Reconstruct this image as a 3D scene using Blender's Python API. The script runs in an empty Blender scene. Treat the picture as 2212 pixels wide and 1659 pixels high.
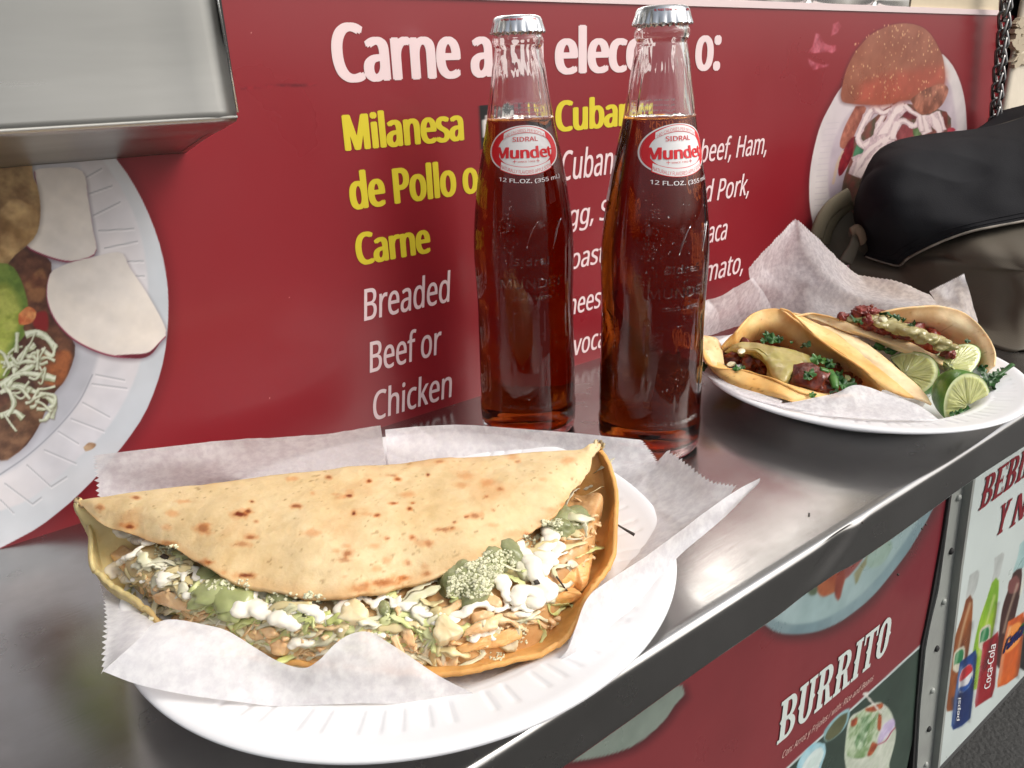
import bpy, bmesh, math, random
import numpy as np
from mathutils import Vector, Matrix
from mathutils.bvhtree import BVHTree

# ---------------------------------------------------------------- camera
C = bpy.context.scene
rng = np.random.default_rng(7)
random.seed(7)
CAMH = 0.208                       # camera height above the shelf top (z = 0)
_c = np.array([1106.0, 829.5])     # picture centre, in a 2212 x 1659 measure of the photograph
_vx = np.array([3497.0, 73.0]) - _c
_vz = np.array([1261.0, 5060.0]) - _c
FOC = math.sqrt(-(_vx @ _vz))
_X = np.array([_vx[0], _vx[1], FOC]); _X /= np.linalg.norm(_X)
_D = np.array([_vz[0], _vz[1], FOC]); _D /= np.linalg.norm(_D)
_Z = -_D
_Y = np.cross(_X, _D)
ROT = np.array([_X, _Y, _Z])
CAMPOS = np.array([0.0, 0.0, CAMH])
right, down, fwd = ROT @ [1, 0, 0], ROT @ [0, 1, 0], ROT @ [0, 0, 1]
cam_d = bpy.data.cameras.new("camera")
cam = bpy.data.objects.new("camera", cam_d)
C.collection.objects.link(cam)
M = Matrix.Identity(4)
for i in range(3):
    M[i][0], M[i][1], M[i][2], M[i][3] = right[i], -down[i], -fwd[i], CAMPOS[i]
cam.matrix_world = M
cam_d.sensor_width = 36
cam_d.lens = FOC / 2212 * 36
cam_d.clip_start = 0.01
cam_d.clip_end = 500
C.camera = cam

# ---------------------------------------------------------------- sky and sun (soft daylight)
SUN_EL, SUN_AZ = math.radians(46), math.radians(-52)      # azimuth of the direction towards the sun, from +X
w = bpy.data.worlds.new("World"); C.world = w; w.use_nodes = True
nt = w.node_tree
bg = nt.nodes["Background"]
sky = nt.nodes.new("ShaderNodeTexSky")
sky.sky_type = 'NISHITA'; sky.sun_disc = False
sky.sun_elevation = SUN_EL
sky.sun_rotation = math.pi / 2 - SUN_AZ
sky.air_density = 1.0; sky.dust_density = 6.0; sky.ozone_density = 0.6
hs = nt.nodes.new("ShaderNodeHueSaturation"); hs.inputs["Saturation"].default_value = 0.35
nt.links.new(sky.outputs[0], hs.inputs["Color"])
nt.links.new(hs.outputs[0], bg.inputs["Color"])
bg.inputs["Strength"].default_value = 0.15
sd = bpy.data.lights.new("sun", 'SUN'); sd.energy = 0.8; sd.angle = math.radians(28); sd.color = (1.0, 0.955, 0.9)
so = bpy.data.objects.new("sun", sd); C.collection.objects.link(so)
sv = Vector((math.cos(SUN_EL) * math.cos(SUN_AZ), math.cos(SUN_EL) * math.sin(SUN_AZ), math.sin(SUN_EL)))
so.rotation_euler = sv.to_track_quat('Z', 'Y').to_euler()
so.location = (2, -3, 4)
C.view_settings.view_transform = 'Standard'
C.view_settings.look = 'None'
C.view_settings.exposure = 0.24
C.cycles.max_bounces = 14
C.cycles.transmission_bounces = 12
C.cycles.transparent_max_bounces = 12
C.cycles.glossy_bounces = 6
C.cycles.caustics_reflective = True
C.cycles.caustics_refractive = True
C.cycles.blur_glossy = 1.0
C.cycles.sample_clamp_indirect = 6.0

# ---------------------------------------------------------------- pixel -> place
def ray(p):
    return ROT @ np.array([p[0] - _c[0], p[1] - _c[1], FOC])
def onz(p, z):
    d = ray(p); return CAMPOS + (z - CAMH) / d[2] * d
def ony(p, y):
    d = ray(p); return CAMPOS + y / d[1] * d
def to_px(W):
    W = np.asarray(W) - CAMPOS
    q = W @ ROT
    return _c[0] + FOC * q[..., 0] / q[..., 2], _c[1] + FOC * q[..., 1] / q[..., 2]
K = 2212 / 2560
def frame(x0, y0, s):
    return lambda u, v: ((x0 + u * s) * K, (y0 + v * s) * K)
F2 = frame(180, 1040, .53035); F3 = frame(900, 1040, .5305); F4 = frame(1700, 500, .38879)
F5 = frame(0, 380, .57888); F7 = frame(2000, 50, .33141); F9 = frame(1600, 1100, .49434)
FA = frame(1100, 0, .40687); FB = frame(1100, 280, .5425); FC = frame(1700, 0, .38879)
FD = frame(2260, 1120, .48232); FE = frame(1860, 1180, .28332); FG = frame(1900, 1500, .25316)
F1 = frame(0, 0, .57866); F6 = frame(190, 1230, .31949); F8 = frame(840, 1130, .34965)
FR = frame(2040, 600, .30145)

def pz(F, pts):            # [(u,v,z)...] -> world points at height z
    return [onz(F(u, v), z) for u, v, z in pts]
def py_(F, pts):           # [(u,v,y)...] -> world points at depth y
    return [ony(F(u, v), y) for u, v, y in pts]

# ---------------------------------------------------------------- helpers
def lin(r, g, b):
    f = lambda c: c / 12.92 if c <= 0.04045 else ((c + 0.055) / 1.055) ** 2.4
    return tuple(f(c / 255.0) for c in (r, g, b))
def lin_np(a):
    a = np.clip(a, 0, 1)
    return np.where(a <= 0.04045, a / 12.92, ((a + 0.055) / 1.055) ** 2.4)

def link(o, parent=None, col=C.collection):
    col.objects.link(o)
    if parent is not None:
        o.parent = parent
    return o
def tag(o, label=None, cat=None, group=None, kind=None):
    if label: o['label'] = label
    if cat: o['category'] = cat
    if group: o['group'] = group
    if kind: o['kind'] = kind
    return o
def thing(name, label, cat, loc=(0, 0, 0), group=None):
    o = bpy.data.objects.new(name, None); o.location = loc
    o.empty_display_size = 0.02
    C.collection.objects.link(o)
    return tag(o, label, cat, group)
def mesh(name, verts, faces, mat, parent=None, smooth=True, col=None, kind=None, label=None):
    me = bpy.data.meshes.new(name)
    verts = np.asarray(verts, dtype=np.float32).reshape(-1, 3)
    if parent is not None:
        verts = verts - np.array(parent.location, dtype=np.float32)
    if isinstance(faces, np.ndarray):
        nf, k = faces.shape
        me.vertices.add(len(verts)); me.vertices.foreach_set("co", verts.ravel())
        me.loops.add(nf * k); me.loops.foreach_set("vertex_index", faces.astype(np.int32).ravel())
        me.polygons.add(nf); me.polygons.foreach_set("loop_start", np.arange(0, nf * k, k, dtype=np.int32))
        me.polygons.foreach_set("loop_total", np.full(nf, k, dtype=np.int32))
        me.update(calc_edges=True)
    else:
        me.from_pydata([tuple(map(float, v)) for v in verts], [], [tuple(int(i) for i in f) for f in faces]); me.update()
    me.polygons.foreach_set("use_smooth", np.full(len(me.polygons), bool(smooth)))
    if col is not None:
        a = me.color_attributes.new("tint", 'FLOAT_COLOR', 'POINT')
        cc = np.ones((len(verts), 4), dtype=np.float32); cc[:, :3] = col
        a.data.foreach_set("color", cc.ravel())
    me.materials.append(mat)
    o = bpy.data.objects.new(name, me)
    link(o, parent)
    if kind: o['kind'] = kind
    if label: o['label'] = label
    return o
class MB:
    """collects pieces of one mesh"""
    def __init__(s): s.v, s.f, s.c, s.n = [], [], [], 0
    def add(s, v, f, c=None):
        v = np.asarray(v, dtype=float).reshape(-1, 3)
        s.v.append(v); s.f += [tuple(int(i) + s.n for i in q) for q in f]; s.n += len(v)
        if c is not None: s.c.append(np.broadcast_to(np.asarray(c, float), (len(v), 3)))
        return s
    def build(s, name, mat, parent=None, **k):
        if s.c: k['col'] = np.concatenate(s.c)
        return mesh(name, np.concatenate(s.v), s.f, mat, parent, **k)

def vnoise(x, y, scale, seed=0):
    r = np.random.default_rng(seed); g = r.random((64, 64))
    x = np.asarray(x) / scale; y = np.asarray(y) / scale
    xi = np.floor(x).astype(int); yi = np.floor(y).astype(int); fx = x - xi; fy = y - yi
    fx = fx * fx * (3 - 2 * fx); fy = fy * fy * (3 - 2 * fy)
    G = lambda i, j: g[i % 64, j % 64]
    return (G(xi, yi) * (1 - fx) + G(xi + 1, yi) * fx) * (1 - fy) + (G(xi, yi + 1) * (1 - fx) + G(xi + 1, yi + 1) * fx) * fy
def fbm(x, y, scale, seed=0, o=4):
    t = 0; a = 1; s = 0
    for i in range(o):
        t = t + a * vnoise(x, y, scale / 2 ** i, seed + i * 13); s += a; a *= .5
    return t / s - .5

def cr(P, n):
    """Catmull-Rom through points, resampled to n by arc length"""
    P = np.asarray(P, float)
    if len(P) == 2:
        t = np.linspace(0, 1, n)[:, None]; return P[0] * (1 - t) + P[1] * t
    Q = np.vstack([2 * P[0] - P[1], P, 2 * P[-1] - P[-2]])
    out = []
    for i in range(1, len(Q) - 2):
        t = np.linspace(0, 1, 12, endpoint=False)[:, None]
        p0, p1, p2, p3 = Q[i - 1], Q[i], Q[i + 1], Q[i + 2]
        out.append(.5 * (2 * p1 + (p2 - p0) * t + (2 * p0 - 5 * p1 + 4 * p2 - p3) * t ** 2 + (3 * p1 - p0 - 3 * p2 + p3) * t ** 3))
    out = np.vstack(out + [P[-1:]])
    d = np.r_[0, np.cumsum(np.linalg.norm(np.diff(out, axis=0), axis=1))]
    s = np.linspace(0, d[-1], n)
    return np.stack([np.interp(s, d, out[:, k]) for k in range(3)], 1)
def lerp_lin(P, n):
    P = np.asarray(P, float)
    d = np.r_[0, np.cumsum(np.linalg.norm(np.diff(P, axis=0), axis=1))]
    s = np.linspace(0, d[-1], n)
    return np.stack([np.interp(s, d, P[:, k]) for k in range(3)], 1)
def loft(rows, nu, nv, linear=False):
    R = [(lerp_lin if linear else cr)(r, nu) for r in rows]
    R = np.array(R)                                  # rows, nu, 3
    if len(R) == 2:
        t = np.linspace(0, 1, nv)[:, None, None]; return R[0] * (1 - t) + R[1] * t
    Q = np.concatenate([2 * R[:1] - R[1:2], R, 2 * R[-1:] - R[-2:-1]])
    out = []
    m = len(R) - 1
    for s in np.linspace(0, m, nv):
        i = min(int(s), m - 1); t = s - i
        p0, p1, p2, p3 = Q[i], Q[i + 1], Q[i + 2], Q[i + 3]
        out.append(.5 * (2 * p1 + (p2 - p0) * t + (2 * p0 - 5 * p1 + 4 * p2 - p3) * t ** 2 + (3 * p1 - p0 - 3 * p2 + p3) * t ** 3))
    return np.array(out)                              # nv, nu, 3
def normals(G):
    du = np.gradient(G, axis=1); dv = np.gradient(G, axis=0)
    n = np.cross(du, dv); l = np.linalg.norm(n, axis=2, keepdims=True)
    return n / np.maximum(l, 1e-12)
def gridf(nv, nu, off=0, flip=False):
    a = (np.arange(nv - 1)[:, None] * nu + np.arange(nu - 1)[None]).ravel() + off
    f = np.stack([a, a + 1, a + nu + 1, a + nu], 1)
    return f[:, ::-1] if flip else f
def sheet(name, G, mat, parent=None, thick=0.0, col=None, **k):
    nv, nu = G.shape[:2]
    V = G.reshape(-1, 3); F = gridf(nv, nu)
    if thick:
        N = normals(G)
        lo = (G - N * thick).reshape(-1, 3)
        n = nv * nu
        F2_ = gridf(nv, nu, n, True)
        b = np.r_[np.arange(nu), np.arange(1, nv) * nu + nu - 1, (nv - 1) * nu + np.arange(nu - 2, -1, -1), np.arange(nv - 2, 0, -1) * nu]
        c = np.roll(b, -1)
        F3_ = np.stack([c, b, b + n, c + n], 1)
        V = np.vstack([V, lo]); F = np.vstack([F, F2_, F3_])
        if col is not None: col = np.vstack([col, col])
    return mesh(name, V, F, mat, parent, col=col, **k)
def tube(P, r, ns=8, flat=1.0, cap=True, up=(0, 0, 1), n=None):
    P = np.asarray(P, float)
    if n: P = cr(P, n)
    m = len(P); r = np.broadcast_to(np.asarray(r, float), (m,)) if np.ndim(r) == 0 or len(r) == m else np.interp(np.linspace(0, 1, m), np.linspace(0, 1, len(r)), r)
    T = np.gradient(P, axis=0); T /= np.maximum(np.linalg.norm(T, axis=1, keepdims=True), 1e-12)
    U = np.broadcast_to(np.asarray(up, float), (m, 3)) if np.ndim(up) == 1 else np.asarray(up)
    S = np.cross(T, U); S /= np.maximum(np.linalg.norm(S, axis=1, keepdims=True), 1e-9)
    W = np.cross(S, T)
    a = np.linspace(0, 2 * np.pi, ns, endpoint=False)
    V = P[:, None] + S[:, None] * (np.cos(a) * 1)[None, :, None] * r[:, None, None] + W[:, None] * (np.sin(a) * flat)[None, :, None] * r[:, None, None]
    F = []
    for i in range(m - 1):
        for j in range(ns):
            q = (j + 1) % ns
            F.append((i * ns + j, i * ns + q, (i + 1) * ns + q, (i + 1) * ns + j))
    if cap:
        F.append(tuple(range(ns - 1, -1, -1))); F.append(tuple((m - 1) * ns + j for j in range(ns)))
    return V.reshape(-1, 3), F
_ico = {}
def ico(sub):
    if sub not in _ico:
        bm = bmesh.new(); bmesh.ops.create_icosphere(bm, subdivisions=sub, radius=1)
        _ico[sub] = (np.array([v.co[:] for v in bm.verts]), [tuple(v.index for v in f.verts) for f in bm.faces]); bm.free()
    return _ico[sub]
def rot_to(n, spin=0.0):
    n = Vector(n).normalized()
    q = n.to_track_quat('Z', 'X')
    return np.array((q.to_matrix() @ Matrix.Rotation(spin, 3, 'Z')))
def blob(c, rad, n=(0, 0, 1), spin=0, sub=3, amp=.25, seed=0, freq=1.6):
    V, F = ico(sub); V = V.copy()
    o = seed * 3.17
    d = (fbm(V[:, 0] * freq + o, V[:, 1] * freq + V[:, 2] * 1.7 + o, 1.0, seed % 50, 3) + fbm(V[:, 2] * freq - o, V[:, 1] * freq - V[:, 0], 1.0, seed % 47 + 3, 3))
    V *= (1 + amp * 2 * d)[:, None]
    V = (V * np.asarray(rad)) @ rot_to(n, spin).T + np.asarray(c)
    return V, F
def lathe(prof, seg, loc=(0, 0, 0), caps=False):
    prof = np.asarray(prof, float)
    a = np.linspace(0, 2 * np.pi, seg, endpoint=False)
    V = np.stack([prof[:, 0][:, None] * np.cos(a), prof[:, 0][:, None] * np.sin(a), np.repeat(prof[:, 1][:, None], seg, 1)], 2)
    m = len(prof); F = []
    i = np.arange(m - 1)[:, None] * seg; j = np.arange(seg)[None]; q = (j + 1) % seg
    F = np.stack([i + j, i + q, i + seg + q, i + seg + j], 2).reshape(-1, 4)
    return V.reshape(-1, 3) + np.asarray(loc), F
def box(x0, x1, y0, y1, z0, z1):
    v = [(x, y, z) for x in (x0, x1) for y in (y0, y1) for z in (z0, z1)]
    f = [(0, 1, 3, 2), (4, 6, 7, 5), (0, 4, 5, 1), (2, 3, 7, 6), (0, 2, 6, 4), (1, 5, 7, 3)]
    return v, f

# ---------------------------------------------------------------- materials
def newmat(name):
    m = bpy.data.materials.new(name); m.use_nodes = True
    nt = m.node_tree; return m, nt, nt.nodes["Principled BSDF"]
def N_(nt, t, **k):
    n = nt.nodes.new(t)
    for a, b in k.items(): setattr(n, a, b)
    return n
def pmat(name, base=(.5, .5, .5), rough=.5, metal=0, spec=.5, attr=False, var=None, vscale=40, bump=0, bscale=200, bdist=.001,
         rvar=0, rscale=30, sss=0, sssr=(1, .5, .3), ssss=.003, coat=0, coatr=.1, trans=0, ior=1.45, aniso=0, stretch=None, alpha=1.0):
    m, nt, p = newmat(name); L = nt.links.new
    p.inputs["Base Color"].default_value = (*base, 1); p.inputs["Roughness"].default_value = rough
    p.inputs["Metallic"].default_value = metal; p.inputs["Specular IOR Level"].default_value = spec
    p.inputs["IOR"].default_value = ior; p.inputs["Transmission Weight"].default_value = trans
    p.inputs["Coat Weight"].default_value = coat; p.inputs["Coat Roughness"].default_value = coatr
    p.inputs["Anisotropic"].default_value = aniso
    if sss:
        p.inputs["Subsurface Weight"].default_value = sss; p.inputs["Subsurface Radius"].default_value = sssr; p.inputs["Subsurface Scale"].default_value = ssss
    tc = N_(nt, "ShaderNodeTexCoord"); co = tc.outputs["Object"]
    if stretch:
        mp = N_(nt, "ShaderNodeMapping"); mp.inputs["Scale"].default_value = stretch; L(co, mp.inputs["Vector"]); cs = mp.outputs[0]
    else: cs = co
    src = None
    if attr:
        at_ = N_(nt, "ShaderNodeAttribute", attribute_name="tint"); src = at_.outputs["Color"]
    if var:
        no = N_(nt, "ShaderNodeTexNoise"); no.inputs["Scale"].default_value = vscale; no.inputs["Detail"].default_value = 6; L(cs, no.inputs["Vector"])
        ra = N_(nt, "ShaderNodeMapRange"); ra.inputs[1].default_value = .35; ra.inputs[2].default_value = .65; L(no.outputs["Fac"], ra.inputs[0])
        mx = N_(nt, "ShaderNodeMix", data_type='RGBA')
        L(ra.outputs[0], mx.inputs[0])
        if src is not None:
            mx.blend_type = 'MULTIPLY'; L(src, mx.inputs[6]); mx.inputs[7].default_value = (*var, 1)
        else:
            mx.inputs[6].default_value = (*base, 1); mx.inputs[7].default_value = (*var, 1)
        src = mx.outputs[2]
    if src is not None: L(src, p.inputs["Base Color"])
    if rvar:
        no = N_(nt, "ShaderNodeTexNoise"); no.inputs["Scale"].default_value = rscale; no.inputs["Detail"].default_value = 5; L(cs, no.inputs["Vector"])
        ra = N_(nt, "ShaderNodeMapRange"); ra.inputs[1].default_value = .3; ra.inputs[2].default_value = .7
        ra.inputs[3].default_value = max(0.02, rough - rvar); ra.inputs[4].default_value = rough + rvar
        L(no.outputs["Fac"], ra.inputs[0]); L(ra.outputs[0], p.inputs["Roughness"])
    if bump:
        no = N_(nt, "ShaderNodeTexNoise"); no.inputs["Scale"].default_value = bscale; no.inputs["Detail"].default_value = 5; L(cs, no.inputs["Vector"])
        bu = N_(nt, "ShaderNodeBump"); bu.inputs["Strength"].default_value = bump; bu.inputs["Distance"].default_value = bdist
        L(no.outputs["Fac"], bu.inputs["Height"]); L(bu.outputs[0], p.inputs["Normal"])
    return m
def leafmat(name, c1, c2, trans=.35, rough=.35, vscale=150, attr=False):
    m, nt, p = newmat(name); L = nt.links.new
    p.inputs["Roughness"].default_value = rough
    no = N_(nt, "ShaderNodeTexNoise"); no.inputs["Scale"].default_value = vscale
    tc = N_(nt, "ShaderNodeTexCoord"); L(tc.outputs["Object"], no.inputs["Vector"])
    ra = N_(nt, "ShaderNodeMapRange"); ra.inputs[1].default_value = .35; ra.inputs[2].default_value = .65; L(no.outputs["Fac"], ra.inputs[0])
    mx = N_(nt, "ShaderNodeMix", data_type='RGBA'); L(ra.outputs[0], mx.inputs[0]); mx.inputs[6].default_value = (*c1, 1); mx.inputs[7].default_value = (*c2, 1)
    L(mx.outputs[2], p.inputs["Base Color"])
    tr = N_(nt, "ShaderNodeBsdfTranslucent"); L(mx.outputs[2], tr.inputs["Color"])
    ms = N_(nt, "ShaderNodeMixShader"); ms.inputs[0].default_value = trans
    L(p.outputs[0], ms.inputs[1]); L(tr.outputs[0], ms.inputs[2]); L(ms.outputs[0], nt.nodes["Material Output"].inputs[0])
    return m
# ---------------------------------------------------------------- the setting
WALL = 0.42          # the truck side; its banners are proud of it by a few mm
M_print = pmat("vinyl_print", rough=.34, attr=True, spec=.5, bump=.10, bscale=14, bdist=.002, rvar=.1, rscale=8, coat=.35, coatr=.16)
M_red = pmat("vinyl_red", base=lin(150, 30, 42), rough=.3)
M_steel = pmat("brushed_steel", base=(.60, .60, .58), metal=1, rough=.24, rvar=.10, rscale=14, bump=.12, bscale=90, bdist=.0006, stretch=(1, 14, 14), aniso=.4)
M_asph = pmat("asphalt", base=(.05, .05, .048), rough=.85, var=(.045, .045, .043), vscale=6, bump=.6, bscale=90, bdist=.01)
M_dark = pmat("dark_gap_and_shade", base=(.02, .02, .02), rough=.7)

G0 = np.array([[[-60, -60, -1.32], [60, -60, -1.32]], [[-60, 60, -1.32], [60, 60, -1.32]]], float)
g = sheet("ground", G0, M_asph); g['kind'] = 'structure'

wall = thing("truck_side_wall", "steel side wall of the food cart carrying the red menu banner", "wall", (0.5, WALL, 0.3))
# backing body of the cart (a real box)
mb = MB(); mb.add(*box(-.9, 4.0, WALL + .006, WALL + 1.3, -1.12, 1.2)); mb.build("wall_body", pmat("cart_body", base=(.10, .10, .10), metal=.3, rough=.5), wall, smooth=False)
# quilted stainless above the banner
qx = np.linspace(.1, .800, 360); qz = np.linspace(.2445, .335, 70)
QX, QZ = np.meshgrid(qx, qz)
s = .052
a = (QX - .02) / s + (QZ - .26) / s; b = (QX - .02) / s - (QZ - .26) / s
hh = np.minimum(np.abs(np.sin(np.pi * a / 2)), np.abs(np.sin(np.pi * b / 2)))
G = np.stack([QX, WALL + .004 - .0055 * np.sqrt(hh), QZ], 2)
M_quilt = pmat("quilted_steel", base=(.72, .71, .69), metal=1, rough=.22, rvar=.06)
sheet("quilted_panel", G, M_quilt, wall)
M_cream = pmat("cream_paint", base=lin(214, 200, 172), rough=.55, var=lin(190, 176, 148), vscale=9, bump=.3, bscale=40)
M_cream2 = pmat("cream_worn", base=lin(226, 216, 196), rough=.5, var=lin(176, 160, 140), vscale=5, bump=.5, bscale=30, bdist=.002)
mb = MB(); mb.add(*box(.803, 1.0, WALL - .002, WALL + .005, .2505, .335)); mb.build("cream_panel", M_cream, wall, smooth=False)
mb = MB(); mb.add(*box(1.003, 1.030, WALL + .001, WALL + .006, -.02, .335)); mb.build("corner_gap", M_dark, wall, smooth=False)
gx = np.linspace(1.026, 1.9, 90); gz = np.linspace(.0, .56, 70); GX, GZ = np.meshgrid(gx, gz)
sheet("worn_panel", np.stack([GX, WALL - .012 + .004 * fbm(GX, GZ, .12, 5) - .010 * np.exp(-((GX - 1.047) / .01) ** 2) * 0, GZ], 2)[:, ::1], M_cream2, wall, thick=.004)
# flakes of peeled paint
M_flake = pmat("bare_patch", base=lin(178, 164, 140), rough=.7)
for i, (u, v, r) in enumerate([(2195, 210, 17), (2185, 265, 22), (2200, 300, 20), (2190, 345, 16), (2172, 150, 9), (2188, 395, 18), (2206, 150, 15)]):
    x, y, z = ony(FC(u, v + 0), WALL - .0150)
    ang = np.linspace(0, 2 * np.pi, 14, endpoint=False)
    rr = r * .00045 * (1 + .35 * np.random.default_rng(i).normal(size=14))
    V = np.stack([x + 1.6 * rr * np.cos(ang), np.full(14, WALL - .0146 - i * .0002), z + .7 * rr * np.sin(ang)], 1)
    V2 = V.copy(); V2[:, 1] += .006
    mesh("peeled_patch", np.vstack([V, V2]), [tuple(range(13, -1, -1))] + [(j, (j + 1) % 14, (j + 1) % 14 + 14, j + 14) for j in range(14)], M_flake, wall, smooth=False)

# ---------------------------------------------------------------- flat prints: colour painted on a fine sheet
class Canvas:
    def __init__(s, xs, zs, y, base, bn=.03, lean=0):
        s.xs, s.zs, s.y = xs, zs, y
        X, Z = np.meshgrid(xs, zs); X = X + lean * (Z + .4); s.W = np.stack([X, np.full_like(X, y), Z], 2)
        s.shape = X.shape
        px, py = to_px(s.W.reshape(-1, 3)); s.px, s.py = px, py
        s.X, s.Z = X.ravel(), Z.ravel()
        s.col = np.tile(np.array(base, float) / 255, (len(px), 1))
        s.col *= (1 + bn * 2 * fbm(s.X, s.Z, .09, 3))[:, None]
    def sd(s, P, idx):
        P = np.asarray(P, float); x, y = s.px[idx], s.py[idx]
        d = np.full(len(x), 1e9); ins = np.zeros(len(x), bool)
        for i in range(len(P)):
            a, b = P[i], P[(i + 1) % len(P)]
            e = b - a; wx, wy = x - a[0], y - a[1]
            t = np.clip((wx * e[0] + wy * e[1]) / max(e @ e, 1e-9), 0, 1)
            d = np.minimum(d, (wx - e[0] * t) ** 2 + (wy - e[1] * t) ** 2)
            c = (a[1] > y) != (b[1] > y)
            with np.errstate(divide='ignore', invalid='ignore'):
                ins ^= c & (x < (b[0] - a[0]) * (y - a[1]) / (b[1] - a[1]) + a[0])
        return np.where(ins, -1, 1) * np.sqrt(d)
    def poly(s, P, rgb, soft=1.0, grow=0, alpha=1, rgb2=None, ns=.01, seed=1, curve=True, thr=0, dx=0, dy=0, nstretch=(1, 1), mask=None):
        P = np.asarray(P, float) + [dx, dy]
        if curve and len(P) > 3:
            Q = np.c_[np.vstack([P, P[:1]]), np.zeros(len(P) + 1)]; P = cr(Q, max(24, len(P) * 4))[:-1, :2]
        m = soft + grow + 2
        idx = np.where((s.px > P[:, 0].min() - m) & (s.px < P[:, 0].max() + m) & (s.py > P[:, 1].min() - m) & (s.py < P[:, 1].max() + m))[0]
        if len(idx) == 0: return
        d = s.sd(P, idx) - grow
        a = np.clip(.5 - d / (2 * soft), 0, 1); a = a * a * (3 - 2 * a) * alpha
        c = np.array(rgb, float) / 255
        c = np.tile(c, (len(idx), 1))
        if rgb2 is not None:
            f = np.clip(fbm(s.X[idx] * nstretch[0], s.Z[idx] * nstretch[1], ns, seed) * 2.6 + .5 + thr, 0, 1)[:, None]
            c = c * (1 - f) + np.array(rgb2, float) / 255 * f
            kn = .5 if ns < .015 else .22
            c = c * (1 + .22 * kn * 2 * fbm(s.X[idx], s.Z[idx], max(ns * .3, .0016), seed + 5, 3) + .16 * kn * 2 * fbm(s.X[idx], s.Z[idx], ns * 1.8, seed + 9, 2))[:, None]
        s.col[idx] = s.col[idx] * (1 - a[:, None]) + c * a[:, None]
    def line(s, P, wd, rgb, soft=1.0, alpha=1, **k):
        P = np.asarray(P, float)
        if len(P) > 2:
            P = cr(np.c_[P, np.zeros(len(P))], len(P) * 5)[:, :2]
        T = np.gradient(P, axis=0); T /= np.maximum(np.linalg.norm(T, axis=1, keepdims=True), 1e-9)
        Nn = np.stack([-T[:, 1], T[:, 0]], 1) * wd / 2
        if wd > 5: Nn = Nn * (1 + 1.5 * fbm(P[:, 0], P[:, 1], wd * 1.3, int(wd * 7) + len(P), 3))[:, None]
        s.poly(np.vstack([P + Nn, (P - Nn)[::-1]]), rgb, soft, alpha=alpha, curve=False, **k)
    def build(s, name, mat, parent):
        G = s.W
        o = sheet(name, G, mat, parent, col=lin_np(s.col))
        return o

# ---- main menu banner
B_Y = WALL - .004
xs = np.concatenate([np.arange(-.16, -.02, .0011), np.arange(-.02, .175, .00042), np.arange(.175, .6, .0025), np.arange(.6, 1.03, .0010), [1.03]])
zs = np.linspace(.0, .2497, 500)
banner = thing("menu_banner", "glossy red printed menu banner with white and yellow lettering behind the bottles", "banner", (0.45, B_Y, 0.0))
cv = Canvas(xs, zs, B_Y, (134, 31, 39))
A5 = lambda L: [F5(u, v) for u, v in L]
# left plate print (torta plate)
plate = A5([(300, -220), (430, -80), (495, 20), (560, 110), (630, 240), (690, 400), (722, 560), (727, 700), (715, 850), (685, 980), (630, 1120), (560, 1230), (480, 1330), (380, 1440), (260, 1550), (100, 1659), (-200, 1780), (-620, 1760), (-860, 1300), (-960, 800), (-900, 300), (-700, -100), (-300, -300)])
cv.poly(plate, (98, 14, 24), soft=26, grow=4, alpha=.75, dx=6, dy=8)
cv.poly(plate, (186, 192, 198), soft=1.2, rgb2=(204, 206, 210), ns=.05)
inner = A5([(200, -200), (380, -50), (440, 30), (520, 150), (590, 300), (630, 470), (640, 640), (625, 820), (590, 960), (530, 1090), (450, 1210), (350, 1310), (230, 1420), (60, 1530), (-300, 1600), (-600, 1400), (-780, 1000), (-780, 500), (-600, 100), (-200, -200)])
cv.poly(inner, (200, 199, 204), soft=4, rgb2=(214, 210, 212), ns=.03)
well = A5([(100, -200), (300, -50), (380, 180), (420, 380), (440, 600), (430, 850), (395, 970), (330, 1090), (240, 1200), (130, 1310), (0, 1400), (-240, 1420), (-480, 1150), (-580, 700), (-460, 200), (-180, -150)])
cv.poly(well, (176, 178, 186), soft=7, rgb2=(196, 196, 202), ns=.04)
cv.line(A5([(400, 960), (340, 1080), (240, 1200), (120, 1310), (-10, 1400)]), 3, (150, 152, 160), soft=1.5)
for a_, b_ in [((385, 180), (485, 145)), ((400, 275), (520, 215)), ((425, 340), (580, 330)), ((450, 415), (595, 385)), ((550, 472), (620, 470)), ((585, 535), (625, 535)), ((395, 1000), (550, 1020)), ((355, 1080), (475, 1145)), ((305, 1150), (450, 1205)), ((250, 1205), (340, 1260)), ((190, 1285), (330, 1345)), ((115, 1350), (220, 1445)), ((220, 1445), (290, 1400)), ((20, 1430), (140, 1520)), ((370, 110), (440, 70)), ((410, 960), (540, 985)), ((0, 1500), (60, 1560)), ((140, 1520), (180, 1490))]:
    cv.line([F5(*a_), F5(*b_)], 2.2, (158, 160, 166), soft=1.2)
    cv.line([F5(a_[0] + 3, a_[1] + 9), F5(b_[0] + 3, b_[1] + 9)], 2, (226, 224, 226), soft=1.2, alpha=.8)
cv.poly(A5([(360, 1275), (385, 1255), (415, 1262), (400, 1282), (370, 1292)]), (150, 118, 90), soft=1.5, rgb2=(176, 150, 120), ns=.003)
meat = A5([(40, 460), (115, 410), (200, 450), (225, 500), (205, 600), (220, 700), (320, 820), (310, 920), (270, 1000), (220, 1060), (170, 1180), (100, 1280), (0, 1330), (-200, 1300), (-200, 460)])
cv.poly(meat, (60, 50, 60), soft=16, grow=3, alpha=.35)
cv.poly(meat, (112, 74, 56), soft=1.5, rgb2=(66, 40, 34), ns=.006, seed=4)
cv.poly(A5([(150, 880), (300, 860), (290, 960), (250, 1010), (190, 990)]), (158, 92, 54), soft=5, rgb2=(120, 66, 40), ns=.004, seed=8, alpha=.9)
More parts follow.
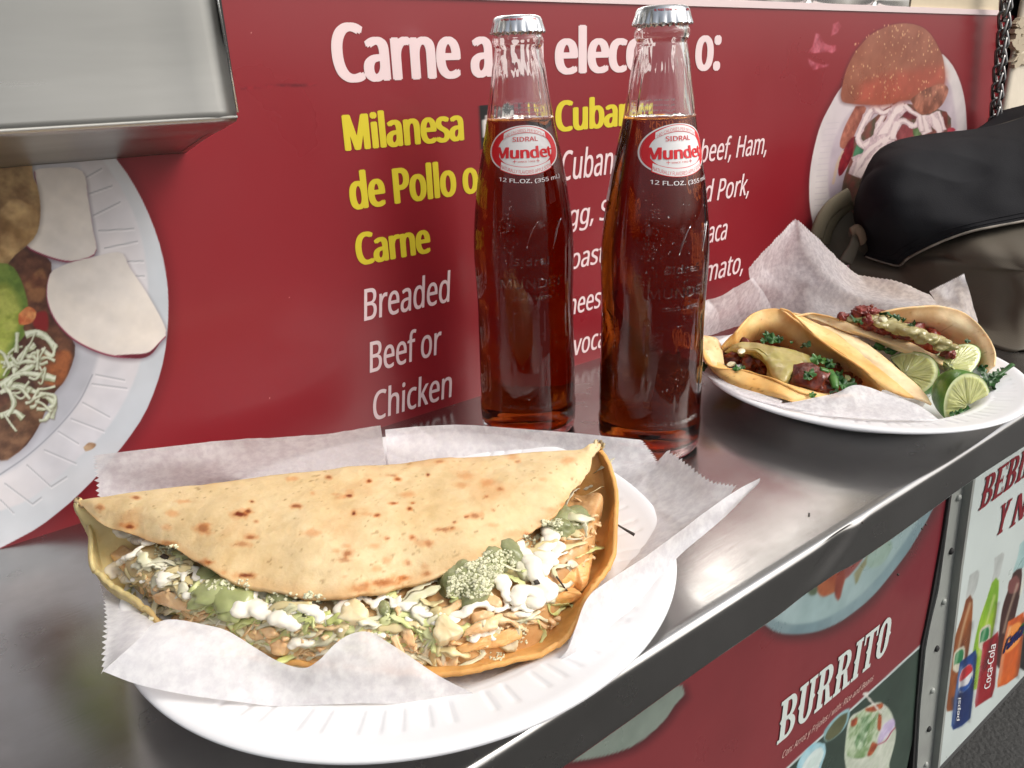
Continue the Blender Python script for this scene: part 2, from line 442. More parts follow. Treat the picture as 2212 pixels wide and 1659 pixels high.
cv.poly(A5([(0, 1100), (90, 1060), (190, 1090), (160, 1190), (90, 1280), (0, 1330)]), (120, 88, 66), soft=3, rgb2=(84, 58, 44), ns=.004, seed=9)
cv.poly(A5([(100, 560), (180, 500), (205, 560), (190, 640), (130, 640)]), (140, 98, 66), soft=6, rgb2=(90, 52, 40), ns=.005, seed=3, alpha=.8)
cv.poly(A5([(140, 700), (200, 690), (205, 770), (150, 760)]), (134, 30, 36), soft=4, alpha=.8)
for R in ([(150, 80), (200, 70), (350, 80), (380, 200), (400, 330), (415, 430), (350, 465), (280, 470), (180, 440), (112, 400), (150, 350), (170, 250)],
          [(230, 510), (300, 480), (400, 455), (520, 435), (560, 500), (640, 620), (717, 770), (690, 820), (640, 870), (560, 885), (450, 870), (330, 815), (250, 740), (210, 660), (203, 590), (215, 530)]):
    R = A5(R)
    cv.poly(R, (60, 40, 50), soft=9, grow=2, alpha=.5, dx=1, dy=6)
    cv.poly(R, (128, 40, 66), soft=1.2, grow=.6, dx=-.8, dy=2.2)
    cv.poly(R, (214, 208, 202), soft=1.6, rgb2=(224, 216, 206), ns=.02, dy=-.6)
cv.poly(A5([(500, 878), (560, 874), (640, 866), (690, 822), (650, 876), (590, 892)]), (96, 26, 44), soft=1.5)
bread = A5([(-200, 0), (0, 20), (130, 40), (140, 100), (165, 160), (175, 260), (160, 350), (120, 400), (60, 450), (30, 490), (0, 510), (-200, 500)])
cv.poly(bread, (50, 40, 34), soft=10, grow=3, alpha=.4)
cv.poly(bread, (172, 142, 98), soft=1.5, rgb2=(122, 92, 60), ns=.006, seed=5)
cv.poly(A5([(0, 250), (60, 200), (130, 230), (165, 260), (150, 350), (100, 410), (20, 460), (0, 430)]), (196, 164, 116), soft=4, rgb2=(134, 100, 60), ns=.008, seed=15, alpha=.8)
avo = A5([(0, 480), (50, 490), (90, 550), (118, 640), (120, 700), (100, 760), (110, 790), (60, 850), (50, 930), (0, 980), (-200, 900), (-200, 500)])
cv.poly(avo, (112, 134, 62), soft=2, rgb2=(78, 104, 44), ns=.006)
cv.poly(A5([(-60, 600), (20, 560), (70, 620), (95, 700), (80, 770), (40, 850), (20, 950), (-60, 980)]), (168, 174, 88), soft=12, rgb2=(140, 152, 66), ns=.004)
cv.poly(A5([(80, 700), (120, 668), (156, 690), (140, 735), (85, 745)]), (214, 150, 96), soft=1.5, rgb2=(186, 96, 60), ns=.003)
r9 = np.random.default_rng(44)
STR = [([(110, 790), (150, 780), (200, 800), (240, 850)], 18), ([(240, 830), (225, 880), (180, 850)], 8), ([(150, 830), (90, 880), (60, 960), (110, 940), (180, 890)], 12), ([(0, 1010), (80, 960), (150, 960), (240, 980)], 13),
              ([(0, 1040), (70, 1010), (160, 1040), (230, 1080), (220, 1150)], 12), ([(0, 1140), (60, 1120), (100, 1150)], 14), ([(20, 1000), (60, 1080), (30, 1140)], 10), ([(160, 1040), (240, 1060), (200, 1150), (170, 1160)], 7)]
for i in range(30):
    u0, v0 = r9.uniform(-20, 170), r9.uniform(830, 1130); an = r9.normal() * .7 - .5
    STR.append(([(u0, v0), (u0 + 35 * math.cos(an), v0 + 35 * math.sin(an) + r9.normal() * 12), (u0 + 75 * math.cos(an), v0 + 70 * math.sin(an) + r9.normal() * 16)], r9.uniform(3.5, 8)))
for L, wd in STR:
    P = A5(L)
    cv.line([(q[0] + 1.2, q[1] + 2.6) for q in P], wd, (74, 62, 44), soft=3, alpha=.5)
    cv.line(P, wd, (190, 196, 170), soft=1.3, rgb2=(150, 158, 126), ns=.0022)
    cv.line([(q[0] - .5, q[1] - 1.0) for q in P], wd * .5, (218, 222, 206), soft=2, alpha=.8)
# right plate print (sesame bun torta)
A7 = lambda L: [F7(u, v) for u, v in L]
p7 = A7([(1080, 260), (1150, 340), (1210, 470), (1245, 620), (1258, 780), (1258, 900), (1230, 1200), (1100, 1500), (900, 1659), (600, 1800), (300, 1780), (130, 1640), (90, 1500), (70, 1350), (75, 1150), (110, 950), (160, 780), (230, 640), (310, 510), (500, 300), (800, 200)])
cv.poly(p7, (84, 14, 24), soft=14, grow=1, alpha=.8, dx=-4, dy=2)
cv.poly(p7, (206, 192, 194), soft=1.1, rgb2=(214, 204, 200), ns=.05)
cv.poly(A7([(1060, 400), (1130, 480), (1170, 700), (1180, 900), (1100, 1300), (600, 1600), (300, 1500), (240, 1400), (215, 1250), (225, 1050), (260, 900), (330, 760), (420, 650), (700, 400)]), (178, 160, 170), soft=4, rgb2=(196, 180, 186), ns=.04)
for t in np.linspace(0, 1, 15):
    u0, v0 = 90 + 30 * t * t + (1 - t) * 0, 1450 - 700 * t
    cv.line([F7(110 + 90 * t ** 2, 1400 - 620 * t), F7(200 + 95 * t ** 2, 1392 - 620 * t)], 1.3, (190, 176, 182), soft=1.0, alpha=.8)
for P, c1, c2 in (([(420, 650), (500, 660), (440, 800), (380, 930), (320, 975), (300, 930), (340, 800)], (176, 108, 88), (136, 74, 62)),
                  ([(330, 980), (380, 900), (430, 880), (410, 980), (370, 1080), (300, 1180), (290, 1090)], (140, 36, 46), (110, 24, 36)),
                  ([(700, 620), (860, 640), (1110, 700), (1120, 850), (900, 1000), (500, 1500), (330, 1350), (330, 1200), (400, 1000), (430, 860)], (88, 78, 62), (130, 74, 66)),
                  ([(430, 935), (480, 985), (500, 1020), (420, 1060), (400, 1020)], (58, 104, 78), (80, 130, 96)),
                  ([(720, 800), (840, 790), (870, 880), (720, 915)], (150, 78, 80), (128, 60, 62)),
                  ([(780, 690), (830, 665), (890, 715), (860, 750), (770, 725)], (96, 36, 44), (120, 52, 56)),
                  ([(1070, 690), (1110, 700), (1110, 800), (1085, 800)], (104, 46, 40), (130, 66, 56)),
                  ([(1110, 820), (1150, 812), (1172, 832), (1120, 850)], (160, 50, 66), (170, 66, 76)),
                  ([(850, 800), (890, 780), (915, 860), (860, 875)], (84, 104, 62), (110, 130, 90))):
    cv.poly(A7(P), c1, soft=1.3, rgb2=c2, ns=.008)
cv.line(A7([(325, 985), (285, 1080), (248, 1240)]), 6, (196, 170, 150), soft=1.2)
bun = A7([(310, 540), (345, 390), (400, 270), (450, 200), (530, 115), (620, 65), (700, 35), (800, 25), (900, 45), (970, 90), (1020, 160), (1070, 260), (1088, 350), (1090, 470), (1040, 560), (900, 570), (850, 600), (760, 610), (700, 630), (560, 640), (430, 635), (330, 620), (308, 580)])
chs = [([(690, 620), (620, 660), (540, 680), (470, 800), (440, 900), (500, 975)], 15), ([(500, 975), (560, 900), (600, 780), (640, 700)], 13), ([(560, 650), (620, 700), (700, 680), (640, 800), (560, 900), (480, 950)], 13),
       ([(790, 640), (720, 700), (650, 820), (560, 960), (480, 1040), (410, 1080)], 26), ([(420, 1180), (470, 1060), (560, 960), (700, 880)], 26), ([(440, 1180), (500, 1100), (640, 950)], 20), ([(720, 790), (780, 760), (860, 800), (900, 730), (840, 690), (790, 640)], 11),
       ([(700, 900), (710, 840), (740, 770)], 22), ([(930, 720), (940, 800), (960, 855)], 26), ([(990, 710), (1030, 780), (1060, 850)], 24), ([(1045, 690), (1070, 760), (1090, 830)], 8), ([(900, 720), (920, 840)], 12)]
for L, wd in chs:
    cv.line([(q[0] + .8, q[1] + 1.4) for q in A7(L)], wd, (120, 84, 84), soft=2, alpha=.6)
    cv.line(A7(L), wd, (214, 190, 190), soft=1.2, rgb2=(192, 164, 168), ns=.004)
    cv.line([(q[0] - .4, q[1] - .6) for q in A7(L)], wd * .5, (230, 210, 206), soft=1.6)
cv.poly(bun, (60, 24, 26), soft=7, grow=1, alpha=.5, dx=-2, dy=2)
cv.poly(bun, (158, 96, 74), soft=1.2, rgb2=(140, 78, 58), ns=.02, seed=2)
cv.poly(A7([(430, 620), (480, 480), (640, 420), (850, 380), (1060, 350), (1090, 470), (1020, 500), (900, 560), (780, 605), (600, 640)]), (178, 84, 66), soft=16, rgb2=(160, 76, 58), ns=.02, alpha=.9)
cv.poly(A7([(830, 600), (930, 530), (1000, 500), (1070, 480), (1120, 520), (1090, 610), (1040, 670), (960, 710), (890, 700)]), (176, 112, 90), soft=1.6, rgb2=(120, 70, 54), ns=.01, seed=11)
r2 = np.random.default_rng(12)
for i in range(230):
    t, q = r2.random(), r2.random()
    u, v = 340 + 740 * t, 40 + 560 * q ** 1.5
    if ((u - 720) / 390) ** 2 + ((v - 400) / 380) ** 2 > .94: continue
    x_, y_ = F7(u, v); an = r2.random() * 3; l = 1.1 + r2.random()
    cv.poly([(x_ - l * .5, y_ - l * 1.3), (x_ + l * .5, y_ - l), (x_ + l * .55, y_ + l), (x_ - l * .4, y_ + l * 1.3)], (224, 176, 130) if r2.random() > .3 else (196, 130, 96), soft=.8, curve=False, alpha=.9)
for P in ([(95, 200), (120, 95), (150, 110), (180, 170), (215, 190), (270, 190), (275, 230), (240, 250), (210, 240), (120, 250), (60, 245)], [(250, 30), (290, 10), (310, 50), (280, 100), (235, 120)], [(60, 290), (110, 320), (180, 340), (220, 330), (215, 350), (100, 375), (70, 330)], [(95, 360), (125, 350), (130, 372), (98, 378)]):
    cv.poly(A7(P), (186, 92, 106), soft=2.2, rgb2=(150, 48, 60), ns=.006, seed=21, curve=False)
# dark rub mark on the banner and a black number box behind the left bottle
cv.line([F1(1040, 382), F1(1120, 376), F1(1200, 368), F1(1290, 370), F1(1370, 364)], 6, (96, 20, 30), soft=3, rgb2=(140, 28, 38), ns=.004)
cv.poly([(1035, 228), (1110, 224), (1110, 322), (1041, 322)], (24, 20, 22), soft=.8, curve=False)
cv.poly([(1048, 250), (1078, 240), (1100, 262), (1100, 292), (1074, 312), (1050, 300), (1043, 275)], (220, 210, 206), soft=.8)
cv.poly([(1056, 262), (1078, 254), (1090, 268), (1090, 288), (1074, 300), (1058, 290), (1052, 275)], (24, 20, 22), soft=.8)
for u, v in ((1085, 142), (1250, 1285), (2000, 1520), (1165, 1720), (1660, 790)):
    x_, y_ = F1(u, v); cv.poly([(x_ - 1, y_ - 1.5), (x_ + 1.2, y_ - 1), (x_ + 1, y_ + 1.5), (x_ - 1, y_ + 1)], (216, 150, 140), soft=.8, curve=False)
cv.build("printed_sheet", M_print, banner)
# white hemmed top edge of the banner
M_hem = pmat("banner_hem", base=lin(226, 206, 204), rough=.4)
mb = MB(); mb.add(*box(-.16, .985, B_Y - .0012, B_Y + .0035, .2495, .2545)); mb.build("white_hem", M_hem, banner, smooth=False)
mb = MB(); mb.add(*box(-.16, 1.03, B_Y + .0005, B_Y + .0035, -.0, .2494)); mb.build("backing_board", M_hem, banner, smooth=False)

# ---- lettering
try:      # the text face that ships inside Blender; its built-in face is the fallback
    FACE = bpy.data.fonts.load(bpy.utils.system_resource('DATAFILES', path='fonts') + "/NotoSansMath-Regular.woff2")
except Exception:
    FACE = None
def glyphs(s, bold=0.0, shear=0.0, space=1.0):
    cu = bpy.data.curves.new("t", 'FONT'); cu.body = s; cu.size = 1
    if FACE is not None: cu.font = FACE
    cu.shear = shear; cu.space_character = space
    cu.resolution_u = 4
    o = bpy.data.objects.new("t", cu); C.collection.objects.link(o)
    dg = bpy.context.evaluated_depsgraph_get()
    me = bpy.data.meshes.new_from_object(o.evaluated_get(dg))
    V = np.array([v.co[:] for v in me.vertices]); F = [tuple(p.vertices) for p in me.polygons]
    bpy.data.objects.remove(o); bpy.data.curves.remove(cu); bpy.data.meshes.remove(me)
    if bold > .001:      # heavier weight: the same outlines laid again a hair to each side
        n = len(V); VV, FF = [], []
        for i, (dx, dy) in enumerate([(0, 0), (bold, 0), (-bold, 0), (bold * .5, bold * .22), (-bold * .5, bold * .22), (bold * .5, -bold * .22), (-bold * .5, -bold * .22)]):
            W = V.copy(); W[:, 0] += dx; W[:, 1] += dy; W[:, 2] = i; VV.append(W); FF += [tuple(q + i * n for q in f) for f in F]
        V, F = np.vstack(VV), FF
    else: V[:, 2] = 0
    return V, F
_cap = None
def wall_text(s, left, right_, capz, mat, parent, y, bold=.02, shear=0, label=None, x=None):
    """left: pixel of baseline start; right_: pixel at right end; capz: pixel of the cap top at left"""
    V, F = glyphs(s, bold, shear)
    a = ony(left, y); b = ony(right_, y); t = ony(capz, y)
    cv_, _ = glyphs("H", bold, 0); ch = cv_[:, 1].max()
    x0, x1 = V[:, 0].min(), V[:, 0].max()
    W = np.stack([a[0] + (V[:, 0] - x0) / (x1 - x0) * (b[0] - a[0]), y - .00025 - V[:, 2] * .000012, a[2] + V[:, 1] / ch * (t[2] - a[2])], 1)
    return mesh("lettering", W, F, mat, parent, smooth=False, label=label)
M_tw = pmat("white_ink", base=lin(232, 208, 208), rough=.35)
M_ty = pmat("yellow_ink", base=lin(214, 196, 52), rough=.35)
TY = B_Y
def wt(s, F, l, r, t, m=M_tw, **k): wall_text(s, F(*l), F(*r), F(*t), m, banner, TY, **k)
wt("Carne a", F1, (1445, 352), (2130, 335), (1445, 100), bold=.042)
wt("su", FA, (395, 464), (637, 457), (395, 175), bold=.042)
wt("elecc", FA, (705, 452), (1250, 440), (705, 170), bold=.042)
wt("o:", FA, (1562, 430), (1718, 428), (1562, 152), bold=.042)
wt("Milanesa", F1, (1490, 650), (2005, 604), (1490, 496), M_ty, bold=.042)
wt("de Pollo o", F1, (1515, 905), (2068, 845), (1515, 748), M_ty, bold=.042)
wt("Carne", F1, (1542, 1146), (1863, 1106), (1542, 1008), M_ty, bold=.042)
wt("Breaded", F1, (1572, 1386), (1955, 1325), (1572, 1250), bold=.012, shear=.2)
wt("Beef or", F1, (1597, 1610), (1915, 1550), (1597, 1478), bold=.012, shear=.2)
FX = lambda u, v: (u, v)
wt("Chicken", FX, (808, 908), (978, 858), (808, 846), bold=.012, shear=.2)
wt("Cubana", FA, (708, 808), (1260, 755), (708, 622), M_ty, bold=.042)
wt("Cuban", FA, (745, 1110), (1062, 1080), (745, 930), bold=.012, shear=.2)
wt("Roast", FA, (1130, 1075), (1500, 1060), (1130, 895), bold=.012, shear=.2)
wt("beef, Ham,", FC, (125, 1045), (552, 1000), (125, 905), bold=.012, shear=.2)
wt("Egg, S", FB, (545, 535), (780, 500), (545, 440), bold=.012, shear=.2)
wt("ed Pork,", FC, (100, 1312), (440, 1255), (100, 1175), bold=.012, shear=.2)
wt("Toast", FB, (560, 735), (760, 700), (560, 640), bold=.012, shear=.2)
wt("Oaxaca", FC, (20, 1600), (298, 1550), (20, 1462), bold=.012, shear=.2)
wt("Cheese,", FB, (545, 950), (790, 912), (545, 855), bold=.012, shear=.2)
wt("Tomato,", F4, (40, 560), (400, 495), (40, 425), bold=.012, shear=.2)
wt("Avocado", FB, (560, 1140), (845, 1075), (560, 1045), bold=.012, shear=.2)

# ---------------------------------------------------------------- slab lettering for the lower banners
def ringsect(cx, cy, rx, ry, t, a0, a1, n=14, tx=None):
    a = np.radians(np.linspace(a0, a1, n)); tx = tx or t
    o = np.stack([cx + rx * np.cos(a), cy + ry * np.sin(a)], 1); i = np.stack([cx + (rx - tx) * np.cos(a), cy + (ry - t) * np.sin(a)], 1)
    return np.vstack([o, i[::-1]])
def slab(ch):
    R = lambda x0, y0, x1, y1: np.array([(x0, y0), (x1, y0), (x1, y1), (x0, y1)], float)
    sp = lambda x, y: np.array([(x - .07, y), (x, y - .07), (x + .07, y), (x, y + .07)])
    stem = lambda x: [R(x, 0, x + .2, 1), R(x - .08, 0, x + .27, .09), R(x - .08, .91, x + .27, 1), sp(x, .5)]
    if ch == 'B': return stem(.1) + [R(.25, .91, .42, 1), R(.25, 0, .42, .09), R(.25, .46, .45, .56), ringsect(.4, .73, .28, .27, .1, -90, 90, tx=.19), ringsect(.4, .26, .3, .26, .1, -90, 90, tx=.19)], .74
    if ch == 'U': return [R(.1, .25, .3, 1), R(.02, .91, .36, 1), R(.5, .25, .68, 1), R(.42, .91, .76, 1), ringsect(.39, .27, .29, .27, .1, 180, 360, tx=.19), sp(.1, .5), sp(.68, .5)], .8
    if ch == 'R': return stem(.1) + [R(.25, .91, .42, 1), R(.25, .44, .45, .54), ringsect(.4, .72, .28, .28, .1, -90, 90, tx=.19), np.array([(.4, .47), (.56, .47), (.72, 0), (.5, 0)]), R(.46, 0, .8, .09)], .82
    if ch == 'I': return stem(.12), .44
    if ch == 'T': return [R(.26, 0, .46, 1), R(.17, 0, .55, .09), R(.02, .9, .7, 1), R(.02, .74, .1, .95), R(.62, .74, .7, .95), sp(.26, .5)], .72
    if ch == 'O': return [ringsect(.36, .7, .3, .3, .12, 0, 180, tx=.2), ringsect(.36, .3, .3, .3, .12, 180, 360, tx=.2), R(.06, .29, .26, .71), R(.46, .29, .66, .71), sp(.06, .5), sp(.66, .5)], .74
    if ch == 'E': return stem(.1) + [R(.25, .91, .66, 1), R(.25, 0, .66, .09), R(.25, .46, .5, .55), R(.6, 0, .66, .24), R(.6, .76, .66, 1), R(.46, .38, .51, .63)], .72
    if ch == 'D': return stem(.1) + [R(.25, .91, .4, 1), R(.25, 0, .4, .09), ringsect(.38, .7, .3, .3, .1, 0, 90, tx=.19), ringsect(.38, .3, .3, .3, .1, -90, 0, tx=.19), R(.49, .29, .68, .71)], .76
    if ch == 'A': return [np.array([(.06, 0), (.22, 0), (.42, 1), (.3, 1)]), np.array([(.5, 0), (.72, 0), (.46, 1), (.3, 1)]), R(.18, .28, .56, .38), R(-.02, 0, .3, .08), R(.44, 0, .8, .08)], .8
    if ch == 'Y': return [R(.26, 0, .46, .5), R(.18, 0, .54, .08), np.array([(.04, 1), (.24, 1), (.42, .45), (.28, .42)]), np.array([(.5, 1), (.68, 1), (.46, .45), (.32, .45)]), R(-.02, .92, .3, 1), R(.44, .92, .74, 1)], .72
    if ch == 'N': return [R(.1, 0, .24, 1), R(.02, 0, .32, .08), R(.6, 0, .72, 1), R(.52, .92, .8, 1), np.array([(.08, 1), (.28, 1), (.72, 0), (.54, 0)])], .84
    if ch == 'C': return [ringsect(.36, .7, .3, .3, .12, 0, 180, tx=.2), ringsect(.36, .3, .3, .3, .12, 180, 360, tx=.2), R(.06, .29, .26, .71), sp(.06, .5)], .74
    if ch == 'H': return stem(.1) + [R(.56, 0, .76, 1), R(.48, 0, .84, .09), R(.48, .91, .84, 1), R(.28, .45, .58, .55)], .9
    if ch == 'S': return [ringsect(.36, .72, .3, .28, .12, 0, 270, tx=.18), ringsect(.36, .28, .3, .28, .12, -180, 90, tx=.18)], .72
    return [], .4
def slab_text(s, L, R_, T, mat, parent, y):
    mb = MB(); cx = 0; polys = []
    for ch in s:
        P, wd = slab(ch)
        polys += [p + [cx, 0] for p in P]; cx += wd
    a, b, t = ony(L, y), ony(R_, y), ony(T, y)
    for i, p in enumerate(polys):
        p = np.asarray(p); sh = (t[0] - a[0]) * p[:, 1] * 0
        W = np.stack([a[0] + p[:, 0] / cx * (b[0] - a[0]) + sh, np.full(len(p), y - .0004 - (i % 7) * .00003), a[2] + p[:, 1] * (t[2] - a[2])], 1)
        n = len(p)
        if n > 8:
            h = n // 2
            mb.add(W, [(j, j + 1, n - 2 - j, n - 1 - j) for j in range(h - 1)])
        else: mb.add(W, [tuple(range(n))])
    return mb.build("lettering", mat, parent, smooth=False)

# ---- lower red banner
L_Y = WALL - .002
low = thing("burrito_banner", "red printed banner with a burrito picture fixed below the steel counter", "banner", (0.7, L_Y, -.6))
xs = np.arange(-.1, 1.165, .0026); zs = np.arange(-1.06, -.04, .0026)
cw = Canvas(xs, zs, L_Y, (128, 52, 56), bn=.05)
A9 = lambda L: [F9(u, v) for u, v in L]
AE = lambda L: [FE(u, v) for u, v in L]
AG = lambda L: [FG(u, v) for u, v in L]
cw.poly(AE([(1790, 200), (1790, 900), (1500, 1100), (1330, 1000), (1450, 800), (1600, 500)]), (122, 36, 46), soft=26, alpha=.8)
lp = AE([(190, 1350), (260, 1400), (340, 1425), (450, 1432), (580, 1420), (700, 1390), (850, 1320), (1000, 1215), (1150, 1080), (1300, 900), (1450, 700), (1560, 520), (1650, 360), (1700, 200), (1500, 0), (900, 200), (300, 700), (100, 1100), (120, 1280)])
cw.poly(lp, (62, 44, 44), soft=20, grow=2, alpha=.7, dx=2, dy=10)
cw.poly(lp, (118, 142, 148), soft=1.6, rgb2=(134, 156, 160), ns=.05)
cw.poly(AE([(240, 1290), (400, 1340), (560, 1335), (720, 1290), (880, 1200), (1020, 1090), (1180, 930), (1330, 740), (1450, 560), (1560, 360), (1500, 100), (900, 300), (300, 800), (180, 1100)]), (166, 188, 188), soft=4, rgb2=(152, 176, 176), ns=.06)
for P, c1, c2 in (([(640, 960), (760, 860), (880, 780), (960, 780), (900, 920), (860, 1020), (760, 1080), (690, 1100), (645, 1050)], (150, 76, 52), (176, 108, 70)), ([(820, 840), (880, 820), (880, 960), (840, 1130), (800, 1080), (810, 940)], (140, 70, 56), (120, 56, 46)), ([(890, 800), (1050, 690), (1050, 760), (960, 880), (890, 940)], (148, 88, 82), (130, 70, 66)), ([(970, 900), (1060, 780), (1110, 700), (1130, 740), (1050, 860), (990, 990)], (120, 120, 84), (150, 150, 120)), ([(1100, 700), (1250, 600), (1310, 650), (1230, 800), (1120, 850), (1080, 800)], (140, 164, 150), (156, 180, 168)), ([(560, 1060), (640, 980), (640, 1070), (590, 1090)], (84, 96, 74), (100, 110, 90))):
    cw.poly(AE(P), c1, soft=3, rgb2=c2, ns=.03)
lp2 = A9([(-700, 1330), (183, 1240), (180, 1330), (140, 1400), (60, 1480), (-60, 1560), (-300, 1620), (-700, 1640)])
cw.poly(lp2, (50, 26, 30), soft=18, grow=2, alpha=.7, dx=4, dy=6)
cw.poly(lp2, (120, 132, 122), soft=1.6, rgb2=(136, 146, 136), ns=.05)
cw.poly([(1170, 1659), (1215, 1600), (1240, 1590), (1210, 1640), (1190, 1700), (1150, 1700)], (92, 16, 28), soft=1.5)
cw.poly([(1100, 1659), (1180, 1600), (1212, 1596), (1180, 1659), (1150, 1720)], (196, 190, 180), soft=1.5)
# burrito picture on dark green
pic = [F9(1420, 1035), F9(1385, 1659), F9(1380, 1900), F9(600, 1900), F9(745, 1659)]
cw.poly(pic, (52, 66, 58), soft=.8, curve=False, rgb2=(60, 76, 66), ns=.1)
cw.line([F9(745, 1659), F9(1420, 1040)], 4.2, (196, 206, 204), soft=1)
cw.line([F9(600, 1790), F9(745, 1659)], 4.2, (196, 206, 204), soft=1)
for P, c1, c2 in (([(880, 1070), (885, 1140), (840, 1260), (740, 1360), (650, 1400), (630, 1340), (640, 1280), (740, 1160), (830, 1090)], (150, 186, 190), (130, 166, 170)), ([(865, 1110), (850, 1200), (790, 1310), (700, 1380), (650, 1390), (650, 1330), (720, 1220), (800, 1140)], (84, 88, 62), (96, 98, 70)),
                  ([(640, 1420), (650, 1500), (620, 1600), (560, 1720), (380, 1720), (370, 1620), (440, 1500), (540, 1410)], (140, 190, 204), (170, 206, 214)), ([(600, 1450), (630, 1500), (600, 1600), (540, 1720), (420, 1720), (430, 1620), (520, 1500)], (196, 214, 208), (214, 226, 222)),
                  ([(1190, 1010), (1260, 1060), (1310, 1140), (1330, 1240), (1345, 1290), (1330, 1420), (1280, 1600), (1240, 1720), (900, 1720), (840, 1600), (840, 1460), (880, 1180), (1000, 1090), (1120, 1020)], (206, 210, 196), (186, 196, 176))):
    cw.poly(AG(P), c1, soft=1.6, rgb2=c2, ns=.02)
inner_b = AG([(900, 1180), (1040, 1080), (1190, 1060), (1190, 1200), (1140, 1400), (1070, 1540), (900, 1560), (840, 1460)])
cw.poly(inner_b, (190, 204, 176), soft=2, rgb2=(108, 140, 88), ns=.016, seed=31)
cw.poly(AG([(1000, 1160), (1090, 1150), (1080, 1260), (1020, 1450), (960, 1470), (930, 1380), (990, 1290)]), (84, 120, 76), soft=3, rgb2=(180, 200, 170), ns=.014, seed=33)
for P in ([(1040, 1070), (1110, 1050), (1200, 1020), (1210, 1060), (1130, 1100), (1050, 1100)], [(900, 1190), (960, 1160), (950, 1230), (900, 1250)], [(1170, 1120), (1200, 1150), (1190, 1280), (1160, 1270)], [(1110, 1400), (1160, 1430), (1100, 1530), (1060, 1530)]):
    cw.poly(AG(P), (140, 66, 44), soft=2, rgb2=(176, 90, 50), ns=.01)
cw.poly(AG([(1220, 1230), (1310, 1170), (1330, 1240), (1250, 1350), (1170, 1420), (1170, 1350)]), (186, 170, 204), soft=2, rgb2=(210, 200, 220), ns=.015)
cw.line(AG([(1160, 1430), (1240, 1390), (1300, 1300), (1340, 1260)]), 2.2, (166, 56, 96), soft=1)
cw.line(AG([(1030, 920), (1080, 980), (1200, 1120)]), 4, (214, 210, 200), soft=1)
cw.poly(AG([(1010, 925), (1050, 910), (1080, 925), (1040, 945)]), (214, 214, 206), soft=1)
cw.build("printed_sheet", M_print, low)
slab_text("BURRITO", F9(688, 1545), F9(1262, 1010), F9(712, 1330), pmat("white_slab_ink", base=lin(206, 214, 208), rough=.4), low, L_Y - .001)
wall_text("Con: Arroz y Frijoles / with: Rice and Beans", F9(718, 1612), F9(1180, 1205), F9(722, 1578), pmat("small_ink", base=lin(206, 176, 166), rough=.4), low, L_Y - .001, bold=.0, shear=.3)

# ---- steel strip with rivets between the lower banners
M_galv = pmat("galvanised_strip", base=(.34, .36, .33), metal=.1, rough=.42, var=(.30, .31, .29), vscale=12, bump=.35, bscale=25, bdist=.004)
st = thing("steel_strip", "narrow riveted steel trim strip between the red and the white lower banners", "trim strip", (1.22, L_Y, -.6))
zz = np.linspace(-1.10, -.03, 60)
def edge_line(pts):
    q = np.array([ony(F9(u, v), L_Y) for u, v in pts]); q = q[np.argsort(q[:, 2])]
    lo = q[0, 0] + (zz - q[0, 2]) * (q[1, 0] - q[0, 0]) / (q[1, 2] - q[0, 2]); hi = q[-1, 0] + (zz - q[-1, 2]) * (q[-1, 0] - q[-2, 0]) / (q[-1, 2] - q[-2, 2])
    return np.where(zz < q[0, 2], lo, np.where(zz > q[-1, 2], hi, np.interp(zz, q[:, 2], q[:, 0])))
xr = edge_line([(1645, 240), (1597, 600), (1553, 1000), (1512, 1350), (1480, 1659)])
xl = edge_line([(1553, 292), (1528, 480), (1492, 750), (1455, 900), (1428, 1040), (1400, 1350), (1384, 1659)])
gl = edge_line([(1553, 292), (1522, 500), (1468, 800), (1440, 940), (1418, 1040), (1392, 1350), (1372, 1659)])
def wall_strip(name, a0, a1, y0, y1, mat):
    G = np.array([np.stack([a0, np.full(60, y1), zz], 1), np.stack([a0, np.full(60, y0), zz], 1), np.stack([a1, np.full(60, y0), zz], 1), np.stack([a1, np.full(60, y1), zz], 1)])
    return sheet(name, G, mat, st, smooth=False)
wall_strip("strip", xl, xr - .006, L_Y - .006, L_Y + .003, M_galv)
wall_strip("ridge", xr - .022, xr - .014, L_Y - .018, L_Y - .0058, M_galv)
wall_strip("dark_gap_and_shade", gl - .002, xl + .002, L_Y - .0032, L_Y + .0034, M_dark)  # dark joint strip, widened at mid-height to paint in the shadow beside it
wall_strip("dark_gap_and_shade", xr - .007, xr, L_Y - .0030, L_Y + .0034, M_dark)
V, F = ico(2)
for i, z in enumerate(np.linspace(-.40, -1.0, 7)):
    mesh("rivet", V * [.006, .004, .006] + [np.interp(z, zz, (xl + xr) / 2) - .008, L_Y - .007, z], F, M_dark if i % 2 else M_galv, st)

# ---- white drinks banner
dr = thing("drinks_banner", "white printed drinks banner with bottles and cans at the right below the counter", "banner", (1.7, L_Y, -.6))
xs = np.arange(1.172, 2.4, .003); zs = np.arange(-1.075, -.04, .003)
cd = Canvas(xs, zs, L_Y - .001, (206, 216, 212), bn=.02, lean=-.168)
cd.W = cd.W
AD = lambda L: [FD(u, v) for u, v in L]
def bot(P, c1, c2, grow=0): cd.poly(AD(P), c1, soft=1.2, rgb2=c2, ns=.03, nstretch=(1, .5))
bot([(340, 660), (388, 632), (382, 700), (355, 770), (320, 790), (330, 720)], (176, 182, 178), (196, 200, 196))
bot([(320, 790), (355, 765), (350, 930), (330, 1080), (290, 1320), (215, 1355), (240, 1150), (260, 1000), (300, 870)], (150, 84, 40), (110, 58, 30))
bot([(470, 570), (518, 540), (510, 600), (490, 670), (455, 700), (465, 640)], (176, 182, 178), (196, 200, 196))
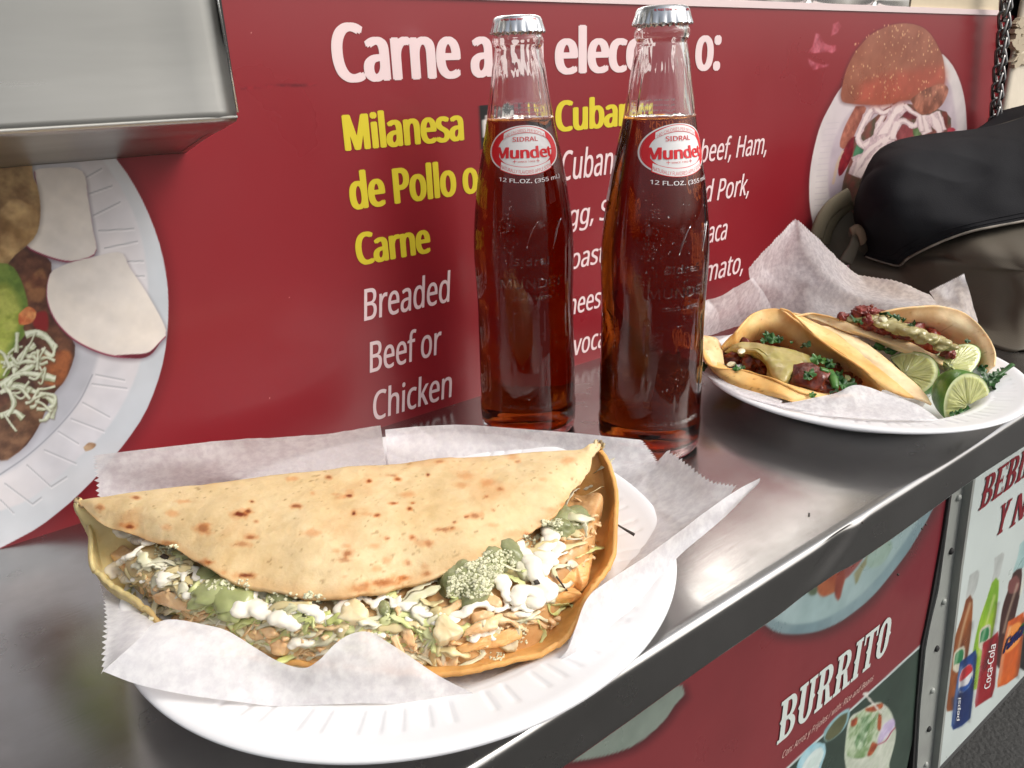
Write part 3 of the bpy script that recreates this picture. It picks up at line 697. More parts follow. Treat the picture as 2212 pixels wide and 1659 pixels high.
bot([(455, 700), (490, 668), (485, 800), (460, 960), (400, 1220), (330, 1240), (360, 1040), (390, 900), (430, 780)], (150, 190, 44), (120, 166, 40))
bot([(600, 500), (660, 450), (640, 560), (610, 630), (565, 650), (590, 560)], (150, 186, 184), (170, 200, 198))
bot([(565, 650), (610, 620), (600, 760), (570, 900), (540, 1080), (480, 1140), (490, 980), (510, 830), (545, 720)], (72, 40, 34), (58, 30, 26))
bot([(640, 820), (700, 760), (760, 700), (740, 1000), (640, 1130), (600, 1140)], (24, 26, 26), (40, 44, 42))
for cx_, cy_ in ((282, 1085), (415, 970)):
    cd.poly([FD(cx_ - 30, cy_ + 60), FD(cx_ - 22, cy_ - 20), FD(cx_ + 8, cy_ - 50), FD(cx_ + 34, cy_ - 50), FD(cx_ + 26, cy_ + 40), FD(cx_ - 10, cy_ + 80)], (200, 196, 176), soft=1)
    cd.poly([FD(cx_ - 22, cy_ + 40), FD(cx_ - 14, cy_ - 15), FD(cx_ + 8, cy_ - 38), FD(cx_ + 26, cy_ - 36), FD(cx_ + 18, cy_ + 20)], (36, 120, 70), soft=1)
cd.poly(AD([(545, 690), (580, 660), (600, 690), (590, 740), (550, 755), (538, 730)]), (120, 70, 66), soft=1.2)
can = lambda P, c1, c2: cd.poly(AD(P), c1, soft=1, rgb2=c2, ns=.04, curve=False)
can([(290, 1110), (330, 1080), (372, 1045), (378, 1080), (352, 1330), (345, 1400), (300, 1440), (255, 1462), (245, 1440), (262, 1290)], (26, 70, 140), (18, 50, 110))
cd.poly(AD([(300, 1150), (340, 1120), (358, 1150), (350, 1215), (310, 1265), (285, 1260), (285, 1200)]), (226, 226, 230), soft=1)
cd.poly(AD([(302, 1152), (340, 1122), (356, 1150), (330, 1180), (292, 1212), (288, 1190)]), (196, 40, 50), soft=1)
cd.poly(AD([(352, 1180), (350, 1215), (312, 1262), (288, 1258), (290, 1240), (330, 1225)]), (30, 80, 160), soft=1)
cd.poly(AD([(250, 1300), (335, 1260), (330, 1400), (262, 1445)]), (14, 34, 84), soft=6, alpha=.7)
can([(410, 1010), (450, 985), (488, 950), (490, 990), (470, 1240), (455, 1290), (400, 1325), (370, 1345), (368, 1320), (390, 1160)], (168, 28, 38), (140, 22, 32))
can([(540, 900), (590, 870), (620, 850), (626, 900), (600, 1130), (590, 1180), (530, 1225), (485, 1242), (484, 1215), (515, 1010)], (220, 104, 34), (196, 84, 28))
cd.poly(AD([(545, 930), (600, 900), (612, 940), (600, 1000), (540, 1060), (520, 1040)]), (240, 150, 70), soft=2)
cd.poly(AD([(600, 930), (622, 905), (640, 940), (620, 965)]), (60, 130, 60), soft=1)
for u, v in ((240, 895), (160, 1590), (360, 900)):
    if u == 360: continue
    x_, y_ = FD(u, v); cd.poly([(x_ - 2, y_ - 3), (x_ + 2, y_ - 3), (x_ + 2, y_ + 3), (x_ - 2, y_ + 3)], (50, 54, 52), soft=1)
for L_ in ([(345, 800), (300, 960), (262, 1150)], [(470, 760), (420, 940), (385, 1080)], [(590, 700), (540, 860), (515, 960)], [(640, 620), (600, 760)]):
    cd.line(AD(L_), 5, (235, 226, 200), soft=3, alpha=.45)
for L_ in ([(300, 1130), (270, 1300), (258, 1430)], [(408, 1040), (385, 1200), (374, 1330)], [(548, 920), (515, 1060), (492, 1220)]):
    cd.line(AD(L_), 6, (230, 226, 226), soft=4, alpha=.35)
for L_ in ([(372, 1070), (350, 1300), (335, 1420)], [(484, 980), (466, 1200), (450, 1290)], [(622, 880), (600, 1100), (582, 1190)], [(350, 900), (322, 1080), (290, 1300)], [(484, 800), (455, 980), (420, 1150)]):
    cd.line(AD(L_), 7, (30, 20, 24), soft=5, alpha=.35)
cd.build("printed_sheet", M_print, dr)
M_tr = pmat("red_ink", base=lin(126, 34, 42), rough=.4)
slab_text("BEBIDAS", FD(385, 328), FD(760, 105), FD(395, 172), M_tr, dr, L_Y - .002)
slab_text("Y", FD(470, 465), FD(519, 436), FD(478, 320), M_tr, dr, L_Y - .002)
slab_text("NACHOS", FD(546, 418), FD(910, 208), FD(553, 276), M_tr, dr, L_Y - .002)
def vert_text(s, A, B, Wd, mat):   # text running up the can
    V, F = glyphs(s, .015, .15)
    a, b, c_ = ony(FD(*A), L_Y - .002), ony(FD(*B), L_Y - .002), ony(FD(*Wd), L_Y - .002)
    x = (V[:, 0] - V[:, 0].min()) / np.ptp(V[:, 0]); y = V[:, 1] / .7
    W = a + x[:, None] * (b - a) + y[:, None] * (c_ - a); W[:, 1] = L_Y - .0016 - V[:, 2] * .00004
    mesh("lettering", W, F, mat, dr, smooth=False)
M_cw = pmat("can_white_ink", base=lin(226, 226, 224), rough=.4)
vert_text("Coca-Cola", (446, 1240), (478, 1012), (400, 1265), M_cw)
vert_text("pepsi", (284, 1415), (296, 1290), (262, 1425), M_cw)
wall_text("Fanta", FD(512, 1068), FD(612, 975), FD(512, 1012), pmat("can_blue_ink", base=lin(24, 30, 84), rough=.4), dr, L_Y - .0022, bold=.05, shear=.2)

# ---------------------------------------------------------------- steel counter
SH_Y = .1612
def counter_profile():
    P = [(WALL - .001, 0)] + [(y, 0) for y in np.linspace(WALL - .03, SH_Y + .006, 12)]
    a = np.linspace(0, np.pi / 2, 9)[1:]
    P += [(SH_Y + .0035 - .0035 * math.sin(t), -.0035 + .0035 * math.cos(t)) for t in a]
    P += [(SH_Y, z) for z in np.linspace(-.006, -.0252, 10)] + [(SH_Y + .0008, -.0268), (SH_Y + .003, -.0275), (SH_Y + .012, -.0275)]
    return np.array(P)
cp = counter_profile()
sx = np.concatenate([np.linspace(-.7, .05, 20), np.arange(.055, .7, .0022), np.linspace(.705, 2.6, 60)])
GX = np.tile(sx[None], (len(cp), 1)); GY = np.tile(cp[:, :1], (1, len(sx))); GZ = np.tile(cp[:, 1:], (1, len(sx)))
lip = np.clip(-GZ / .0275, 0, 1)
# hand-bent edge: low waves and two dents in the lip
GZ = GZ + np.where(GZ < -.004, lip * (.0022 * np.exp(-((GX - .308) / .018) ** 2) - .0012 * np.exp(-((GX - .255) / .03) ** 2) + .0012 * np.sin(GX * 31)), 0)
d1 = ((GX - .303) * .75 + (GZ + .012) * -.9) / .009
GY = GY + np.where(GZ < -.001, .0016 * np.exp(-d1 ** 2) * np.exp(-((GZ + .013) / .012) ** 2) - .0012 * np.exp(-((d1 - 1.4) / .7) ** 2) * np.exp(-((GZ + .013) / .012) ** 2) + .0009 * fbm(GX, GZ, .11, 8), 0)
top = (GZ > -.0001) & (GY < WALL - .01)
GZ = GZ + np.where(top, .0005 * fbm(GX, GY, .16, 6), 0)
m, ntc, p = newmat("counter_steel"); L = ntc.links.new
p.inputs["Metallic"].default_value = .985; p.inputs["Anisotropic"].default_value = .35
tc = N_(ntc, "ShaderNodeTexCoord")
def noise_(vec, sc, det=6, rough=.5):
    n = N_(ntc, "ShaderNodeTexNoise"); n.inputs["Scale"].default_value = sc; n.inputs["Detail"].default_value = det; n.inputs["Roughness"].default_value = rough; L(vec, n.inputs["Vector"]); return n.outputs["Fac"]
def mr(src, a, b, c_, d):
    r = N_(ntc, "ShaderNodeMapRange"); L(src, r.inputs[0])
    for i, v in enumerate((a, b, c_, d)): r.inputs[i + 1].default_value = v
    return r.outputs[0]
n1 = noise_(tc.outputs["Object"], 9, 7, .6); n2 = noise_(tc.outputs["Object"], 55, 4)
mp = N_(ntc, "ShaderNodeMapping"); mp.inputs["Scale"].default_value = (2, 60, 60); mp.inputs["Rotation"].default_value = (0, 0, .03); L(tc.outputs["Object"], mp.inputs["Vector"])
n3 = noise_(mp.outputs[0], 16, 5)
mx = N_(ntc, "ShaderNodeMix", data_type='RGBA'); L(mr(n1, .35, .68, 0, 1), mx.inputs[0])
mx.inputs[6].default_value = (.49, .48, .47, 1); mx.inputs[7].default_value = (.35, .34, .33, 1); L(mx.outputs[2], p.inputs["Base Color"])
ad = N_(ntc, "ShaderNodeMath", operation='ADD'); L(mr(n1, .3, .7, .15, .29), ad.inputs[0]); L(mr(n2, .3, .7, -.03, .05), ad.inputs[1]); L(ad.outputs[0], p.inputs["Roughness"])
# fine scratches
mp2 = N_(ntc, "ShaderNodeMapping"); mp2.inputs["Scale"].default_value = (1, 26, 1); mp2.inputs["Rotation"].default_value = (0, 0, 1.1); L(tc.outputs["Object"], mp2.inputs["Vector"])
vo = N_(ntc, "ShaderNodeTexVoronoi", feature='DISTANCE_TO_EDGE'); vo.inputs["Scale"].default_value = 14; L(mp2.outputs[0], vo.inputs["Vector"])
sc_ = mr(vo.outputs[0], 0, .012, 1, 0)
su_ = N_(ntc, "ShaderNodeMath", operation='MULTIPLY'); L(sc_, su_.inputs[0]); su_.inputs[1].default_value = -.35
ad2 = N_(ntc, "ShaderNodeMath", operation='ADD'); L(n3, ad2.inputs[0]); L(su_.outputs[0], ad2.inputs[1])
bu = N_(ntc, "ShaderNodeBump"); bu.inputs["Strength"].default_value = .045; bu.inputs["Distance"].default_value = .0005; L(ad2.outputs[0], bu.inputs["Height"]); L(bu.outputs[0], p.inputs["Normal"])
M_counter = m
ct = thing("steel_counter", "scratched stainless steel shelf counter with a bent front lip under the plates", "counter", (.5, .3, 0))
sheet("counter_sheet", np.stack([GX, GY, GZ], 2)[::-1], M_counter, ct)
mb = MB()
for x in (-.3, .55, 1.5):
    mb.add([(x, .30, -.003), (x + .004, .30, -.003), (x, WALL + .002, -.003), (x + .004, WALL + .002, -.003), (x, WALL + .002, -.12), (x + .004, WALL + .002, -.12)], [(0, 2, 4), (1, 5, 3), (0, 4, 5, 1), (0, 1, 3, 2), (2, 3, 5, 4)])
    mb.build("bracket", M_galv, ct, smooth=False); mb = MB()
# crumbs and specks on the counter
mb = MB(); V, F = ico(1)
for u, v in [(1855, 330), (640, 290), (1020, 365), (1260, 300), (1380, 280)]:
    pass
for (px_, py_0) in [(1863, 1129), (1748, 1110), (2000, 1133), (1992, 1142), (1940, 1241)]:
    c0 = onz((px_, py_0), 0.0006)
    mb.add(V * [.0008, .0006, .0005] + c0, F)
o = mb.build("crumbs", pmat("crumb_brown", base=(.03, .02, .015), rough=.6)); tag(o, "tiny dark crumbs and specks scattered on the steel counter", "crumbs", kind="stuff")

# ---------------------------------------------------------------- steel hood at the upper left
hood = thing("steel_box", "boxy brushed steel housing jutting from the wall at the upper left", "steel box", (-.1, .36, .22))
Fy, Fz, Wz, X1 = .333, .1945, .177, .115
sec = [(.3375, .60), (.3355, .24), (.3332, .1985), (.3330, .1965), (.3336, .1948), (.3350, .1940), (.372, .1868), (.4155, .1772), (.4158, .60)]
hx = np.linspace(-.8, X1, 120)
sec = cr(np.array([(a_, b_, 0) for a_, b_ in sec[:2]]), 30)[:, :2].tolist() + sec[2:6] + cr(np.array([(a_, b_, 0) for a_, b_ in sec[5:8]]), 24)[1:, :2].tolist() + [sec[8]]
S_ = np.array(sec); G = np.zeros((len(S_), len(hx), 3)); G[..., 0] = hx[None]; G[..., 1] = S_[:, :1]; G[..., 2] = S_[:, 1:]
G[..., 1] += .0018 * fbm(G[..., 0], G[..., 2], .09, 17) * (G[..., 1] < .36) - .0012 * np.exp(-((G[..., 0] - .105) / .006) ** 2) * (G[..., 2] < .3) * (G[..., 1] < .34)
G[..., 2] += .0025 * fbm(G[..., 0], G[..., 1], .07, 19) * ((G[..., 1] > .345) & (G[..., 2] < .2))
M_hood = pmat("hood_steel", base=(.43, .425, .405), metal=.95, rough=.32, rvar=.06, rscale=8, var=(.32, .318, .30), vscale=3, bump=.03, bscale=50, bdist=.0005, stretch=(1, 7, 7), aniso=.3)
sheet("housing_sheet", G, M_hood, hood, thick=-.001)
endp = [(X1 - .0015, y_, z_) for y_, z_ in S_]
mesh("end_cap", endp + [(X1 - .003, y_, z_) for y_, z_ in S_], [tuple(range(len(S_))), tuple(range(2 * len(S_) - 1, len(S_) - 1, -1))] + [(j + 1, j, j + len(S_), j + 1 + len(S_)) for j in range(len(S_) - 1)], M_hood, hood, smooth=False)
# folded seam with a dark gap along the corner edge
mb = MB(); mb.add(*tube([(X1 + .0002, .3368, .60), (X1 + .0002, .3350, .24), (X1 + .0002, .3320, .1975)], .0005, 6)); mb.build("folded_edge", M_steel, hood)
mb = MB(); mb.add(*box(X1 + .0006, X1 + .0014, .3345, .3385, .199, .60)); mb.build("dark_seam", M_dark, hood, smooth=False)
M_hem2 = pmat('bright_fold', base=(.5, .5, .47), metal=.6, rough=.5)
mb = MB(); mb.add(*tube([(-.8, .3328, .1958), (X1, .3328, .1958)], .0005, 8)); mb.build("rolled_rim", M_hem2, hood)

# ---------------------------------------------------------------- chain
M_chain = pmat("dull_chain_steel", base=(.30, .29, .28), metal=1, rough=.28, var=(.12, .115, .11), vscale=60)
ch = thing("steel_chain", "twisted steel chain hanging down the wall at the banner's right edge", "chain", (1.02, .395, .3))
def link_mesh(Lh, Wh, r, nseg=22, ns=7):
    t = np.linspace(0, 2 * np.pi, nseg, endpoint=False)
    st_ = (Lh - Wh)
    P = np.stack([Wh * np.cos(t), .0022 * np.sin(2 * t), Wh * np.sin(t) + st_ * np.sign(np.sin(t)) * (np.abs(np.sin(t)) > .05)], 1)
    T = np.roll(P, -1, 0) - np.roll(P, 1, 0); T /= np.linalg.norm(T, axis=1, keepdims=True)
    up = np.array([0, 1, 0]); S = np.cross(T, up); S /= np.linalg.norm(S, axis=1, keepdims=True); W = np.cross(S, T)
    a = np.linspace(0, 2 * np.pi, ns, endpoint=False)
    V = P[:, None] + r * (np.cos(a)[None, :, None] * S[:, None] + np.sin(a)[None, :, None] * W[:, None])
    F = [(i * ns + j, i * ns + (j + 1) % ns, ((i + 1) % nseg) * ns + (j + 1) % ns, ((i + 1) % nseg) * ns + j) for i in range(nseg) for j in range(ns)]
    return V.reshape(-1, 3), F
V, F = link_mesh(.0098, .0050, .0017)
lm = bpy.data.meshes.new("chain_link"); lm.from_pydata(V.tolist(), [], F); lm.polygons.foreach_set("use_smooth", [True] * len(lm.polygons)); lm.materials.append(M_chain)
top_, bot_ = ony((2185, -190), .398), ony((2149, 285), .398)
n = 25
for i in range(n):
    t = i / (n - 1)
    o = bpy.data.objects.new("chain_link", lm); C.collection.objects.link(o); o.parent = ch
    o.location = Vector(top_ * (1 - t) + bot_ * t) - ch.location + Vector((.0025 * math.sin(t * 5), 0, 0))
    o.rotation_euler = (0, math.radians(14), math.radians(45 + 90 * (i % 2) + 8 * math.sin(i)))
# ---------------------------------------------------------------- bottles
M_glass = pmat("clear_glass", base=(.97, .985, .975), rough=.015, trans=1, ior=1.5)
m, ntg, p = newmat("wet_glass"); L = ntg.links.new
p.inputs["Base Color"].default_value = (.97, .985, .975, 1); p.inputs["Roughness"].default_value = .02; p.inputs["Transmission Weight"].default_value = 1; p.inputs["IOR"].default_value = 1.5
tc = N_(ntg, "ShaderNodeTexCoord"); n1 = N_(ntg, "ShaderNodeTexNoise"); n1.inputs["Scale"].default_value = 900; n1.inputs["Detail"].default_value = 2; L(tc.outputs["Object"], n1.inputs["Vector"])
n2 = N_(ntg, "ShaderNodeTexNoise"); n2.inputs["Scale"].default_value = 28; n2.inputs["Detail"].default_value = 3; L(tc.outputs["Object"], n2.inputs["Vector"])
sx_ = N_(ntg, "ShaderNodeSeparateXYZ"); L(tc.outputs["Object"], sx_.inputs[0])
r1_ = N_(ntg, "ShaderNodeMapRange"); r1_.inputs[1].default_value = .148; r1_.inputs[2].default_value = .125; L(sx_.outputs[2], r1_.inputs[0])
r2_ = N_(ntg, "ShaderNodeMapRange"); r2_.inputs[1].default_value = .46; r2_.inputs[2].default_value = .60; r2_.inputs[3].default_value = .0; r2_.inputs[4].default_value = .28; L(n2.outputs["Fac"], r2_.inputs[0])
mu = N_(ntg, "ShaderNodeMath", operation='MULTIPLY'); L(r1_.outputs[0], mu.inputs[0]); L(r2_.outputs[0], mu.inputs[1])
bu = N_(ntg, "ShaderNodeBump"); bu.inputs["Distance"].default_value = .00035; L(mu.outputs[0], bu.inputs["Strength"]); L(n1.outputs["Fac"], bu.inputs["Height"]); L(bu.outputs[0], p.inputs["Normal"])
M_wet = m
m, ntl, p = newmat("amber_soda"); L = ntl.links.new
p.inputs["Base Color"].default_value = (.70, .33, .085, 1); p.inputs["Roughness"].default_value = 0.0; p.inputs["Transmission Weight"].default_value = 1; p.inputs["IOR"].default_value = 0.893   # liquid seen from inside the glass
va = N_(ntl, "ShaderNodeVolumeAbsorption"); va.inputs["Color"].default_value = (.74, .47, .19, 1); va.inputs["Density"].default_value = 88
L(va.outputs[0], ntl.nodes["Material Output"].inputs["Volume"])
M_soda = m
M_cap = pmat("crown_cap_metal", base=(.70, .71, .72), metal=1, rough=.22, rvar=.06)
M_white = pmat("label_white", base=(.80, .79, .78), rough=.3)
M_lred = pmat("label_red", base=lin(214, 36, 44), rough=.3)
M_drop = pmat("water_drop", base=(1, 1, 1), rough=0.0, trans=1, ior=1.33)
PROF = [(.0, .003), (.012, .0022), (.022, .0006), (.0262, .0), (.0283, .0014), (.0293, .005), (.0297, .012), (.0298, .0185), (.0291, .0200), (.0293, .022), (.0293, .034), (.0289, .058), (.0286, .074), (.0286, .086), (.0290, .100), (.0292, .110), (.0290, .118), (.0284, .1265),
        (.0274, .136), (.0263, .1438), (.0247, .154), (.0223, .166), (.0202, .1755), (.0187, .183), (.0169, .1944), (.0153, .204), (.0143, .2105), (.0131, .2165), (.01255, .2195), (.0124, .2208), (.0131, .2218), (.0137, .2232), (.0137, .2248), (.0130, .2262), (.0126, .2275), (.0129, .229), (.0129, .232)]
def smooth_prof(P, n=150):
    P = np.array([(a, 0, b) for a, b in P]); Q = cr(P, n); return Q[:, [0, 2]]
PO = smooth_prof(PROF)
_zs = PO[12:, 1]; _rs = PO[12:, 0]
def rad(z): return np.interp(z, _zs, _rs)
inn = [(max(r - .0026, 0), z) for r, z in PO if z > .0065]
LEVEL = .1855      # fill height: below it the liquid fills the wall's inner face
inn = [(float(np.interp(LEVEL, PO[12:, 1], PO[12:, 0])) - .0026, LEVEL)] + [(r, z) for r, z in inn if z > LEVEL + .0005]
def make_bottle(ang, seed):
    base = Vector((0, 0, 0))
    t = thing("soda_bottle", "x", "bottle", base, "glass soda bottles on the steel counter")
    SEG = 160
    rimz = .232
    out = [tuple(q) for q in PO]
    prof = out + [(r, z) for r, z in inn[::-1]]
    V, F = lathe(prof, SEG)
    no_ = len(out) * SEG
    a = np.arctan2(V[:, 1], V[:, 0]); z = V[:, 2]; r = np.hypot(V[:, 0], V[:, 1])
    # vertical facets and small wobble of the moulded glass
    k = np.zeros(len(V)); oi = np.arange(len(V)) < no_
    body = np.clip((z - .024) / .01, 0, 1) * np.clip((.155 - z) / .02, 0, 1)
    fac = np.abs(((a * 10 / (2 * np.pi)) % 1) - .5) * 2
    k = np.where(oi, -.00045 * (fac > .93) * body * (np.sin(z * 190) > -.3), 0)
    k = k + .00016 * fbm(a * .03 + 1, z, .013, seed, 3) * np.clip((.2 - z) / .02, 0, 1) * np.where(oi, 1, 2.0)
    k = k + .0007 * fbm(a * .028 + 5, z * .22, .006, seed + 3, 3) * np.clip((z - .180) / .01, 0, 1) * np.clip((.216 - z) / .006, 0, 1) * np.where(oi, .35, 1.6)
    s = 1 + k / np.maximum(r, 1e-6); V = V * np.stack([s, s, np.ones(len(s))], 1)
    mesh("glass", V, F[:, ::-1] if False else F, M_wet, t)
    # liquid: overlaps the inner wall slightly
    LV = LEVEL
    lp = [(0, .0058), (.02, .0054), (.0257, .0064)] + [(max(rad(zz) - .0026, 0), zz) for zz in np.linspace(.0092, LV, 80)] + [(rad(LV) - .0030, LV - .0005), (rad(LV) - .0046, LV - .0009), (.006, LV - .001), (0, LV - .001)]
    V, F = lathe(lp, 96); mesh("apple_soda", V, F, M_soda, t)
    # crown cap
    prof = [(0, .2362), (.006, .2363), (.0105, .2360), (.0122, .2353), (.0130, .2340), (.0134, .2325), (.0139, .2305), (.0146, .2284), (.0147, .2279), (.0143, .2280), (.0136, .2300), (.0130, .2325)]
    V, F = lathe(prof, 168)
    a = np.arctan2(V[:, 1], V[:, 0]); r = np.hypot(V[:, 0], V[:, 1]); fl = np.clip((.2335 - V[:, 2]) / .005, 0, 1) * (r > .012)
    V[:, :2] *= (1 + .045 * fl * (np.abs(np.cos(a * 10.5)) ** .8 - .5))[:, None]
    V[:, 2] -= .0006 * fl * (1 - np.abs(np.cos(a * 10.5)))
    cap = mesh("crown_cap", V, F[:, ::-1], M_cap, t)
    # lettering on the cap rim
    for txt, mid, ht, bz, m_ in (("EL PASO TEXAS 79901", ang - .25, .0017, .2337, M_lred), ("DIST.", ang + .62, .0017, .2337, M_lred)):
        V, F = glyphs(txt, .01)
        x = V[:, 0] - V[:, 0].mean(); x = x * (.0018 if True else 0)
        th = mid + x / .0131; rr = .01335 - V[:, 1] * .0006 + V[:, 2] * .00003
        W = np.stack([rr * np.cos(th), rr * np.sin(th), bz - .0003 + V[:, 1] * ht], 1)
        o = mesh("cap_lettering", W, F, m_, None, smooth=False); o.parent = cap
    # wrapped prints: (s, z) -> bottle surface; s grows to the viewer's right
    def wrap(S, Zp, off):
        rr = rad(Zp) + off; th = ang + S / .0203
        return np.stack([rr * np.cos(th), rr * np.sin(th), Zp], 1)
    ZC, HA, HW = .1702, .0122, .0200
    def ell(kx, ky, off, mat, name, par, ring=None, a0=0, a1=360):
        n, m2 = 72, 10
        th = np.radians(np.linspace(a0, a1, n)); V = []; F = []
        r0 = ring if ring is not None else 0.0
        for i, q in enumerate(np.linspace(r0, 1, m2)):
            kk = q
            V.append(wrap(HW * kx * kk * np.cos(th), ZC + HA * ky * kk * np.sin(th), off))
        for i in range(m2 - 1):
            for j in range(n - 1): F.append((i * n + j, i * n + j + 1, (i + 1) * n + j + 1, (i + 1) * n + j))
        o = mesh(name, np.concatenate(V), F, mat, None); o.parent = par; return o
    lab = ell(1, 1, .00022, M_white, "oval_label", t)
    ell(.95, .95, .00030, M_lred, "red_ring", lab, ring=.975)
    ell(.92, .94, .00032, M_lred, "red_band", lab, ring=.80, a0=118, a1=242)
    ell(.92, .94, .00032, M_lred, "red_band", lab, ring=.80, a0=-62, a1=62)
    # white banner strips with red outline carrying the small arcs of text
    def txt(s, s0, s1, z0, h, bold, mat, arc=0, name="label_lettering", off=.0004, par=None, shear=0, rise=0):
        V, F = glyphs(s, bold, shear)
        u = (V[:, 0] - V[:, 0].min()) / np.ptp(V[:, 0]); S = s0 + u * (s1 - s0)
        Zt = z0 + V[:, 1] / .72 * h + arc * (1 - (2 * u - 1) ** 2) + rise * (u - .5)
        W = wrap(S, Zt, off + V[:, 2] * .00001)
        o = mesh(name, W, F, mat, None, smooth=False); o.parent = par or lab; return o
    def strip(s0, s1, z0, z1, arc, off, mat):
        n = 30; V = []
        for i in range(n):
            u = i / (n - 1); S = s0 + u * (s1 - s0); a_ = arc * (1 - (2 * u - 1) ** 2)
            V += [(S, z0 + a_), (S, z1 + a_)]
        V = np.array(V); W = wrap(V[:, 0], V[:, 1], off)
        o = mesh("label_strip", W, [(2 * i, 2 * i + 2, 2 * i + 3, 2 * i + 1) for i in range(n - 1)], mat, None); o.parent = lab
    strip(-.0128, .0128, ZC - .0100, ZC - .0056, -.0030, .00036, M_lred); strip(-.0124, .0124, ZC - .0097, ZC - .0059, -.0030, .00038, M_white)
    strip(-.0122, .0122, ZC + .0052, ZC + .0086, .0032, .00036, M_lred); strip(-.0118, .0118, ZC + .0055, ZC + .0083, .0032, .00038, M_white)
    txt("140 CALORIES PER BOTTLE", -.0113, .0113, ZC + .0058, .0021, .0, M_lred, .0032)
    txt("SIDRAL", -.0068, .0068, ZC + .0042, .0033, .006, M_lred, 0)
    txt("Mundet", -.0152, .0146, ZC - .0042, .0082, .036, M_lred, 0, rise=-.0002)
    txt("SINCE 1902", -.0042, .0042, ZC - .0064, .0012, .0, M_lred, 0)
    for sx_ in (-.0056, .0056):
        V = np.array([(sx_ - .0009, -.0001), (sx_ + .0009, -.0001), (sx_ + .0009, .0001), (sx_ - .0009, .0001), (sx_ - .0001, -.0009), (sx_ + .0001, -.0009), (sx_ + .0001, .0009), (sx_ - .0001, .0009)])
        o = mesh("label_cross", wrap(V[:, 0], ZC - .0058 + V[:, 1], .0004), [(0, 1, 2, 3), (4, 5, 6, 7)], M_lred, None); o.parent = lab
    txt("NATURALLY FLAVORED APPLE SODA", -.0122, .0122, ZC - .0092, .0027, .0, M_lred, -.0030)
    vt = txt("12 FL.OZ. (355 mL)", -.0130, .0175, .1545, .0030, .012, M_white, -.0012, name="volume_lettering", off=.00025, par=t)
    # back label panel printed on the side
    V = []; n = 8
    for i in range(n):
        S = -.047 + .012 * i / (n - 1)
        V += [(S, .144), (S, .1665)]
    V = np.array(V); W = wrap(V[:, 0], V[:, 1], .0002); o = mesh("side_label", W, [(2 * i, 2 * i + 2, 2 * i + 3, 2 * i + 1) for i in range(n - 1)], M_white, t)
    for zz in (.182, .1845, .187, .1895, .192):
        V, F = glyphs("apple soda natural flavor")
        u = (V[:, 0] - V[:, 0].min()) / np.ptp(V[:, 0]); S = .045 + u * .03
        o = mesh("back_lettering", wrap(S, zz + V[:, 1] * .0019, .00018), F, M_white, t, smooth=False)
    # moulded letters standing proud of the glass: thin tubes along the letter outlines
    def emboss(s, s0, s1, z0, h, rr=.0007):
        V, F = glyphs(s, 0)
        u = (V[:, 0] - V[:, 0].min()) / np.ptp(V[:, 0]); S = s0 + u * (s1 - s0); Zt = z0 + V[:, 1] / .72 * h
        A_ = wrap(S * .0203 / .029, Zt, -.0002); B_ = wrap(S * .0203 / .029, Zt, rr)
        n = len(V)
        # boundary edges
        from collections import Counter
        c = Counter()
        for f in F:
            for i in range(len(f)): c[tuple(sorted((f[i], f[(i + 1) % len(f)])))] += 1
        side = []
        for f in F:
            for i in range(len(f)):
                e = (f[i], f[(i + 1) % len(f)])
                if c[tuple(sorted(e))] == 1: side.append((e[0], e[1], e[1] + n, e[0] + n))
        mesh("moulded_lettering", np.vstack([A_, B_]), [tuple(x + n for x in f) for f in F] + [tuple(f[::-1]) for f in F] + side, M_glass, t, smooth=False)
    emboss("Sidral", -.0095, .0105, .1095, .0058); emboss("MUNDET", -.0175, .0195, .0965, .0075); emboss("CONT. NETO", -.010, .012, .0895, .0028)
    emboss("HECHO EN MEXICO", -.018, .018, .0235, .0028)
    for S0 in (-.002, .014):
        P = [wrap(np.array([S0 * .7]), np.array([.119]), .0002)[0], wrap(np.array([(S0 + .003) * .7]), np.array([.127]), .0002)[0], wrap(np.array([(S0 + .007) * .7]), np.array([.133]), .0002)[0]]
        V, F = tube(P, [.0003, .0006, .0002], 6, n=10); mesh("moulded_leaf", V, F, M_glass, t)
    # water droplets
    r_ = np.random.default_rng(seed); mb = MB(); V0, F0 = ico(1)
    for i in range(420):
        th = ang + (r_.normal() * .9 if i % 3 else -.55 + r_.normal() * .14); zz = r_.uniform(.02, .145) if i % 3 else r_.normal() * .012 + .128; rr = rad(zz)
        s_ = abs(r_.normal()) * .00018 + .00010
        c0 = np.array([rr * math.cos(th), rr * math.sin(th), zz])
        mb.add((V0 * [s_, s_, s_ * .45]) @ rot_to((math.cos(th), math.sin(th), 0)).T + c0, F0)
    mb.build("droplets", M_drop, t, kind="stuff")
    return t
RB = np.array([1.5225, 1.3877]) * CAMH; LB = np.array([1.367, 1.7453]) * CAMH * .98
for (bx, by), off, seed, lab in ((LB, 7, 3, "amber apple soda bottle farther from the edge, its oval label seen almost whole"), (RB, 29, 9, "amber apple soda bottle nearer the small taco plate, its label turned to the right")):
    ang0 = math.atan2(-by, -bx) + math.radians(off)
    b = make_bottle(ang0, seed); b.location = (bx, by, .0004); b['label'] = lab

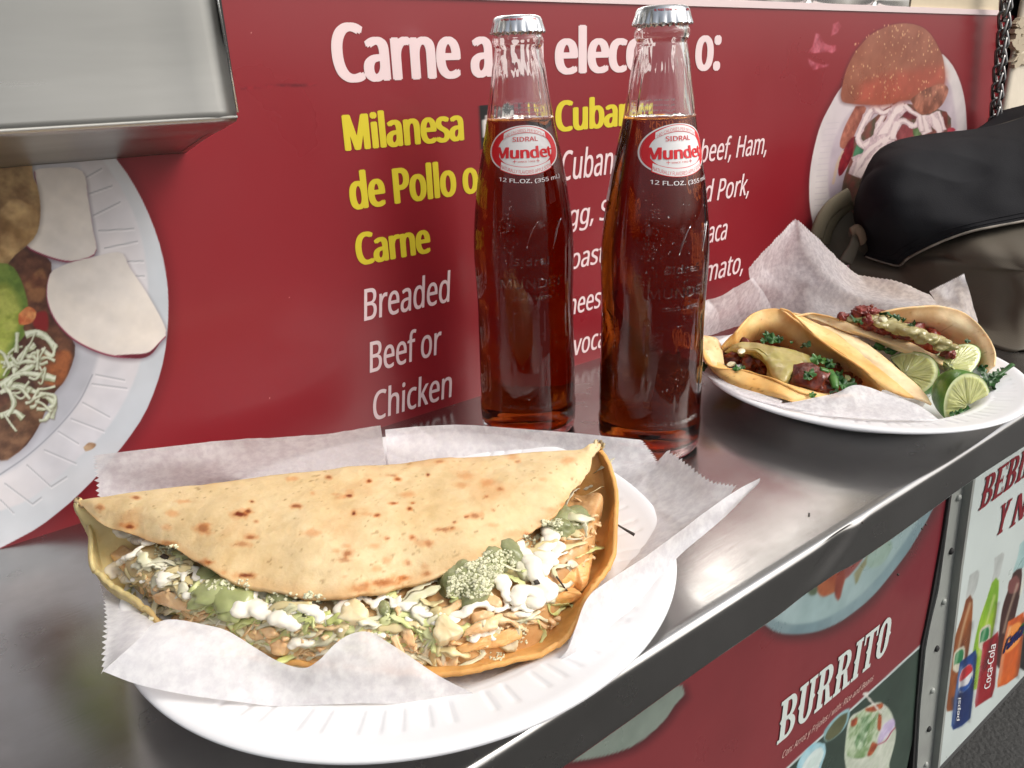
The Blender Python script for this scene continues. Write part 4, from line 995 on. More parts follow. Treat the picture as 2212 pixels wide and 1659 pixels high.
# ---------------------------------------------------------------- plates
m_ = pmat("white_foam", base=(.82, .82, .83), rough=.38, spec=.5, sss=.15, sssr=(1, 1, 1), ssss=.004, bump=.12, bscale=500, bdist=.0003)
M_foam = m_
def make_plate(c, R, label, phase, name="foam_plate"):
    t = thing(name, label, "plate", (c[0], c[1], 0.0005), "white foam plates")
    k = R / .114
    P = [(0, .0032), (.03, .0032), (.060, .0033), (.071, .0042), (.077, .0075), (.0815, .0118), (.0855, .0145), (.0895, .0160), (.1045, .0188), (.1085, .0197), (.1118, .0200), (.1138, .0194), (.1143, .0184),
         (.1136, .0176), (.1110, .0176), (.1040, .0160), (.0885, .0130), (.0840, .0110), (.079, .0075), (.0745, .0030), (.070, .0006), (.060, 0), (0, 0)]
    Q = np.array([(a, 0, b) for a, b in P]); top = np.vstack([cr(Q[:13], 120), cr(Q[12:], 60)[1:]])[:, [0, 2]]
    top[:, 0] *= k
    V, F = lathe(top, 640)
    a = np.arctan2(V[:, 1], V[:, 0]) + phase; r = np.hypot(V[:, 0], V[:, 1]) / k
    up = np.repeat(np.arange(len(top)) < 119, 640)
    q = a / (2 * np.pi) * 30; ph = q - np.floor(q)
    zone = np.clip((r - .0905) / .0012, 0, 1) * np.clip((.1035 - r) / .0012, 0, 1)
    tick = np.maximum(np.exp(-((ph - .25) / .045) ** 2), np.exp(-((ph - .60) / .045) ** 2))
    tick = np.where((np.floor(q) % 3) == 2, np.exp(-(((ph * 3) % 1 - .5) / .12) ** 2), tick)
    V[:, 2] += np.where(up, -.0006 * tick * zone, 0)
    V[:, 2] += np.where(up, .0003 * np.sin(a * 3) * (r > .09), 0)
    V[:, 2] = np.maximum(V[:, 2], 0)
    V += [c[0], c[1], .0005]
    mesh("plate_shell", V, F, M_foam, t)
    return t
P1 = np.array([.1345, .2600]); P2 = np.array([.4700, .2470])
make_plate(P1, .1145, "large white foam plate under the folded tortilla beside the bottles", 0.2)
make_plate(P2, .0995, "white foam plate farther along the counter carrying two small tacos and limes", 1.0)

# ---------------------------------------------------------------- deli paper
m, ntp, p = newmat("deli_paper"); L = ntp.links.new
tc = N_(ntp, "ShaderNodeTexCoord")
no = N_(ntp, "ShaderNodeTexNoise"); no.inputs["Scale"].default_value = 260; no.inputs["Detail"].default_value = 5; no.inputs["Roughness"].default_value = .62; L(tc.outputs["Object"], no.inputs["Vector"])
ra = N_(ntp, "ShaderNodeMapRange"); ra.inputs[1].default_value = .38; ra.inputs[2].default_value = .62; L(no.outputs["Fac"], ra.inputs[0])
mx = N_(ntp, "ShaderNodeMix", data_type='RGBA'); mx.inputs[6].default_value = (.90, .89, .92, 1); mx.inputs[7].default_value = (.98, .98, .98, 1); L(ra.outputs[0], mx.inputs[0])
p.inputs["Roughness"].default_value = .38; p.inputs["Specular IOR Level"].default_value = .5; L(mx.outputs[2], p.inputs["Base Color"])
tr = N_(ntp, "ShaderNodeBsdfTranslucent"); tr.inputs["Color"].default_value = (.92, .89, .90, 1)
tp = N_(ntp, "ShaderNodeBsdfTransparent"); tp.inputs["Color"].default_value = (.97, .95, .96, 1)
bu = N_(ntp, "ShaderNodeBump"); bu.inputs["Strength"].default_value = .22; bu.inputs["Distance"].default_value = .0006
no2 = N_(ntp, "ShaderNodeTexNoise"); no2.inputs["Scale"].default_value = 90; no2.inputs["Detail"].default_value = 4; L(tc.outputs["Object"], no2.inputs["Vector"]); L(no2.outputs["Fac"], bu.inputs["Height"]); L(bu.outputs[0], p.inputs["Normal"])
m1 = N_(ntp, "ShaderNodeMixShader"); m1.inputs[0].default_value = .34; L(p.outputs[0], m1.inputs[1]); L(tr.outputs[0], m1.inputs[2])
fa = N_(ntp, "ShaderNodeMapRange"); fa.inputs[1].default_value = .38; fa.inputs[2].default_value = .62; fa.inputs[3].default_value = .20; fa.inputs[4].default_value = .07; L(no.outputs["Fac"], fa.inputs[0])
m2 = N_(ntp, "ShaderNodeMixShader"); L(fa.outputs[0], m2.inputs[0]); L(m1.outputs[0], m2.inputs[1]); L(tp.outputs[0], m2.inputs[2]); L(m2.outputs[0], ntp.nodes["Material Output"].inputs[0])
M_paper = m
def serrate(G, side, amp=.0009, teeth=60):
    """cut saw teeth into one border of a grid: side in 'u0','u1','v0','v1'"""
    nv, nu = G.shape[:2]
    if side in ('u0', 'u1'):
        e = 0 if side == 'u0' else -1; i2 = 1 if side == 'u0' else -2
        t = np.arange(nv); d = G[:, e] - G[:, i2]; d /= np.maximum(np.linalg.norm(d, axis=1, keepdims=True), 1e-9)
        G[:, e] += d * (amp * ((t % 2) * 2 - 1) * (.6 + .8 * np.random.default_rng(nv).random(nv)))[:, None]
    else:
        e = 0 if side == 'v0' else -1; i2 = 1 if side == 'v0' else -2
        t = np.arange(nu); d = G[e] - G[i2]; d /= np.maximum(np.linalg.norm(d, axis=1, keepdims=True), 1e-9)
        G[e] += d * (amp * ((t % 2) * 2 - 1))[:, None]
    return G
def wrinkle(G, amp, seed, sc=.03):
    N = normals(G); n = fbm(G[..., 0] + G[..., 2], G[..., 1] - G[..., 2] * .5, sc, seed, 3)
    n2 = np.abs(fbm(G[..., 0], G[..., 1] + G[..., 2], sc * 1.6, seed + 5, 2))
    v1_ = 1 - np.abs(2 * vnoise(G[..., 0] * .9 + G[..., 2], G[..., 1] + G[..., 2] * .4, sc * .9, seed + 8) - 1); v2_ = 1 - np.abs(2 * vnoise(G[..., 0] - G[..., 1] * .6, G[..., 1] + G[..., 2], sc * .45, seed + 18) - 1)
    return G + N * (amp * (n - n2) + amp * .55 * v1_ ** 4 + amp * .30 * v2_ ** 4)[..., None]
def patch(mb, rows, nu=90, nv=30, amp=.0015, seed=1, ser=(), linear=False, teeth=.0008):
    G = loft(rows, nu, nv, linear); G = wrinkle(G, amp, seed)
    for s_ in ser: G = serrate(G, s_, teeth)
    mb.add(G.reshape(-1, 3), gridf(nv, nu)); return G
FX = lambda u, v: (u, v)
dp = MB()
# back-left flap leaning towards the wall
patch(dp, [pz(FX, [(205, 985, .050), (330, 968, .049), (480, 952, .048), (600, 945, .048), (720, 935, .046), (800, 922, .047), (822, 919, .048)]),
           pz(FX, [(207, 1020, .041), (400, 1010, .036), (600, 985, .034), (740, 975, .032), (828, 965, .034)]),
           pz(FX, [(214, 1075, .028), (420, 1065, .016), (620, 1040, .015), (760, 1030, .014), (836, 1010, .016)]),
           pz(FX, [(222, 1120, .016), (420, 1130, .005), (620, 1100, .004), (760, 1080, .004), (845, 1060, .004)])], 110, 34, .0012, 3, ('u0',))
# back-right sheet
patch(dp, [pz(FX, [(832, 928, .036), (900, 922, .036), (1000, 918, .034), (1190, 931, .030), (1386, 950, .026)]),
           pz(FX, [(836, 975, .026), (920, 965, .024), (1050, 968, .020), (1230, 985, .017), (1412, 985, .020)]),
           pz(FX, [(842, 1040, .006), (960, 1050, .004), (1100, 1060, .004), (1260, 1060, .008), (1420, 1010, .018)])], 100, 30, .0010, 9, ('u1',))
# right floor of the paper and its right flap with torn edge
patch(dp, [pz(FX, [(1442, 972, .032), (1420, 1000, .024), (1370, 1060, .017), (1330, 1110, .014), (1300, 1180, .010), (1270, 1240, .006), (1220, 1290, .0045)]),
           pz(FX, [(1485, 1003, .033), (1462, 1040, .026), (1420, 1100, .020), (1380, 1170, .0165), (1330, 1240, .014), (1280, 1300, .012), (1230, 1350, .006)]),
           pz(FX, [(1535, 1040, .035), (1520, 1080, .030), (1470, 1130, .026), (1400, 1190, .022), (1330, 1250, .020), (1278, 1300, .019), (1222, 1400, .012)]),
           pz(FX, [(1590, 1050, .038), (1565, 1080, .034), (1500, 1130, .031), (1410, 1200, .029), (1330, 1255, .028), (1272, 1290, .027), (1235, 1380, .020)])], 90, 40, .0010, 14, ('u0',))
patch(dp, [pz(FX, [(1150, 1040, .0055), (1250, 1020, .009), (1330, 1005, .015), (1422, 996, .0245)]),
           pz(FX, [(1160, 1110, .0050), (1250, 1095, .0075), (1320, 1080, .0120), (1374, 1058, .0180)]),
           pz(FX, [(1160, 1190, .0048), (1220, 1180, .0060), (1275, 1165, .0080), (1322, 1130, .0135)]),
           pz(FX, [(1120, 1280, .0048), (1180, 1275, .0050), (1235, 1262, .0058), (1282, 1225, .0080)])], 60, 50, .0009, 17)
# the strip folded back outwards: bright outer wall of the right flap
patch(dp, [pz(FX, [(1642, 1032, .042), (1590, 1060, .039), (1510, 1115, .035), (1410, 1190, .033), (1320, 1250, .033), (1270, 1290, .033), (1245, 1350, .028), (1225, 1400, .022), (1205, 1425, .016)]),
           pz(FX, [(1640, 1040, .040), (1575, 1095, .034), (1500, 1150, .029), (1410, 1230, .026), (1340, 1300, .024), (1290, 1350, .022), (1255, 1400, .018), (1225, 1430, .014), (1203, 1434, .014)]),
           pz(FX, [(1638, 1044, .038), (1560, 1120, .030), (1478, 1190, .024), (1420, 1250, .0215), (1370, 1310, .021), (1320, 1350, .0195), (1280, 1400, .016), (1240, 1432, .014), (1200, 1440, .012)])], 90, 16, .0007, 21)
# front flap curling up over the filling
patch(dp, [pz(FX, [(332, 1346, .036), (370, 1336, .037), (430, 1345, .036), (490, 1362, .034), (550, 1398, .031), (600, 1428, .029), (655, 1443, .027), (690, 1425, .030), (725, 1390, .034), (762, 1368, .036), (800, 1366, .036), (850, 1395, .032), (900, 1428, .028), (960, 1468, .022), (1050, 1514, .0150)]),
           pz(FX, [(285, 1395, .034), (360, 1400, .034), (430, 1410, .032), (500, 1430, .029), (550, 1455, .026), (600, 1480, .022), (640, 1490, .021), (680, 1480, .023), (730, 1450, .027), (790, 1440, .028), (850, 1450, .026), (910, 1475, .0225), (960, 1495, .018), (1010, 1510, .0150), (1052, 1516, .0145)]),
           pz(FX, [(222, 1450, .0305), (290, 1476, .027), (370, 1495, .024), (450, 1508, .0215), (530, 1518, .0195), (600, 1526, .0175), (660, 1524, .0170), (720, 1521, .0170), (800, 1520, .0168), (870, 1520, .0160), (940, 1519, .0150), (990, 1518, .0142), (1054, 1518, .0140)])], 150, 44, .0009, 33)
# left serrated wing behind that flap
patch(dp, [pz(FX, [(212, 1240, .012), (260, 1260, .012), (330, 1330, .014), (380, 1370, .012)]),
           pz(FX, [(228, 1320, .022), (262, 1330, .022), (318, 1350, .026), (345, 1380, .020)]),
           pz(FX, [(221, 1450, .0300), (230, 1440, .0300), (262, 1412, .0315), (300, 1388, .0310)])], 30, 46, .0006, 41, ('u0',))
# the sheet lying in the plate under the food
patch(dp, [pz(FX, [(225, 1120, .0155), (500, 1110, .0048), (900, 1050, .0046), (1250, 1050, .0060), (1400, 1040, .016)]),
           pz(FX, [(235, 1230, .0150), (500, 1230, .0046), (800, 1200, .0046), (1200, 1180, .0050), (1380, 1150, .0165)]),
           pz(FX, [(300, 1380, .0165), (520, 1400, .0050), (800, 1400, .0046), (1080, 1350, .0048), (1290, 1290, .0160)]),
           pz(FX, [(420, 1490, .0170), (600, 1500, .0150), (850, 1495, .0120), (1050, 1480, .0120), (1200, 1430, .0155)])], 90, 60, .0008, 51)
t = dp.build("deli_paper", M_paper, None); tag(t, "crumpled white translucent deli paper under the large folded tortilla", "deli paper", "sheets of deli paper")

# ---------------------------------------------------------------- big folded tortilla
M_tort = pmat("toasted_tortilla", attr=True, var=(.90, .87, .82), vscale=160, rough=.55, bump=.6, bscale=300, bdist=.0007, sss=.25, sssr=(1, .6, .3), ssss=.0025)
def taste(G, cols, spots, seed, ns=.012, edge=None):
    """colour of a tortilla: pale dough, warmer patches, toasted spots at given pixels"""
    P = G.reshape(-1, 3)
    base, warm = np.array(lin(*cols[0])), np.array(lin(*cols[1]))
    f = np.clip(fbm(P[:, 0] + P[:, 2], P[:, 1] - P[:, 2], ns * 2.2, seed) * 2.0 + .42, 0, 1)[:, None]
    c = base * (1 - f) + warm * f
    px, py = to_px(P)
    speck = fbm(P[:, 0] * 1.0, P[:, 1] + P[:, 2], .0022, seed + 3, 2)
    c *= 1 - np.clip((speck - .30) * 12, 0, 1)[:, None] * np.array([.35, .42, .5])
    po = fbm(P[:, 0], P[:, 1] + P[:, 2], .0045, seed + 31, 3); c *= (1 + .10 * po)[:, None]
    bw = np.clip((fbm(P[:, 0], P[:, 1] + P[:, 2], .020, seed + 41, 4) - .08) * 5, 0, 1)[:, None] * .42; c = c * (1 - bw) + np.array(lin(212, 150, 92)) * bw
    halo, core = np.array(lin(206, 122, 52)), np.array(lin(112, 44, 14))
    wob = 1 + 1.1 * fbm(px, py, 9, seed + 7, 3)
    for u, v, ru, rv, k in spots:
        d = np.sqrt(((px - u) / ru) ** 2 + ((py - v) / rv) ** 2) * wob
        a = (np.clip(1.5 - d, 0, 1) * .75 * min(1, k + .35))[:, None]; c = c * (1 - a) + halo * a
        if k > .3:
            a = (np.clip((1.0 - d * 1.25) * 2.2, 0, 1) * k)[:, None]; c = c * (1 - a) + core * a
    return c
TOP0 = [(F2(25, 402), .0455), (F2(100, 478), .044), (F2(150, 512), .043), (F2(250, 543), .0425), (F2(310, 562), .042), (F2(390, 596), .042), (F2(480, 632), .0415), (F2(560, 682), .041), (F2(620, 712), .041), (F2(700, 762), .0405), (F2(800, 796), .040), (F2(900, 812), .040), (F2(1000, 832), .040), (F2(1100, 852), .040), (F2(1250, 856), .0395), (F2(1400, 836), .0395),
        (F3(130, 818), .0395), (F3(300, 770), .040), (F3(450, 722), .0405), (F3(560, 680), .041), (F3(700, 622), .0415), (F3(760, 572), .042), (F3(850, 520), .042), (F3(930, 460), .0425), (F3(975, 400), .043), (F3(1000, 350), .0435), (F3(1058, 290), .044), (F3(1085, 235), .045), (F3(1100, 190), .046), (F3(1138, 140), .048)]
FOLD = [(F2(26, 400), .0455), (F2(110, 386), .047), (F2(200, 378), .048), (F2(330, 366), .049), (F2(450, 350), .050), (F2(700, 320), .0515), (F2(1000, 276), .0525), (F2(1300, 240), .0525), (F3(200, 218), .0515), (F3(350, 204), .051), (F3(600, 186), .050), (F3(800, 168), .0495), (F3(950, 158), .049), (F3(1040, 156), .0485), (F3(1085, 132), .050), (F3(1139, 130), .0485)]
BOT = [(F2(27, 410), .0445), (F2(64, 480), .038), (F2(70, 560), .034), (F2(90, 700), .029), (F2(150, 790), .026), (F2(230, 850), .024), (F2(370, 965), .021), (F2(560, 1060), .019), (F2(780, 1130), .018), (F2(1000, 1180), .0175), (F2(1300, 1210), .017), (F2(1560, 1215), .0165), (F3(340, 1213), .0165), (F3(450, 1219), .0165), (F3(600, 1204), .017), (F3(800, 1156), .0175), (F3(930, 1116), .018), (F3(1030, 1000), .020), (F3(1100, 840), .023), (F3(1190, 690), .027), (F3(1212, 600), .030), (F3(1224, 500), .033), (F3(1222, 400), .036), (F3(1210, 300), .040), (F3(1175, 215), .044), (F3(1141, 150), .0475)]
W3 = lambda L_: np.array([onz(p_, z_) for p_, z_ in L_])
r_top, r_fold, r_bot = W3(TOP0), W3(FOLD), W3(BOT)
n = 420
top, fold, bot = cr(r_top, n), cr(r_fold, n), cr(r_bot, n)
env = np.sin(np.linspace(0, np.pi, n))[:, None] ** .5
bb = fold.copy(); bb[:, 2] = fold[:, 2] * (1 - env[:, 0]) + .028 * env[:, 0]; bb += env * np.array([.0035, .007, 0])
bb2 = fold.copy(); bb2[:, 2] = fold[:, 2] * (1 - env[:, 0]) + .0065 * env[:, 0]; bb2 += env * np.array([-.002, -.004, 0])
bm_ = (bb2 + bot) / 2; bm_[:, 2] = (fold[:, 2] * .5 + bot[:, 2] * .5) * (1 - env[:, 0]) + .0068 * env[:, 0]
bm3 = bm_ * .30 + bot * .70; bm3[:, 2] = np.minimum(bm3[:, 2], bot[:, 2]) * (1 - env[:, 0]) + (bot[:, 2] * .42 + .0035) * env[:, 0]
t1 = fold * .72 + top * .28 + env * np.array([0, 0, .0042]); t2 = fold * .38 + top * .62 + env * np.array([0, 0, .0048])
rows = [bot, bm3, bm_, bb2, bb, fold, t1, t2, top]
TG = loft(rows, n, 260)
N0 = normals(TG)
bump_ = .0026 * fbm(TG[..., 0], TG[..., 1] + TG[..., 2] * .7, .028, 61, 3) + .00035 * fbm(TG[..., 0], TG[..., 1] + TG[..., 2], .006, 62, 2)
TG = TG + N0 * bump_[..., None]
# frayed rim
e = .0022 * fbm(TG[0, :, 0] * 1, TG[0, :, 1], .004, 5, 3) + .004 * fbm(TG[0, :, 0], TG[0, :, 1], .018, 15, 2)
for k_ in range(14):
    TG[k_, :, 2] += e * (1 - k_ / 14); TG[k_, :, :2] += (e * .5 * (1 - k_ / 14))[:, None]
e = .0012 * fbm(TG[-1, :, 0], TG[-1, :, 1], .004, 9, 2); e2 = .005 * fbm(TG[-1, :, 0], TG[-1, :, 1], .022, 19, 2)
TG[-1, :, 1] += e; TG[-2, :, 1] += e * .5
for k_ in range(1, 30): TG[-k_, :, 2] += e2 * (1 - k_ / 30); TG[-k_, :, 1] -= e2 * .5 * (1 - k_ / 30)
sp2 = [(790, 463, 34, 16, .95), (830, 448, 16, 8, .8), (848, 404, 9, 6, .8), (1055, 425, 26, 9, .6), (475, 458, 24, 10, .25), (615, 533, 30, 20, .45), (838, 572, 22, 9, .55), (270, 523, 24, 12, .8), (815, 752, 36, 11, .95), (1300, 648, 24, 14, .45), (1310, 376, 16, 9, .8), (1328, 460, 13, 11, .9), (1210, 288, 13, 8, .6), (1398, 305, 10, 7, .7), (1535, 298, 16, 8, .4), (1590, 437, 11, 8, .8), (1605, 410, 9, 5, .7), (1520, 411, 16, 5, .4), (1437, 468, 9, 6, .8), (300, 385, 18, 7, .5), (1040, 296, 24, 8, .25), (620, 690, 30, 12, .3), (460, 600, 30, 9, .4), (1560, 765, 26, 9, .6), (1460, 790, 40, 14, .3), (870, 497, 10, 6, .3), (1485, 575, 10, 6, .3), (1600, 572, 12, 8, .3), (645, 690, 12, 8, .6), (1650, 600, 25, 14, .15), (130, 430, 18, 12, .35), (1360, 820, 40, 10, .3)]
sp3 = [(42, 306, 9, 6, .8), (180, 298, 11, 6, .6), (320, 277, 8, 7, .9), (160, 411, 14, 5, .5), (248, 411, 8, 5, .7), (235, 437, 10, 8, .8), (80, 467, 10, 6, .8), (500, 285, 30, 14, .2), (660, 345, 15, 8, .35), (540, 470, 26, 14, .4), (500, 475, 8, 5, .6), (445, 500, 10, 6, .6), (390, 535, 40, 8, .4), (435, 528, 12, 6, .5), (245, 573, 10, 8, .5), (325, 603, 18, 12, .3), (720, 190, 20, 12, .25), (740, 215, 10, 6, .3), (130, 577, 9, 5, .4), (210, 763, 12, 8, .7), (120, 785, 50, 14, .35), (315, 743, 16, 10, .45), (20, 800, 30, 10, .3), (595, 380, 10, 6, .4), (375, 215, 20, 6, .3), (790, 560, 14, 12, .7), (630, 445, 8, 5, .3), (960, 420, 16, 9, .3), (450, 720, 30, 9, .2), (860, 300, 14, 8, .15)]
rs_ = np.random.default_rng(77)
sp2 += [(rs_.uniform(150, 1600), rs_.uniform(330, 840), rs_.uniform(8, 34), rs_.uniform(5, 13), rs_.uniform(.08, .3)) for _ in range(24)]
sp3 += [(rs_.uniform(0, 1000), rs_.uniform(190, 760), rs_.uniform(8, 30), rs_.uniform(5, 13), rs_.uniform(.08, .3)) for _ in range(14)]
spots = [(*F2(u, v), a_ * .58, b_ * .58, min(1, k_ * 1.1)) for u, v, a_, b_, k_ in sp2] + [(*F3(u, v), a_ * .58, b_ * .58, min(1, k_ * 1.1)) for u, v, a_, b_, k_ in sp3]
col = taste(TG, ((228, 204, 160), (220, 190, 140)), spots, 71)
cg = col.reshape(TG.shape)
# the inside of the shell is damp and more orange, edges toasted
vv = np.linspace(0, 1, 260)
ins = np.clip((.52 - vv) / .1, 0, 1)[:, None, None]
uu = np.linspace(0, 1, n)
inc = np.array(lin(228, 172, 100))[None, None] * np.ones((1, n, 1)); lf = np.clip((.30 - uu) / .12, 0, 1)[None, :, None]
inc = inc * (1 - lf) + np.array(lin(232, 212, 152)) * lf
fn = np.clip(fbm(TG[..., 0], TG[..., 1], .014, 88) * 2 + .5, 0, 1)[..., None]
cg = cg * (1 - ins) + inc * (.80 + .3 * fn) * ins
ed = np.clip((vv - .972) / .028, 0, 1)[:, None, None] * np.clip(fbm(TG[..., 0], TG[..., 1], .02, 90) * 2 + .55, 0, 1)[..., None]
cg = cg * (1 - .55 * ed) + np.array(lin(214, 146, 74)) * .55 * ed
taco = thing("folded_tortilla", "large toasted folded corn tortilla filled with chicken, lettuce and cream", "quesadilla", (.13, .29, .006))
tz = sheet("tortilla", TG[::-1], M_tort, taco, thick=.0019, col=cg[::-1].reshape(-1, 3))

# ---- bed of filling: a lumpy mound between the two tortilla halves
M_chick = pmat("braised_chicken", base=lin(216, 168, 114), var=lin(238, 204, 158), vscale=130, rough=.32, spec=.6, bump=.5, bscale=420, bdist=.0008, sss=.2, sssr=(1, .5, .25), ssss=.003)
M_bed = pmat("stewed_filling", attr=True, var=(.86, .80, .72), vscale=150, rough=.24, spec=.6, bump=.5, bscale=220, bdist=.0012, sss=.15, sssr=(1, .5, .25), ssss=.002)
i0, i1 = int(n * .15), int(n * .90)
inner = (top * .60 + fold * .40)[i0:i1].copy(); inner[:, 2] -= .010
edge_t = top[i0:i1].copy(); edge_t[:, 2] -= .0065
mid = (top * .45 + bot * .55)[i0:i1].copy(); mid[:, 2] = edge_t[:, 2] * .50 + (bot[i0:i1, 2]) * .5 + .0025
kk = np.interp(np.linspace(0, 1, i1 - i0), [0, .12, .25, .6, .8, 1], [.66, .48, .24, .26, .40, .60])[:, None]
low_ = top[i0:i1] * kk + bot[i0:i1] * (1 - kk); low_[:, 2] = np.minimum(bot[i0:i1, 2], .020) * .5 + .0045
BG = loft([low_, mid, edge_t, inner], 300, 70)
BG = BG + normals(BG) * (.0030 * fbm(BG[..., 0], BG[..., 1], .014, 21, 4) + .0009 * fbm(BG[..., 0], BG[..., 1], .004, 25, 2))[..., None]
ub = np.linspace(0, 1, BG.shape[1])[None, :, None]; lf = np.clip((.56 - ub) / .14, 0, 1)
bc = np.array(lin(222, 178, 124)) * (1 - lf) + np.array(lin(224, 208, 164)) * lf
fb = np.clip(fbm(BG[..., 0], BG[..., 1], .010, 131) * 2.4 + .5, 0, 1)[..., None]
bc = bc * (1 - .45 * fb) + np.array(lin(168, 118, 72)) * .45 * fb
bed = sheet("filling_bed", BG[::-1], M_bed, taco, col=bc[::-1].reshape(-1, 3))
def bvh_of(Gs):
    V = []; F = []
    for G in Gs:
        o = len(V); nv, nu = G.shape[:2]; V += [Vector(x) for x in G.reshape(-1, 3)]; F += [tuple(int(i) + o for i in f) for f in gridf(nv, nu)]
    return BVHTree.FromPolygons(V, F)
bv1 = bvh_of([BG, TG[:150]])
def hit(bv, p_, zf=.02):
    d = Vector(ray(p_)).normalized(); h = bv.ray_cast(Vector(CAMPOS), d)
    if h[0] is None: return np.array(onz(p_, zf)), np.array([0, 0, 1.0])
    nn = np.array(h[1]);
    if nn @ np.array(d) > 0: nn = -nn
    return np.array(h[0]), nn
M_let = leafmat("pale_lettuce", lin(232, 234, 176), lin(208, 214, 132), .18, .28)
M_let2 = leafmat("white_lettuce_rib", lin(244, 238, 214), lin(230, 226, 184), .18, .26)
M_let3 = leafmat("stained_lettuce", lin(226, 208, 152), lin(238, 220, 170), .18, .28)
M_crema = pmat("sour_cream", base=lin(246, 238, 220), rough=.26, spec=.5, sss=.4, sssr=(1, .9, .75), ssss=.002, bump=.15, bscale=150, bdist=.001)
M_guac = pmat("green_guacamole", base=lin(128, 132, 90), var=lin(158, 160, 116), vscale=140, rough=.22, spec=.6, bump=.5, bscale=260, bdist=.0012, sss=.2, sssr=(.7, 1, .3), ssss=.002)
M_guac2 = pmat("smooth_green_salsa", base=lin(170, 174, 122), var=lin(150, 156, 100), vscale=70, rough=.18, spec=.6, bump=.15, bscale=120, sss=.2, sssr=(.7, 1, .3), ssss=.002)
M_chs = pmat("crumbled_cheese", base=lin(214, 212, 178), rough=.6, sss=.2, sssr=(1, 1, .8), ssss=.001, bump=.3, bscale=600, bdist=.0005)
M_onion = pmat("onion_cube", base=lin(240, 224, 186), var=lin(228, 206, 160), vscale=90, rough=.25, sss=.4, sssr=(1, .9, .6), ssss=.004)
M_char = pmat("charred_fleck", base=(.03, .018, .012), rough=.5)
def surf_tube(bv, F, pts, r, flat=.7, lift=.6, ns=10, n=None, mat=M_crema, name="cream_ribbon", parent=None, dz=0, wob=0, seed=0):
    P, U = [], []
    for q in pts:
        h, nn = hit(bv, F(*q[:2])); P.append(h); U.append(nn)
    n = n or max(8, len(pts) * 7)
    P = cr(P, n); U = cr(U, n); U /= np.linalg.norm(U, axis=1, keepdims=True)
    U = U * .5 + np.array([0, 0, .5])
    rr = np.interp(np.linspace(0, 1, n), np.linspace(0, 1, len(r)), r) if np.ndim(r) else np.full(n, r)
    if wob: rr = rr * (1 + wob * 2 * fbm(np.arange(n) * 1.0, np.zeros(n), 5, seed, 2))
    P = P + U * (rr * lift + dz)[:, None]
    V, Fc = tube(P, rr, ns, flat, up=U)
    return mesh(name, V, Fc, mat, parent)
CR = [(F6, [(340, 300), (350, 340), (380, 370), (430, 360), (460, 330)], [.0022, .0026, .0026, .002]),
      (F6, [(440, 400), (500, 410), (570, 420), (610, 440)], [.003, .0034, .0034, .002]),
      (F6, [(560, 450), (500, 480), (440, 540), (350, 590), (290, 630), (275, 680), (300, 705), (335, 670), (370, 660), (400, 700), (450, 720), (520, 725), (590, 735)], [.0015, .0018, .0021, .0024, .0026, .0028, .0024, .0024, .0028, .0028, .0022, .0018, .0012]),
      (F6, [(760, 680), (720, 700), (700, 740), (690, 770)], [.002, .0035, .003, .0015]),
      (F6, [(840, 820), (920, 850), (1000, 810), (1080, 800), (1170, 830)], [.0015, .003, .0025, .003, .002]),
      (F6, [(1390, 820), (1350, 870), (1310, 910), (1290, 950), (1320, 985), (1380, 960), (1400, 910), (1430, 950), (1480, 1000), (1540, 985), (1570, 1030), (1630, 1010), (1640, 1070), (1700, 1060), (1730, 1110)], [.0024, .003, .0036, .004, .0038, .0034, .003, .0034, .0036, .003, .0036, .0038, .0034, .0036, .002]),
      (F6, [(1620, 900), (1700, 930), (1800, 940), (1880, 990), (1930, 1050)], [.0018, .0026, .0028, .0026, .0016]),
      (F6, [(1690, 1240), (1740, 1205), (1800, 1200), (1850, 1230)], [.0018, .0028, .003, .002]),
      (F8, [(70, 1040), (150, 1060), (230, 1090)], [.0012, .0018, .0012]),
      (F8, [(30, 1230), (60, 1160), (110, 1110), (170, 1100)], [.002, .0035, .003, .0012]),
      (F8, [(380, 1120), (470, 1135), (560, 1150), (640, 1190), (680, 1200)], [.0012, .0018, .0024, .0024, .0016]),
      (F8, [(860, 1200), (930, 1190), (960, 1130), (1010, 1110), (1080, 1130), (1110, 1160)], [.0022, .0022, .0024, .0026, .0024, .0014]),
      (F8, [(1060, 1000), (1090, 950), (1140, 935), (1200, 960), (1200, 1010), (1220, 1060), (1240, 1080)], [.0018, .0024, .0026, .0026, .0024, .0024, .0016]),
      (F8, [(1290, 690), (1310, 740), (1370, 780), (1400, 840), (1420, 910), (1450, 960), (1500, 990), (1530, 1040), (1480, 1070), (1420, 1060), (1400, 1030), (1330, 1030), (1290, 1070), (1310, 1100), (1260, 1090)], [.003, .0036, .0034, .003, .0034, .0038, .003, .0034, .004, .003, .0024, .003, .0034, .0024]),
      (F8, [(1420, 1080), (1440, 1110), (1400, 1120)], [.0036, .004, .002]),
      (F8, [(1490, 580), (1530, 620), (1540, 680), (1500, 730), (1460, 770), (1510, 800), (1500, 850), (1480, 900)], [.0018, .003, .0032, .003, .0032, .0032, .0026, .003]),
      (F8, [(1540, 700), (1600, 690), (1570, 760), (1530, 790)], [.002, .0022, .0022, .002]),
      (F8, [(1290, 1190), (1350, 1190), (1400, 1170)], [.0014, .002, .0014]),
      (F8, [(310, 1330), (350, 1335)], [.0015, .0015])]
